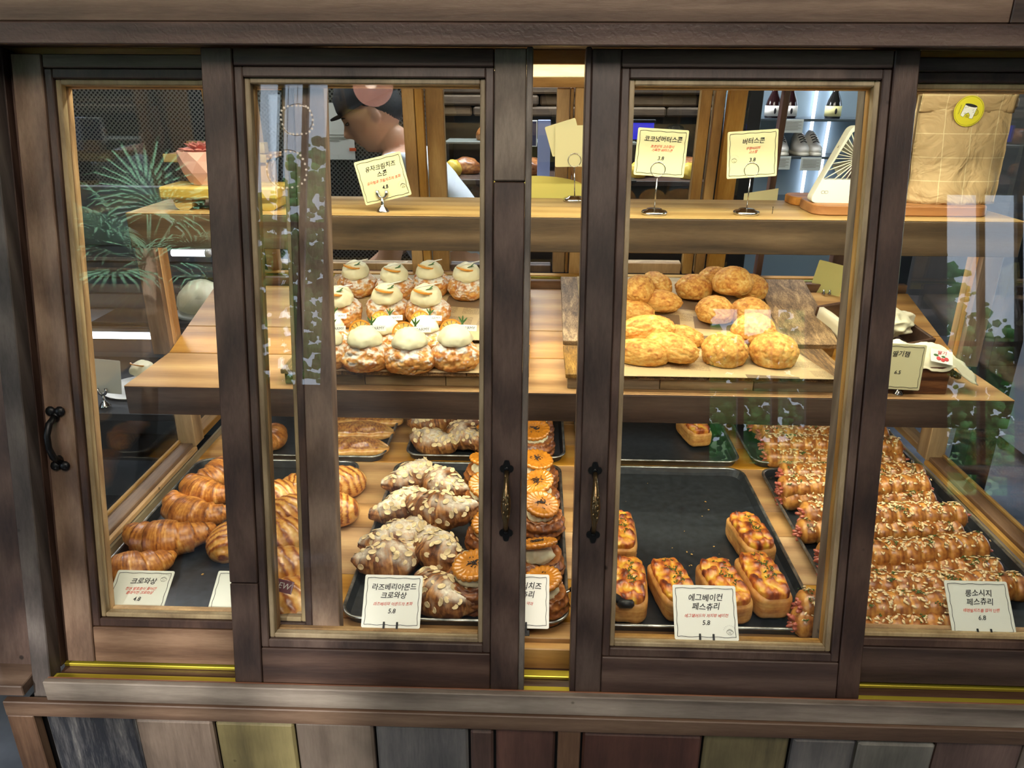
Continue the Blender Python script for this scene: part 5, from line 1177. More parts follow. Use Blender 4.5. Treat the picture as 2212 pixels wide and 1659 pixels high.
def rpoly(cs_, n_=7):
    out = []; m_ = len(cs_)
    for i in range(m_):
        (x, z, r) = cs_[i]; p = V(x, 0, z); a_ = (V(cs_[i - 1][0], 0, cs_[i - 1][1]) - p).normalized(); b2 = (V(cs_[(i + 1) % m_][0], 0, cs_[(i + 1) % m_][1]) - p).normalized()
        ang = math.acos(max(-1, min(1, a_.dot(b2)))) / 2; d_ = r / math.tan(ang); p0, p1 = p + a_ * d_, p + b2 * d_
        for q in range(n_ + 1): t_ = q / n_; e_ = p0.lerp(p, t_).lerp(p.lerp(p1, t_), t_); out.append(V(e_.x, fy, e_.z))
    return out
hT = top.z - BZ
outline = rpoly([(cxm - 0.092, BZ, 0.012), (cxm - 0.026, BZ + hT + 0.004, 0.018), (cxm + 0.026, BZ + hT + 0.004, 0.018), (cxm + 0.092, BZ, 0.012)])
inner_ = rpoly([(cxm - 0.070, BZ + 0.047, 0.004), (cxm - 0.022, BZ + hT - 0.004, 0.014), (cxm + 0.022, BZ + hT - 0.004, 0.014), (cxm + 0.070, BZ + 0.047, 0.004)])
mb = MB(); k = len(outline); vs = [];
for off in (-0.014, 0.014):
    vs += [p + V(0, off, 0) for p in outline]; vs += [p + V(0, off, 0) for p in inner_]
fs = []
for i in range(k):
    j = (i + 1) % k; fs += [(i, j, k + j, k + i), (2 * k + j, 2 * k + i, 3 * k + i, 3 * k + j), (i, 2 * k + i, 2 * k + j, j), (k + j, 3 * k + j, 3 * k + i, k + i)]
mb.add(vs, fs); mb.build('housing', M['fan'], t)
MB(Matrix.Translation(V(cxm, fy - 0.012, hub.z)) @ Matrix.Rotation(PI / 2, 4, 'X')).lathe([(0, -0.004), (0.014, -0.004), (0.015, 0.0), (0.013, 0.0035), (0, 0.0045)], n=28).build('hub', M['fan'], t)
for q in range(34):
    a = 2 * PI * q / 34; d = V(math.cos(a), 0, math.sin(a)); rmax = 0.2
    for i in range(k):
        p, r = inner_[i], inner_[(i + 1) % k]; den = (r.x - p.x) * d.z - (r.z - p.z) * d.x
        if abs(den) < 1e-9: continue
        s = ((hub.x - p.x) * d.z - (hub.z - p.z) * d.x) / den; rr_ = ((hub.x - p.x) * (r.z - p.z) - (hub.z - p.z) * (r.x - p.x)) / den
        if 0 <= s <= 1 and rr_ > 0: rmax = min(rmax, rr_)
    if rmax < 0.19: MB().tube([V(cxm, fy - 0.011, hub.z) + d * 0.013, V(cxm, fy - 0.010, hub.z) + d * (rmax + 0.001)], 0.0010, 6, flat=2.0, up=V(0, 1, 0)).build('spoke', M['fan'], t)
mb = MB()
for q in range(5):
    a = 2 * PI * q / 5; d = V(math.cos(a), 0, math.sin(a)); e_ = V(-math.sin(a), 0, math.cos(a)); c0 = V(cxm, fy, hub.z)
    mb.prism([c0 + d * 0.012 - e_ * 0.006, c0 + d * 0.048 - e_ * 0.016 + V(0, 0.004, 0), c0 + d * 0.050 + e_ * 0.010 + V(0, -0.004, 0), c0 + d * 0.012 + e_ * 0.006], V(0, 1, 0), 0.001)
mb.build('blades', plain('fan_blade', (150, 144, 124), 0.5), t)
mb = MB()
for s in (-1, 1): mb.tube([V(cxm - 0.062 + s * 0.0035 + 0.0035 * math.cos(2 * PI * q / 14), fy - 0.0143, BZ + 0.022 + 0.003 * math.sin(2 * PI * q / 14)) for q in range(15)], 0.0004, 4)
mb.build('emblem', M['faint'], t)
# paper bag
def bag_mat():
    m, nt, b, N, L = newmat('kraft_paper'); tc = N.new('ShaderNodeTexCoord'); 
    bk = N.new('ShaderNodeTexBrick'); bk.offset = 0.0; bk.inputs['Scale'].default_value = 1.0; bk.inputs['Brick Width'].default_value = 0.052; bk.inputs['Row Height'].default_value = 0.046; bk.inputs['Mortar Size'].default_value = 0.0009; bk.inputs['Mortar Smooth'].default_value = 0.3
    bk.inputs['Color1'].default_value = s2l((190, 160, 116)); bk.inputs['Color2'].default_value = s2l((190, 160, 116)); bk.inputs['Mortar'].default_value = s2l((220, 198, 154)); L.new(tc.outputs['UV'], bk.inputs['Vector'])
    L.new(bk.outputs['Color'], b.inputs['Base Color']); b.inputs['Roughness'].default_value = 0.7
    n = N.new('ShaderNodeTexNoise'); n.inputs['Scale'].default_value = 18; n.inputs['Detail'].default_value = 3; n.inputs['Distortion'].default_value = 1.2; L.new(tc.outputs['Object'], n.inputs['Vector'])
    bp = N.new('ShaderNodeBump'); bp.inputs['Strength'].default_value = 0.9; bp.inputs['Distance'].default_value = 0.012; L.new(n.outputs['Fac'], bp.inputs['Height']); L.new(bp.outputs['Normal'], b.inputs['Normal']); return m
M['kraft'] = bag_mat()
t = thing('paper_bag', 'folded brown paper bag with a round yellow sticker, right end of the top shelf', 'bag'); gy = f0.y + 0.022
pa, pb_ = ony(1966, 442, gy), ony(2162, 450, gy); ta = ony(2190, 205, gy)
bw = pb_.x - pa.x; bx0 = pa.x; zb = BZ; zh = ta.z - zb; nu, nv = 26, 30
def bagpt(u, v, side):
    x = bx0 + u * bw; d = 0.045 * (1 - v) ** 0.8 * (math.sin(PI * clamp(u, 0.02, 0.98)) ** 0.35) + 0.004
    y = gy + 0.045 + (-d if side == 0 else d) + (0.0035 * fbm(u * 4, v * 5, side, 3) if 0 < v < 0.97 else 0) + 0.003 * abs(nz(u * 7 + v * 4, v * 3, side, 8))
    y += 0.0
    return V(x + 0.004 * (v - 0.5) * (1 if u > 0.5 else -1), y, zb + v * zh)
vs = []; uvs = []; fs = []
for side in (0, 1):
    for i in range(nu + 1):
        for j in range(nv + 1): vs.append(tuple(bagpt(i / nu, j / nv, side))); uvs.append((i / nu * bw, j / nv * zh))
o_ = (nu + 1) * (nv + 1)
for i in range(nu):
    for j in range(nv):
        q = (i * (nv + 1) + j, (i + 1) * (nv + 1) + j, (i + 1) * (nv + 1) + j + 1, i * (nv + 1) + j + 1); fs.append(q); fs.append(tuple(x + o_ for x in reversed(q)))
for j in range(nv): fs.append((j + 1, j, o_ + j, o_ + j + 1)); a = nu * (nv + 1) + j; fs.append((a, a + 1, o_ + a + 1, o_ + a))
for i in range(nu):
    a, c = i * (nv + 1), (i + 1) * (nv + 1); fs.append((c, a, o_ + a, o_ + c)); fs.append((a + nv, c + nv, o_ + c + nv, o_ + a + nv))
me = bpy.data.meshes.new('bag'); me.from_pydata(vs, [], fs); smooth(me); uvl = me.uv_layers.new(name='UVMap')
for l_ in me.loops: uvl.data[l_.index].uv = uvs[l_.vertex_index]
link('body', me, M['kraft'], t)
mb = MB(); ff = 0.167
def fold(u, v, off): p = bagpt(u, 1 - (1 - v) * 0 - 0, 0); return p
vs = []; fs = []; uvs = []
for i in range(nu + 1):
    for j in range(5):
        v_ = 1 - ff * j / 4; p = bagpt(i / nu, v_, 0); vs.append((p.x, gy + 0.034 - 0.004 * (1 - abs(v_ - 1) / ff) - 0.002 * nz(i * 0.3, j, 0), p.z + 0.001)); uvs.append((i / nu * bw, v_ * zh + 0.02))
for i in range(nu):
    for j in range(4): fs.append((i * 5 + j, i * 5 + j + 1, (i + 1) * 5 + j + 1, (i + 1) * 5 + j))
me = bpy.data.meshes.new('fold'); me.from_pydata(vs, [], fs); smooth(me); uvl = me.uv_layers.new(name='UVMap')
for l_ in me.loops: uvl.data[l_.index].uv = uvs[l_.vertex_index]
o = link('folded_top', me, M['kraft'], t); so = o.modifiers.new('s', 'SOLIDIFY'); so.thickness = 0.002
sy = gy + 0.0225; sc_ = ony(2093, 240, sy); rs = 0.0295
TS_ = Matrix.Translation(V(sc_.x, sy, sc_.z)) @ Matrix.Rotation(PI / 2, 4, 'X')
def flat(pts, z, T=TS_, th=0.0003): return MB(T).prism([V(x, y, z) for x, y in pts], (0, 0, 1), th)
stk = flat([(rs * math.cos(2 * PI * q / 40), rs * math.sin(2 * PI * q / 40)) for q in range(40)], 0).build('sticker', plain('yellow_sticker', (222, 210, 50), 0.4), t, label='round yellow sticker with a bitten cup emblem')
mb = MB(TS_); mb.tube([V(rs * 0.93 * math.cos(2 * PI * q / 40), rs * 0.93 * math.sin(2 * PI * q / 40), 0.0004) for q in range(41)], 0.00025, 4)
T2_ = TS_ @ Matrix.Rotation(math.radians(-12), 4, 'Z')
cup = [(-0.012, 0.011), (-0.014, -0.011), (-0.007, -0.013), (-0.0055, -0.007), (0, -0.003), (0.0045, -0.007), (0.005, -0.013), (0.012, -0.012), (0.013, 0.011)]
flat(cup, 0.0004, T2_).build('cup_emblem', M['white'], stk)
mb.add([], []); e2 = MB(T2_); e2.tube([V(x, y, 0.0008) for x, y in cup + cup[:1]], 0.0003, 4); e2.tube([V(0.0125 + 0.006 * math.sin(a), 0.0 + 0.006 * math.cos(a), 0.0008) for a in [PI * q / 10 for q in range(11)]], 0.0004, 4)
e2.tube([V(0.0125 + 0.0035 * math.sin(a), 0.0035 * math.cos(a), 0.0008) for a in [PI * q / 10 for q in range(11)]], 0.0003, 4)
for x, y in ((-0.010, 0.004), (-0.006, 0.006), (0.006, 0.003), (0.008, -0.001), (-0.008, -0.006)): e2.tube([V(x, y, 0.0008), V(x + 0.0022, y + 0.0016, 0.0008)], 0.0003, 4)
for k in range(3): e2.tube([V(-0.003, -0.008 - 0.0018 * k, 0.0008), V(0.003, -0.008 - 0.0018 * k, 0.0008)], 0.0003, 4)
e2.build('outline', M['ink'], stk)
flat([(0.0125 * math.cos(2 * PI * q / 20), 0.011 + 0.0028 * math.sin(2 * PI * q / 20)) for q in range(20)], 0.0008, T2_).build('coffee', M['ink'], stk)
mb.build('ring_line', M['ink'], stk)
v, f = text_mesh([('YEASTARMY', 0.0034)], 1, shear=0, jitter=0, thin=0.0); TR_ = T2_ @ Matrix.Translation(V(-0.0175, -0.001, 0.0006)) @ Matrix.Rotation(PI / 2, 4, 'Z')
me = bpy.data.meshes.new('lettering'); me.from_pydata([tuple(TR_ @ V(*p)) for p in v], [], f); link('lettering', me, M['ink'], stk)
# nail sticking out of the shelf
q = onz(1668, 462, SZ); t = thing('nail', 'thin nail standing in the top shelf right of the ring stands', 'nail', (q.x, q.y, SZ)); MB().lathe([(0, 0), (0.0006, 0), (0.0006, 0.0135), (0.0016, 0.0137), (0.0016, 0.0145), (0, 0.0145)], n=8).build('shank', M['iron'], t)
# yellow arched sign and a low card behind the top shelf
ya = 1.842; t = thing('arched_sign', 'pale yellow arched sign board standing behind the top shelf', 'sign'); c0 = ony(1155, 432, ya); r_ = ony(1275, 432, ya).x - c0.x
pts = [V(c0.x - r_, ya, SZ - 0.03), V(c0.x + r_, ya, SZ - 0.03)] + [V(c0.x + r_ * math.cos(a), ya, ony(1155, 432, ya).z + 0.055 * math.sin(a) ** 0.6) for a in [PI * q / 24 for q in range(1, 24)]]
MB().prism(pts, (0, 1, 0), 0.004).build('board', plain('pale_yellow', (228, 216, 120), 0.5), t)
t = thing('small_card', 'low cream card behind the top shelf near the fan', 'card'); a, c, d = ony(1608, 418, ya), ony(1682, 407, ya), ony(1608, 436, ya)
MB().prism([V(a.x, ya, SZ - 0.03), V(c.x, ya, SZ - 0.03), V(c.x, ya, c.z), V(a.x, ya, a.z)], (0, 1, 0), 0.002).build('card', M['cream_card'], t)

# ================================================================== right end of the middle shelf: tilted box and jam basket
M['cloth'] = plain('cotton_cloth', (236, 228, 196), 0.85, bump=0.2, bscale=150)
def cloth_blob(name, c, rx, ry, rz, s, parent, mat=None):
    def fn(d):
        f = nz(d.x * 2.5, d.y * 2.5, d.z * 2.5, s); g = abs(nz(d.x * 4, d.y * 4, d.z * 4, s + 3)); r = 0.92 + 0.22 * f + 0.10 * g + 0.03 * math.sin(d.x * 9 + d.y * 5 + 3 * f)
        return V(c[0] + d.x * rx * r, c[1] + d.y * ry * r, c[2] + d.z * rz * r), 0, 0
    me = blob(name, 5, fn); return link(name, me, mat or M['cloth'], parent)
t = thing('tilted_box', 'open wooden box tilted towards the customer, holding cloth wrapped goods, right end of shelf', 'box')
q0 = onpl(1762, 712, TTp(0, 0, 0.004), PTN); q1 = onpl(1862, 792, TTp(0, 0, 0.004), PTN); q1 = q0 + (q1 - q0).normalized() * 0.19
ex = (q1 - q0).normalized(); ez = (PTN * 0.95 + V(0.12, -0.2, 0)).normalized(); ey = ez.cross(ex).normalized(); ez = ex.cross(ey)
TB = Matrix(((ex.x, ey.x, ez.x, q0.x), (ex.y, ey.y, ez.y, q0.y), (ex.z, ey.z, ez.z, q0.z + 0.012), (0, 0, 0, 1)))
bw_, bd_, bh_ = 0.185, 0.15, 0.050
dk = wood('dark_box', [(54, 34, 24), (92, 62, 42), (124, 88, 60)], 'X', 1.0, 0.5, 0.6, 0.2)
MB(TB).box(0, bw_, 0, bd_, 0, 0.006).build('bottom', dk, t)
MB(TB).box(0, bw_, -0.008, -0.0002, 0, bh_).build('side', dk, t); MB(TB).box(0, bw_, bd_ + 0.0002, bd_ + 0.008, 0, bh_).build('side', dk, t)
MB(TB).box(-0.008, -0.0002, -0.008, bd_ + 0.008, 0, bh_).build('side', dk, t); MB(TB).box(bw_ + 0.0002, bw_ + 0.008, -0.008, bd_ + 0.008, 0, bh_).build('side', dk, t)
pp_ = paper_obj = None
vs = [];
def liner(u, v):
    x = 0.004 + u * (bw_ - 0.008); prof = [(-0.010, 0.012), (-0.010, bh_ + 0.002), (0.003, bh_ + 0.001), (0.012, 0.02), (0.06, 0.010)]
    k = v * (len(prof) - 1); i = min(int(k), len(prof) - 2); a, b = prof[i], prof[i + 1]; f_ = k - i
    return TB @ V(x, a[0] + (b[0] - a[0]) * f_ - 0.0015 + 0.002 * nz(u * 6, v * 4, 0, 2), a[1] + (b[1] - a[1]) * f_ + 0.002 * nz(u * 5, v * 5, 1, 4))
me = bpy.data.meshes.new('liner'); me.from_pydata([tuple(liner(i / 20, j / 12)) for i in range(21) for j in range(13)], [], [(i * 13 + j, (i + 1) * 13 + j, (i + 1) * 13 + j + 1, i * 13 + j + 1) for i in range(20) for j in range(12)]); smooth(me)
o = link('cloth_liner', me, M['cloth'], t); so = o.modifiers.new('s', 'SOLIDIFY'); so.thickness = 0.0012
gd = thing('cloth_bundle', 'cream cotton bundle lying in the tilted box', 'cloth bundle'); cloth_blob('cloth', TB @ V(0.098, 0.082, 0.050), 0.080, 0.055, 0.036, 5, gd)
TC = upT(ony(1790, 605, 1.96), -8, 12, -30)
card('blank_card', 'pale yellow blank card clipped upright behind the tilted box', TC, 0.075, 0.088, [], border=False, mat=plain('yellow_card', (232, 226, 140), 0.5), group='blank backs of cards')
t = thing('card_clip', 'pair of small steel clips at the foot of the pale yellow card', 'card clip')
for px in (1779, 1792): q = ony(px, 632, 1.945); MB().lathe([(0, 0), (0.004, 0), (0.0045, 0.008), (0.0022, 0.012), (0.003, 0.016), (0, 0.018)], (q.x, q.y, q.z - 0.01), n=10).build('clip', M['steel'], t)
# basket with jam pouch
t = thing('jam_basket', 'dark brown striped wooden box with rope handle at the right end of the shelf', 'box')
a, c = onz(1880, 852, MZ), onz(2042, 852, MZ); y_ = a.y + 0.005; zt = MZ + 0.058
stripe = wood('striped_box', [(58, 34, 26), (104, 68, 46), (150, 108, 76)], 'X', 2.2, 0.5, 0.6, 0.2, holes=0)
MB().box(a.x, c.x, y_, y_ + 0.010, MZ + 0.0006, zt).build('side', stripe, t); MB().box(a.x, c.x, y_ + 0.12, y_ + 0.13, MZ + 0.0006, zt).build('side', stripe, t)
MB().box(a.x, a.x + 0.01, y_ + 0.0102, y_ + 0.1198, MZ + 0.0006, zt).build('side', stripe, t); MB().box(c.x - 0.01, c.x, y_ + 0.0102, y_ + 0.1198, MZ + 0.0006, zt).build('side', stripe, t)
MB().box(a.x + 0.0102, c.x - 0.0102, y_ + 0.0102, y_ + 0.1198, MZ + 0.0006, MZ + 0.008).build('bottom', stripe, t)
rope = plain('rope', (150, 124, 88), 0.85, bump=0.6, bscale=260, vary=0.25)
cc = V(c.x, y_ + 0.045, MZ + 0.035); path = [cc + V(0.0, 0, 0), cc + V(0.018, 0.0, -0.003), cc + V(0.040, 0.004, -0.012), cc + V(0.052, 0.014, -0.018), cc + V(0.044, 0.030, -0.012), cc + V(0.020, 0.036, 0.0), cc + V(0.0, 0.036, 0.004)]
rp = MB()
for ph in (0, PI * 2 / 3, PI * 4 / 3):
    P = []
    for i in range(49):
        s_ = i / 48 * (len(path) - 1); k = min(int(s_), len(path) - 2); p = path[k].lerp(path[k + 1], s_ - k); tg = (path[k + 1] - path[k]).normalized(); n1 = tg.cross(V(0, 0, 1)).normalized(); n2 = tg.cross(n1); w_ = i * 0.75 + ph
        P.append(p + n1 * 0.0032 * math.cos(w_) + n2 * 0.0032 * math.sin(w_))
    rp.tube(P, 0.0032, 6)
rp.build('rope_handle', rope, t)
jp = thing('cloth_pouch', 'cream cotton pouch with a strawberry label spilling over the jam box', 'pouch')
def pouch(u, v):
    x = a.x + 0.012 + u * (c.x - a.x + 0.045); y = y_ - 0.006 + v * 0.125
    z = zt + 0.010 + 0.022 * math.sin(PI * min(1, v * 1.1)) * (1 - 0.4 * u) + 0.010 * fbm(u * 4, v * 4, 0, 6) + 0.004 * abs(nz(u * 12, v * 6, 0, 2))
    if u > 0.72: z -= (u - 0.72) * 0.13; 
    if v < 0.08: z -= 0.012
    return V(x, y, z)
nu, nv = 34, 26
me = bpy.data.meshes.new('cloth'); me.from_pydata([tuple(pouch(i / nu, j / nv)) for i in range(nu + 1) for j in range(nv + 1)], [], [(i * (nv + 1) + j, (i + 1) * (nv + 1) + j, (i + 1) * (nv + 1) + j + 1, i * (nv + 1) + j + 1) for i in range(nu) for j in range(nv)]); smooth(me)
o = link('cloth', me, M['cloth'], jp); so = o.modifiers.new('s', 'SOLIDIFY'); so.thickness = 0.0015
pc = pouch(0.60, 0.12); TL = Matrix.Translation(pc + V(0, -0.004, 0.007)) @ Matrix.Rotation(math.radians(38), 4, 'X') @ Matrix.Rotation(math.radians(-14), 4, 'Z')
lab_ = MB(TL).box(-0.021, 0.021, -0.016, 0.016, 0, 0.0008, b=0.0003).build('label', M['white'], jp, label='small white label with red berries')
mb = MB(TL)
for x, y in ((-0.006, -0.006), (0.002, -0.008), (0.009, -0.005)): mb.ell((x, y, 0.001), 0.0045, 0.005, 0.0006, 8, 4)
mb.build('berries', plain('berry_red', (206, 70, 72), 0.5), lab_); MB(TL).ell((-0.011, 0.001, 0.001), 0.005, 0.003, 0.0005).ell((0.003, 0.0, 0.001), 0.004, 0.0025, 0.0005).build('berry_leaves', M['leaf'], lab_)
v, f = text_mesh([('딸기', 0.010)], 1, shear=0.2, jitter=0.04, thin=0.004); me = bpy.data.meshes.new('lettering'); me.from_pydata([tuple(TL @ V(p[0], p[1] + 0.005, 0.0011)) for p in v], [], f); link('lettering', me, plain('label_red', (196, 50, 56), 0.5), lab_)
q = ony(1940, 792, y_ - 0.012); card('price_card', 'cream card for strawberry jam standing in front of the jam box, half behind the stile', upT(q, -2.5, 8), 0.098, 0.092, ['딸기잼'], None, '6.5', mat=M['cream_card'], tsize=0.0125)
q = onz(1938, 848, MZ + 0.002); t = thing('card_stand', 'small steel clip stand holding the strawberry jam card', 'card stand', (q.x, q.y - 0.004, MZ)); prong_stand(t); t.scale = (0.8, 0.8, 0.9)
# ================================================================== the person behind the counter
def skin_body(name, pts, edges, rad, root=0, sub=2):
    me = bpy.data.meshes.new(name); me.from_pydata([tuple(p) for p in pts], edges, []); o = bpy.data.objects.new(name, me); TSC.collection.objects.link(o)
    o.modifiers.new('skin', 'SKIN'); 
    if not me.skin_vertices: me.skin_vertices.new()
    for i, r in enumerate(rad): me.skin_vertices[0].data[i].radius = (r, r) if not isinstance(r, tuple) else r
    me.skin_vertices[0].data[root].use_root = True
    s = o.modifiers.new('sub', 'SUBSURF'); s.levels = sub; s.render_levels = sub
    TSC.view_layers[0].update(); dg = TSC.view_layers[0].depsgraph; out = bpy.data.meshes.new_from_object(o.evaluated_get(dg)); TSC.collection.objects.unlink(o); bpy.data.objects.remove(o); smooth(out); return out
PY = 2.62
def head_pts(d):
    """unit direction -> point on a head facing -x; z up; about 0.23 tall, centred between the ears"""
    th = math.atan2(d.y, -d.x); z = d.z
    rx, ry, rz = 0.098, 0.076, 0.122
    x, y, zz = d.x * rx, d.y * ry, d.z * rz
    front = max(0.0, -d.x)
    c = math.cos(th); nar = math.exp(-(th / 0.16) ** 2)
    if zz < -0.03: k = (-(zz) - 0.03) / 0.09; y *= 1 - 0.38 * k; x = x * (1 - 0.18 * k) - 0.016 * k * (d.x < 0.3)
    if zz < -0.02 and d.x > 0.1: x -= 0.03 * min(1, (-zz - 0.02) / 0.06)
    def g(z0, w_): return math.exp(-((zz - z0) / w_) ** 2)
    x -= nar * (0.024 * g(-0.028, 0.014) + 0.013 * g(-0.010, 0.018))                       # nose
    x -= math.exp(-(th / 0.42) ** 2) * (0.010 * g(-0.058, 0.006) + 0.009 * g(-0.070, 0.006) + 0.012 * g(-0.095, 0.012) - 0.006 * g(-0.064, 0.003))   # lips, chin
    x -= math.exp(-(th / 0.8) ** 2) * 0.006 * g(0.026, 0.012)                              # brow
    for s in (-1, 1): x += 0.011 * math.exp(-((th - s * 0.42) / 0.22) ** 2) * g(0.004, 0.012)   # eye sockets
    return V(x, y, zz)
sv, sf_ = ico(5); HM = Matrix.Translation(ony(806, 243, PY)) @ Matrix.Rotation(math.radians(-26), 4, 'Y') @ Matrix.Scale(1.02, 4)
hv = [HM @ head_pts(d) for d in sv]
neck0 = HM @ V(0.030, 0, -0.050); nb = ony(856, 326, PY)
hip = V(nb.x + 0.24, PY, 0.93); chest = nb.lerp(hip, 0.32); belly = nb.lerp(hip, 0.68)
sn = nb + V(0.03, -0.165, -0.045); sf2 = nb + V(0.03, 0.165, -0.045)
P = [hip, belly, chest, nb, neck0]; E_ = [(0, 1), (1, 2), (2, 3), (3, 4)]; Rr = [(0.13, 0.15), (0.12, 0.15), (0.115, 0.165), (0.056, 0.058), (0.054, 0.056)]
def arm(s, base, hand_x):
    k = len(P); el = base + V(-0.03, s * 0.045, -0.28); wr = el + V(-0.19, -s * 0.03, -0.14)
    P.extend([base, base.lerp(el, 0.5), el, wr]); E_.extend([(2, k), (k, k + 1), (k + 1, k + 2), (k + 2, k + 3)]); Rr.extend([0.062, 0.050, 0.040, 0.026])
    dn = (wr - el).normalized(); palm = wr + dn * 0.05; P.append(palm); E_.append((k + 3, k + 4)); Rr.append((0.030, 0.018)); kn = k + 4
    side = V(0, 1, 0)
    for f_, (off, ln_) in enumerate(((-0.027, 0.070), (-0.009, 0.080), (0.009, 0.076), (0.026, 0.060))):
        b0 = palm + side * off + dn * 0.035; m = b0 + dn * ln_ * 0.5 + V(0, 0, -0.008); e = m + dn * ln_ * 0.42 + V(0, 0, -0.020); j = len(P)
        P.extend([b0, m, e]); E_.extend([(kn, j), (j, j + 1), (j + 1, j + 2)]); Rr.extend([0.010, 0.009, 0.0075])
    j = len(P); P.extend([wr + dn * 0.03 + side * (-s) * 0.034, wr + dn * 0.07 + side * (-s) * 0.046 + V(0, 0, -0.012)]); E_.extend([(k + 3, j), (j, j + 1)]); Rr.extend([0.011, 0.009])
arm(-1, sn, 0); arm(1, sf2, 0)
for s in (-1, 1):
    k = len(P); h = hip + V(0, s * 0.09, -0.06); kn_ = V(h.x - 0.02, h.y, 0.50); an = V(h.x + 0.02, h.y, 0.09); to = V(an.x - 0.15, an.y, 0.045)
    P.extend([h, kn_, an, to]); E_.extend([(0, k), (k, k + 1), (k + 1, k + 2), (k + 2, k + 3)]); Rr.extend([0.09, 0.058, 0.042, 0.035])
body = skin_body('body', P, E_, Rr); k = len(body.vertices)
bm = bmesh.new(); bm.from_mesh(body); nvs = [bm.verts.new(p) for p in hv]
for f_ in sf_: bm.faces.new([nvs[i] for i in f_])
for s in (-1, 1):                                        # ears
    ev, ef = ico(3); en = [bm.verts.new(HM @ V(0.014 + 0.017 * p.x - 0.004 * p.z, s * (0.073 + 0.009 * p.y * s + 0.004 * p.x), -0.010 + 0.029 * p.z * (1 - 0.15 * p.x))) for p in ev]
    for f_ in ef: bm.faces.new([en[i] for i in f_])
bmesh.ops.recalc_face_normals(bm, faces=bm.faces); bm.to_mesh(body); bm.free()
tmp = bpy.data.objects.new('tmp', body); TSC.collection.objects.link(tmp)                   # fuse head, neck and limbs into one continuous surface
r_m = tmp.modifiers.new('r', 'REMESH'); r_m.mode = 'VOXEL'; r_m.voxel_size = 0.0045; s_m = tmp.modifiers.new('s', 'SMOOTH'); s_m.factor = 0.5; s_m.iterations = 3
TSC.view_layers[0].update(); dg = TSC.view_layers[0].depsgraph; body = bpy.data.meshes.new_from_object(tmp.evaluated_get(dg)); bpy.data.objects.remove(tmp); smooth(body)
man = thing('person', 'person in a white T-shirt and dark cap bending over behind the case, face in profile', 'person')
link('body', body, plain('skin', (218, 164, 134), 0.5), man)
SP = [hip + V(0, 0, 0.0), belly, chest, nb.lerp(chest, 0.16)]; SE = [(0, 1), (1, 2), (2, 3)]; SR = [(0.145, 0.165), (0.138, 0.168), (0.128, 0.178), (0.070, 0.080)]
for s, b0 in ((-1, sn), (1, sf2)):
    k = len(SP); el = b0 + V(-0.03, s * 0.045, -0.28); SP += [b0, b0.lerp(el, 0.5), b0.lerp(el, 0.72)]; SE += [(2, k), (k, k + 1), (k + 1, k + 2)]; SR += [0.078, 0.068, 0.066]
link('t_shirt', skin_body('t_shirt', SP, SE, SR), plain('white_cotton', (222, 224, 232), 0.85, bump=0.2, bscale=12), man)
TP = [hip, hip + V(0, 0, 0.04)]; TE = [(0, 1)]; TRr = [(0.15, 0.17), (0.15, 0.17)]
for s in (-1, 1):
    k = len(TP); h = hip + V(0, s * 0.09, -0.06); TP += [h, V(h.x - 0.02, h.y, 0.50), V(h.x + 0.02, h.y, 0.12)]; TE += [(0, k), (k, k + 1), (k + 1, k + 2)]; TRr += [0.105, 0.075, 0.062]
link('trousers', skin_body('trousers', TP, TE, TRr), plain('dark_trousers', (40, 42, 50), 0.8), man)
mb = MB()
for s in (-1, 1): mb.box(hip.x - 0.16, hip.x + 0.08, PY + s * 0.09 - 0.045, PY + s * 0.09 + 0.045, 0.0, 0.075, b=0.02)
mb.build('shoes', M['black'], man)
def hairfn(d):
    q = head_pts(d); k = clamp((d.z - (0.16 + 0.45 * max(0, -d.x) - 0.75 * max(0, d.x))) * 9 + 0.5); return q * (0.82 + 0.22 * k), 0, 0
hm = blob('hair', 5, hairfn); hm.transform(HM); link('hair', hm, plain('black_hair', (26, 22, 22), 0.6, bump=0.5, bscale=150), man)
mb = MB(HM); mb.lathe([(0.102, 0.030), (0.104, 0.050), (0.098, 0.085), (0.074, 0.115), (0.035, 0.132), (0.0, 0.136)], n=32)
br_o = [V(-0.085 - 0.045 * math.cos(a) ** 0.7 if math.cos(a) > 0 else -0.085, 0.08 * math.sin(a), 0.033) for a in [PI * (q / 16 - 0.5) for q in range(17)]]
mb.prism(br_o, (0, 0, 1), 0.004); mb.build('cap', plain('dark_cap', (44, 42, 46), 0.8), man)
lp = head_pts(V(-0.848, 0, -0.53)); MB(HM).ell((lp.x + 0.004, 0, lp.z), 0.006, 0.021, 0.0065, 12, 6).build('lips', plain('lip', (170, 104, 92), 0.45), man)
for s in (-1, 1):
    MB(HM).ell((-0.0835, s * 0.031, 0.003), 0.010, 0.011, 0.0055, 10, 6).build('eye', M.setdefault('eye', plain('eye_dark', (60, 44, 40), 0.2, coat=0.5)), man)
    MB(HM).tube([(-0.094, s * 0.016, 0.021), (-0.091, s * 0.033, 0.025), (-0.079, s * 0.05, 0.020)], [0.002, 0.003, 0.0015], 6).build('eyebrow', plain('brow', (30, 24, 22), 0.8), man)

WB = bpy.data.objects['wall_back']
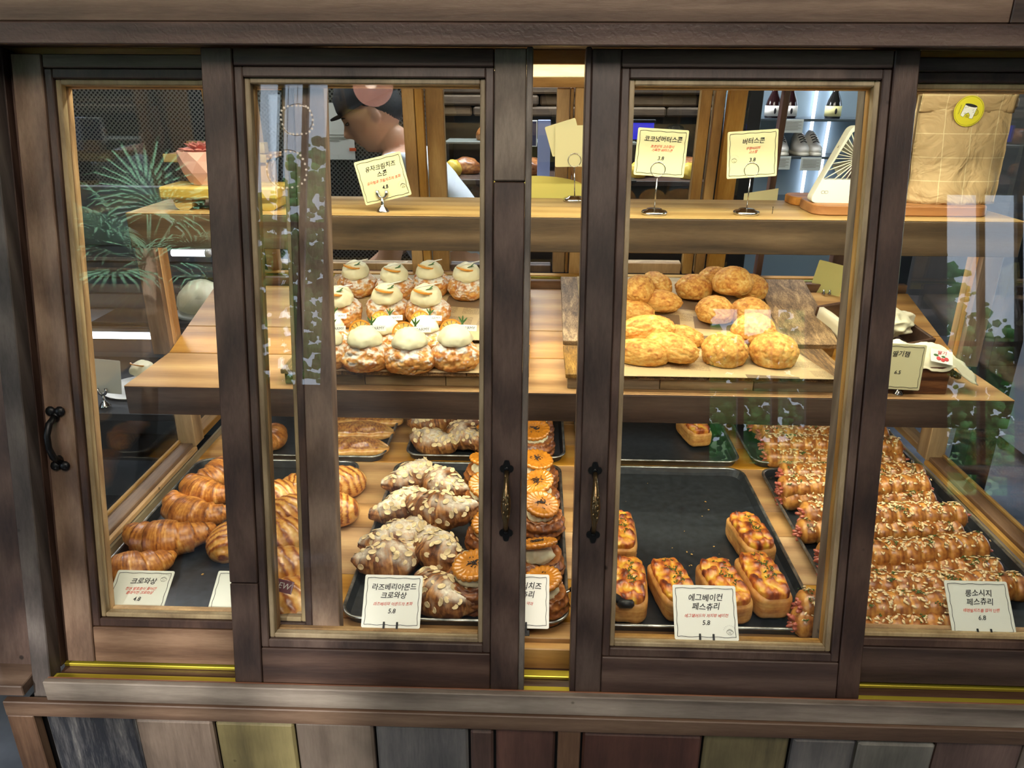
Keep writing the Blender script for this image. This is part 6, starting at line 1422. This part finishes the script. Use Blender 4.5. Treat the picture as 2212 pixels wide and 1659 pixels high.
# ================================================================== kitchen behind the case
def perf():
    m, nt, b, N, L = newmat('perforated_steel'); tc = N.new('ShaderNodeTexCoord'); mp = N.new('ShaderNodeMapping'); mp.inputs['Rotation'].default_value = (0, math.radians(45), 0); L.new(tc.outputs['Object'], mp.inputs['Vector'])
    mp.inputs['Scale'].default_value = (84, 0, 84); vo = N.new('ShaderNodeTexVoronoi'); vo.inputs['Scale'].default_value = 1.0; vo.inputs['Randomness'].default_value = 0.0; L.new(mp.outputs[0], vo.inputs['Vector'])
    g3n = N.new('ShaderNodeMath'); g3n.operation = 'LESS_THAN'; g3n.inputs[1].default_value = 0.36; L.new(vo.outputs['Distance'], g3n.inputs[0]); g3 = g3n.outputs[0]
    mx = N.new('ShaderNodeMix'); mx.data_type = 'RGBA'; mx.inputs['A'].default_value = s2l((120, 116, 112)); mx.inputs['B'].default_value = s2l((20, 20, 22)); L.new(g3, mx.inputs['Factor']); L.new(mx.outputs['Result'], b.inputs['Base Color'])
    b.inputs['Roughness'].default_value = 0.35; b.inputs['Metallic'].default_value = 0.5; return m
t = thing('perforated_panel', 'tall perforated steel panel behind the person', 'panel'); MB().box(-2.35, -0.42, 3.05, 3.07, 0.5, 2.0, b=0).build('sheet', perf(), t); MB().box(-2.35, -0.42, 3.04, 3.08, 0.0, 0.499).build('frame', M['black'], t)
MB().box(-2.35, -0.42, 3.035, 3.08, 2.001, 2.04).build('frame', M['steel'], t)
t = thing('notice_sheet', 'white printed notice held by orange tape on the perforated panel', 'notice'); a, c = ony(690, 222, 3.04), ony(768, 345, 3.04)
MB().prism([V(a.x, 3.04, c.z + 0.014), V(a.x + 0.014, 3.04, c.z), V(c.x, 3.04, c.z), V(c.x, 3.04, a.z), V(a.x + 0.014, 3.04, a.z), V(a.x, 3.04, a.z - 0.014)], (0, 1, 0), 0.001).build('sheet', M['white'], t)
for px, py, rot in ((697, 322, 40), (762, 323, 0), (696, 226, -40)):
    q = ony(px, py, 3.038); MB(Matrix.Translation(V(q.x, 3.0375, q.z)) @ Matrix.Rotation(math.radians(rot), 4, 'Y')).box(-0.013, 0.013, 0, 0.0008, -0.006, 0.006, b=0.0002).build('tape', M.setdefault('tape', plain('orange_tape', (226, 96, 50), 0.5)), t)
mb = MB()
for k, (w1, py) in enumerate(((50, 291), (36, 297), (40, 300), (20, 304))): q = ony(712, py, 3.0385); mb.box(q.x, q.x + w1 * 0.0018, 3.0385, 3.0395, q.z - 0.0012, q.z + 0.0012, b=0)
mb.build('printed_lines', M['faint'], t)
# split logs stacked on the back wall, one piece each
rr = random.Random(9); z = 1.40; row = 0
while z < 2.05:
    h = rr.uniform(0.035, 0.055); x = -1.2 - rr.random() * 0.4
    while x < 1.6:
        ln_ = rr.uniform(0.5, 0.9); o = MB().box(x, x + ln_ - 0.006, 3.62 + rr.uniform(-0.012, 0.012), 3.70, z, z + h - 0.004, b=0.008).build('log', M['logs'], WB); o['kind'] = 'structure'; x += ln_
    z += h; row += 1
MB().box(-1.7, 1.8, 3.705, 3.75, 0.0, 2.2).build('partition', M['black'], WB, kind='structure')
# back counter with wrapped breads, screen, boxes
t = thing('back_counter', 'dark counter in the kitchen behind the glass', 'counter'); MB().box(-0.40, 0.66, 3.1, 3.60, 1.165, 1.185).build('worktop', darkw('X'), t); MB().box(-0.39, 0.65, 3.13, 3.6, 0.0, 1.164).build('body', M['black'], t)
t = thing('back_shelf', 'dark shelf above the kitchen counter carrying wrapped loaves', 'shelf'); MB().box(-0.40, 0.42, 3.42, 3.61, 1.295, 1.305).build('board', plain('shelf_grey', (120, 124, 118), 0.5), t)
for x in (-0.395, 0.40): MB().box(x, x + 0.012, 3.42, 3.61, 1.186, 1.2945).build('upright', M['black'], t)
lf = []
for s in (101, 102): q = thing('wrapped_loaf', 'x', 'bread', group='wrapped loaves in the kitchen'); link('dough', bun_mesh(s, 0.062, 0.05, 0.042, 0.12, n=4), M['dark'], q); lf.append((q, [False]))
for i, (x, y, z, lab, s) in enumerate(((-0.30, 3.30, 1.186, 'dark wrapped loaf on the counter right of the person', 1.0), (-0.15, 3.32, 1.186, 'dark wrapped loaf next to the door stile, kitchen counter', 1.05), (-0.02, 3.3, 1.186, 'wrapped loaf hidden partly by the centre stile, kitchen counter', 1.0), (0.17, 3.3, 1.186, 'wrapped loaf seen beside the blank cards, kitchen counter', 0.95),
                                      (-0.22, 3.5, 1.306, 'wrapped loaf at the left of the kitchen shelf', 0.9), (-0.09, 3.5, 1.306, 'wrapped loaf at the middle of the kitchen shelf', 0.95), (0.22, 3.5, 1.306, 'wrapped loaf at the right of the kitchen shelf', 0.9),
                                      (0.46, 3.28, 1.186, 'wrapped loaf behind the coconut scone card, kitchen counter', 1.05), (0.62, 3.3, 1.186, 'wrapped loaf right of the coconut scone card, kitchen counter', 1.1), (0.55, 3.42, 1.186, 'wrapped loaf farther back behind the coconut scone card', 1.0))):
    place(lf[i % 2][0], lf[i % 2][1], V(x, y, z), i * 0.7, 0, 0, lab, s)
yb = []
for i, (x, y, z, lab) in enumerate(((-0.345, 3.22, 1.186, 'yellow wrapped bun beside the sleeve of the person'), (0.40, 3.2, 1.186, 'yellow wrapped bun at the left of the kitchen counter group'), (0.60, 3.18, 1.186, 'yellow wrapped bun in front of the loaves, kitchen counter'))):
    q = thing('wrapped_bun', lab, 'bread', (x, y, z), group='yellow wrapped buns'); link('dough', bun_mesh(110 + i, 0.035, 0.035, 0.04, 0.1, n=4), plain('yellow_bun', (222, 186, 70), 0.4), q)
t = thing('monitor', 'small screen with blue picture left of the coconut scone card', 'monitor'); a, c = ony(1368, 258, 3.0), ony(1414, 305, 3.0)
MB().box(a.x - 0.12, c.x, 3.0, 3.02, c.z, a.z).build('housing', M['black'], t); MB().box(a.x - 0.115, c.x - 0.006, 2.998, 2.9998, c.z + 0.006, a.z - 0.012, b=0).build('screen', emis('blue_screen', (40, 44, 220), 0.8), t); MB().box(a.x - 0.07, a.x - 0.03, 3.005, 3.02, 1.186, c.z - 0.0002).build('stand', M['black'], t)
MB().box(a.x - 0.12, a.x + 0.03, 3.03, 3.12, 1.1862, 1.195).build('foot', M['black'], t)
t = thing('tablet', 'narrow dark tablet on a white stand beside the centre stile', 'tablet'); a, c = ony(1140, 260, 3.0), ony(1160, 317, 3.0)
MB().box(a.x - 0.05, c.x, 3.0, 3.012, c.z, a.z).build('housing', M['white'], t); MB().box(a.x - 0.045, c.x - 0.004, 2.998, 2.9998, c.z + 0.004, a.z - 0.004, b=0).build('screen', emis('dim_blue', (20, 24, 60), 0.5), t); MB().box(c.x + 0.002, c.x + 0.05, 3.02, 3.06, 1.19, a.z + 0.0).build('stand', plain('pale_blue', (150, 160, 205), 0.4), t)
MB().box(a.x - 0.05, c.x + 0.05, 3.0, 3.1, 1.1856, 1.1898).build('foot', M['white'], t)
# right: black pillar and glass shop shelf with bottles and shoes
MB().box(0.70, 0.80, 2.95, 3.05, 0, 4.2).build('trim_1', M['black'], None, kind='structure')
SR_ = thing('shop_shelf', 'glass and steel shop shelf with bottles and white shoes behind the case', 'shelf'); ys_ = 3.35
MB().box(0.80, 1.45, 3.52, 3.54, 0.0, 2.4).build('back_panel', plain('pale_blue_panel', (150, 172, 186), 0.4), SR_)
zs = [ony(1700, y, ys_).z for y in (256, 337, 432)]
for z in zs: MB().box(0.80, 1.45, ys_ - 0.02, 3.518, z - 0.010, z).build('shelf_board', plain('smoked_shelf', (70, 78, 86), 0.2), SR_)
for x in (0.801, 1.435): MB().box(x, x + 0.014, ys_ - 0.02, ys_ - 0.006, 0, zs[2] - 0.011).build('upright', M['black'], SR_)
for x, y in ((1748, 3.50), (1766, 3.50)):
    xx = ony(x, 300, y).x; t = thing('light_tube', 'vertical white light tube in the shop shelf, %s of the pair' % ('left' if x < 1760 else 'right'), 'lamp'); MB().tube([(xx + 0.03 * (1 if x > 1760 else 0), y, zs[2] + 0.001), (xx + 0.05 * (1 if x > 1760 else 0) + 0.01, y, 2.1)], 0.007, 8).build('tube', emis('white_tube', (235, 240, 255), 5.0), t)
for i, (px, lab, cl, capc) in enumerate(((1668, 'dark bottle with a white label at the left of the shop shelf', (40, 20, 22), (228, 130, 130)), (1703, 'dark bottle with a white label, second on the shop shelf', (40, 20, 22), (228, 130, 130)), (1798, 'dark bottle with a yellow neck near the brown post', (30, 30, 28), (220, 210, 90)))):
    q = ony(px, 250, ys_ + 0.04); t = thing('bottle', lab, 'bottle', (q.x, ys_ + 0.04, zs[0] + 0.0005), group='bottles on the shop shelf')
    MB().lathe([(0, 0), (0.030, 0), (0.032, 0.01), (0.032, 0.045), (0.026, 0.07), (0.013, 0.100), (0.010, 0.118), (0, 0.118)], n=24).build('glass_body', plain('bottle_glass_%d' % i, cl, 0.12, coat=0.5), t)
    MB().lathe([(0, 0.1185), (0.0125, 0.1185), (0.0135, 0.14), (0, 0.142)], n=20).build('cap', plain('cap_%d' % i, capc, 0.4), t)
    MB().lathe([(0.0325, 0.008), (0.0325, 0.048)], n=24).build('label', M['white'] if i < 2 else plain('cream_label', (232, 226, 160), 0.5), t); MB(Matrix.Translation(V(0, -0.0335, 0.028)) @ Matrix.Rotation(PI / 2, 4, 'X')).ell((0, 0, 0), 0.005, 0.012, 0.0015).build('emblem', M['ink'], t)
def shoe(label, px):
    q = ony(px, 332, ys_ + 0.02); t = thing('sneaker', label, 'shoe', (q.x, ys_ + 0.03, zs[1] + 0.0005), group='white shoes on the shop shelf')
    def fn(d):
        y = d.y * 0.085; x = d.x * 0.032 * (1 - 0.15 * d.y); h = 0.030 + 0.045 * clamp(d.y + 0.35) ** 0.8; z = max(d.z, -0.35) * h; return V(x, y + 0.05, z + 0.35 * h + 0.012), 0, 0
    link('upper', blob('upper', 4, fn), M['white'], t); MB().lathe([(0, 0), (0.036, 0), (0.037, 0.006), (0.034, 0.014), (0, 0.015)], n=26, T=Matrix.Diagonal((1, 2.5, 1, 1))).build('sole', plain('cream_sole', (222, 218, 200), 0.6), t).location = (0, 0.05, 0)
    for k in range(4): MB().tube([(-0.013, 0.005 + 0.016 * k, 0.052 + 0.008 * k), (0, 0.003 + 0.016 * k, 0.058 + 0.008 * k), (0.013, 0.005 + 0.016 * k, 0.052 + 0.008 * k)], 0.002, 6).build('lace', M['ink'], t)
shoe('white sneaker of the middle pair, left one', 1735); shoe('white sneaker of the middle pair, right one', 1762); shoe('white sneaker half hidden by the butter scone card', 1690)
for i, (px, py, lab) in enumerate(((1713, 268, 'grey lettered notice hanging under the bottles'), (1686, 348, 'grey lettered notice right behind the butter scone card'), (1752, 350, 'grey lettered notice under the pair of sneakers'))):
    q = ony(px, py, ys_ - 0.03); t = thing('shelf_notice', lab, 'notice', (q.x, ys_ - 0.03, q.z), group='notices on the shop shelf'); MB().box(-0.042, 0.042, 0, 0.002, -0.034, 0.018).build('sheet', plain('pale_notice', (206, 214, 208), 0.5), t)
    mb = MB()
    for k in range(6): mb.box(-0.034, 0.034 - 0.012 * (k % 2), -0.0008, -0.0002, 0.008 - 0.006 * k, 0.0098 - 0.006 * k, b=0)
    mb.build('printed_lines', M['faint'], t)
# ================================================================== neighbouring chiller seen through the left side glass
nx = -1.75; ny = 1.95
zc = ony(220, 862, ny).z
t = thing('chiller_cabinet', 'dark chiller cabinet standing left of the case', 'cabinet')
MB().box(nx, -0.93, 2.30, 2.33, 0.0, 1.25).build('back_panel', plain('slotted_grey', (96, 100, 106), 0.35, metal=0.4, vary=0.1, bscale=4), t)
MB().box(nx, -0.93, ny - 0.10, 2.299, zc - 0.02, zc).build('shelf_board', M['black'], t)
MB().box(nx, -0.93, ny - 0.10, 2.299, 0.0, 0.20).build('base', M['black'], t); MB().box(nx, nx + 0.03, ny - 0.1, 2.299, 0.201, zc - 0.0205).build('side', M['black'], t)
for k in range(7): MB().box(nx + 0.04, -0.95, 2.292, 2.2995, zc + 0.06 + 0.05 * k, zc + 0.064 + 0.05 * k, b=0).build('slat', M['black'], t)
def tube_lamp(label, xa_, xb_, y, z, r=0.011):
    t = thing('light_tube', label, 'lamp'); MB().tube([(xa_, y, z), (xb_, y, z)], r, 12).build('tube', LT, t); MB().tube([(xb_ + 0.0002, y, z), (xb_ + 0.014, y, z)], r * 1.25, 12).build('end_cap', M['white'], t); MB().box(xa_, xb_, y + r, 2.2915, z - 0.006, z + 0.006).build('bracket', M['white'], t)
LT = emis('cool_tube', (235, 242, 255), 5.0)
q = ony(362, 735, 2.2); tube_lamp('long white light tube seen through the left side glass above the blank card', nx + 0.03, q.x, 2.24, q.z)
q = ony(218, 965, 2.1); tube_lamp('short white light tube low behind the left side glass', nx + 0.03, q.x, 2.24, ony(218, 965, 2.24).z)
q = ony(445, 547, 2.24); qa = ony(372, 547, 2.24); t = thing('light_tube', 'white light tube between the left corner post and the door stile', 'lamp'); MB().tube([(qa.x, 2.24, q.z), (q.x, 2.24, q.z)], 0.010, 12).build('tube', LT, t); MB().tube([(q.x + 0.0002, 2.24, q.z), (q.x + 0.012, 2.24, q.z)], 0.012, 12).build('end_cap', M['white'], t); MB().box(qa.x, q.x, 2.2501, 2.2995, q.z - 0.005, q.z + 0.005).build('bracket', M['white'], t)
q = ony(215, 812, ny - 0.03); card('blank_card', 'blank white card on a clip stand beyond the left side glass', upT(q, -4, 6), 0.118, 0.095, [], border=False, group='blank backs of cards')
q = ony(224, 862, ny - 0.05); t = thing('card_stand', 'small steel clip stand holding the blank card beyond the left side glass', 'card stand', (q.x, q.y, zc)); prong_stand(t); t.scale = (1.2, 1.2, 1.2)
dp = thing('tray_liner', 'white round paper plate under the scone beyond the left side glass', 'plate', (ony(300, 838, ny + 0.08).x, ny + 0.08, zc + 0.0005)); MB().lathe([(0, 0), (0.085, 0), (0.095, 0.006), (0.093, 0.007), (0.083, 0.003), (0, 0.003)], n=32).build('plate', M['white'], dp)
t = thing('cream_scone', 'lone cream scone beyond the left side glass, near the shelf end', 'scone', (dp.location.x + 0.02, dp.location.y, zc + 0.004)); link('dough', A[0][0].children[0].data, None, t); link('cream', A[0][0].children[1].data, None, t)
q = ony(430, 640, 2.22); t = thing('cake_dome', 'white domed cake under film behind the left corner post', 'cake', (q.x, 2.24, q.z - 0.06)); link('cream', cream_mesh(8, 0.075, 0.075, 0.03, 0.06), M['cream'], t); MB().lathe([(0, 0.0), (0.08, 0.0), (0.08, 0.012), (0, 0.012)], n=28).build('plate', M['white'], t)
MB().box(q.x - 0.3, q.x + 0.06, 2.14, 2.2915, q.z - 0.075, q.z - 0.0605).build('cake_shelf', M['black'], bpy.data.objects['chiller_cabinet'])
q = ony(190, 940, 2.2); t = thing('salmon_cup', 'salmon pink cup at the far left edge of the glass', 'cup', (q.x - 0.02, 2.2, q.z - 0.035)); MB().lathe([(0, 0), (0.032, 0), (0.036, 0.07), (0.033, 0.07), (0.03, 0.004), (0, 0.004)], n=24).build('cup', plain('salmon', (222, 150, 120), 0.4), t)
MB().box(nx + 0.031, -0.94, 2.12, 2.2915, q.z - 0.047, q.z - 0.0355).build('shelf_board', M['black'], bpy.data.objects['chiller_cabinet'])
# ================================================================== beyond the right side glass
t = thing('grey_cabinet', 'low grey cabinet on castors on the far floor at the right edge', 'cabinet', (2.25, 3.1, 0)); M['gcab'] = plain('cabinet_grey', (120, 128, 140), 0.45)
MB().box(-0.16, 0.16, -0.16, 0.16, 0.07, 0.66, b=0.006).build('body', M['gcab'], t)
for sx in (-1, 1):
    for sy_ in (-1, 1): MB().tube([(sx * 0.12 - 0.01, sy_ * 0.12, 0.032), (sx * 0.12 + 0.01, sy_ * 0.12, 0.032)], 0.031, 12).build('castor', M['black'], t)
t = thing('paper_cup', 'takeaway cup standing on the low grey cabinet', 'cup', (2.22, 3.0, 0.6605)); MB().lathe([(0, 0), (0.03, 0), (0.042, 0.11), (0.04, 0.11), (0, 0.004)], n=20).build('cup', plain('brown_cup', (150, 110, 90), 0.5), t); MB().lathe([(0.043, 0.1105), (0.045, 0.112), (0.043, 0.122), (0, 0.124)], n=20).build('lid', M['white'], t)
MB().box(1.60, 1.70, 2.6, 2.7, 0, 4.2).build('trim_2', M['black'], None, kind='structure')
MB().box(2.85, 2.93, 2.7, 2.78, 0, 4.2).build('trim_3', M['black'], None, kind='structure')
# ================================================================== cafe behind the lens (seen mirrored in the panes)
t = thing('globe_pendant', 'round glass pendant lamp hanging behind the lens, mirrored in a pane', 'lamp', (-0.93, -1.95, 2.87)); M['globe'] = emis('opal_globe', (226, 170, 150), 6.0); M['globe'].node_tree.nodes['Principled BSDF'].inputs['Alpha'].default_value = 0.55
MB().ell((0, 0, 0), 0.112, 0.112, 0.112, 32, 20).build('globe', M['globe'], t); MB().ell((0.0, 0.06, 0.0), 0.04, 0.04, 0.04, 16, 10).build('bulb', emis('warm_bulb', (255, 244, 225), 22.0), t); MB().tube([(0, 0, 0.113), (0, 0, 1.33)], 0.004, 6).build('cord', M['black'], t)
rr = random.Random(3)
for i, (x, y, z) in enumerate(((-1.13, -1.25, 2.41), (-1.20, -1.33, 2.20))):
    t = thing('bead_ring_pendant', 'ring of sparkling glass beads hanging behind the lens, %s one' % ('upper' if i == 0 else 'lower'), 'lamp', (x, y, z)); mb = MB(); r0 = 0.075 + 0.02 * i
    for k in range(26): a = 2 * PI * k / 26; mb.ell((r0 * math.cos(a), 0.02 * math.sin(3 * a), r0 * math.sin(a)), 0.0055, 0.0055, 0.0055, 6, 4)
    mb.build('beads', emis('bead_light', (255, 236, 210), 9.0), t, kind='stuff'); MB().tube([(r0 * math.cos(2 * PI * k / 26), 0.0, r0 * math.sin(2 * PI * k / 26)) for k in range(27)], 0.002, 5).build('hoop', M['steel'], t); MB().tube([(0, 0, r0), (0, 0, 4.2 - z)], 0.0015, 5).build('cord', M['black'], t)
t = thing('potted_palm', 'tall potted palm behind the lens, mirrored in the left panes', 'plant', (-2.0, -1.55, 0)); pl_ = plain('palm_green', (104, 144, 112), 0.28, coat=0.5)
MB().lathe([(0, 0), (0.17, 0), (0.22, 0.40), (0.20, 0.40), (0.18, 0.36), (0, 0.36)], n=28).build('pot', plain('terracotta', (150, 96, 70), 0.7), t); MB().tube([(0, 0, 0.36), (0.03, 0, 1.0), (0.0, 0, 1.85)], [0.05, 0.04, 0.03], 10).build('trunk', plain('palm_trunk', (96, 76, 56), 0.8, bump=0.5, bscale=40), t)
for k in range(17):                                     # fan shaped fronds, each of narrow radiating leaflets
    a = 2 * PI * k / 17 + rr.uniform(-0.2, 0.2); el = (-0.35, 0.15, 0.6, 1.0)[k % 4] + rr.uniform(-0.12, 0.12); L0 = rr.uniform(0.22, 0.40)
    d = V(math.cos(a) * math.cos(el), math.sin(a) * math.cos(el), math.sin(el)); c0 = V(0, 0, 1.78); hubp = c0 + d * L0
    mb = MB(); mb.tube([c0, c0.lerp(hubp, 0.5) + V(0, 0, 0.03), hubp], [0.007, 0.005, 0.004], 5)
    sd = d.cross(V(0, 0, 1)).normalized(); upv = sd.cross(d).normalized()
    for i in range(23):
        w_ = math.radians(-120 + 240 * i / 22); ln_ = 0.36 * (0.75 + 0.25 * math.cos(w_)) * rr.uniform(0.9, 1.08); dr = (d * math.cos(w_) + sd * math.sin(w_)).normalized(); wd = dr.cross(upv).normalized()
        p0, p1, p2, p3 = hubp, hubp + dr * ln_ * 0.4 + upv * 0.012, hubp + dr * ln_ * 0.78 - V(0, 0, 0.02), hubp + dr * ln_ - V(0, 0, 0.075)
        q = 0.0085; fold = upv * 0.004
        mb.add([p0, p1 - wd * q, p1 + fold, p1 + wd * q, p2 - wd * q * 0.7, p2 + fold, p2 + wd * q * 0.7, p3], [(0, 2, 1), (0, 3, 2), (1, 2, 5, 4), (2, 3, 6, 5), (4, 5, 7), (5, 6, 7)])
    mb.build('frond', pl_, t)
for i, (x, y) in enumerate(((0.9, -2.6), (2.9, -2.4))):
    t = thing('cafe_table', 'small round cafe table behind the lens, %s one' % ('nearer' if i == 0 else 'farther'), 'table', (x, y, 0)); MB().lathe([(0, 0.72), (0.35, 0.72), (0.36, 0.73), (0.35, 0.745), (0, 0.745)], n=36).build('top', pine('X'), t); MB().tube([(0, 0, 0.03), (0, 0, 0.7195)], 0.03, 12).build('leg', M['black'], t); MB().lathe([(0, 0), (0.22, 0), (0.2, 0.025), (0, 0.03)], n=28).build('foot', M['black'], t)
    for s in (-1, 1):
        c = thing('cafe_chair', 'dark bentwood chair %s of the %s cafe table' % ('left' if s < 0 else 'right', 'nearer' if i == 0 else 'farther'), 'chair', (x + s * 0.62, y, 0), (0, 0, s * PI / 2)); MB().lathe([(0, 0.44), (0.2, 0.44), (0.21, 0.455), (0.19, 0.47), (0, 0.465)], n=28).build('seat', darkw('X'), c)
        for sx in (-1, 1):
            for sy_ in (-1, 1): MB().tube([(sx * 0.17, sy_ * 0.17, 0), (sx * 0.13, sy_ * 0.13, 0.4395)], 0.014, 8).build('leg', M['black'], c)
        MB().tube([(-0.17, -0.15, 0.46), (-0.18, -0.19, 0.75), (-0.1, -0.2, 0.87), (0.1, -0.2, 0.87), (0.18, -0.19, 0.75), (0.17, -0.15, 0.46)], 0.013, 8).build('backrest', M['black'], c)

bpy.data.scenes.remove(TSC)
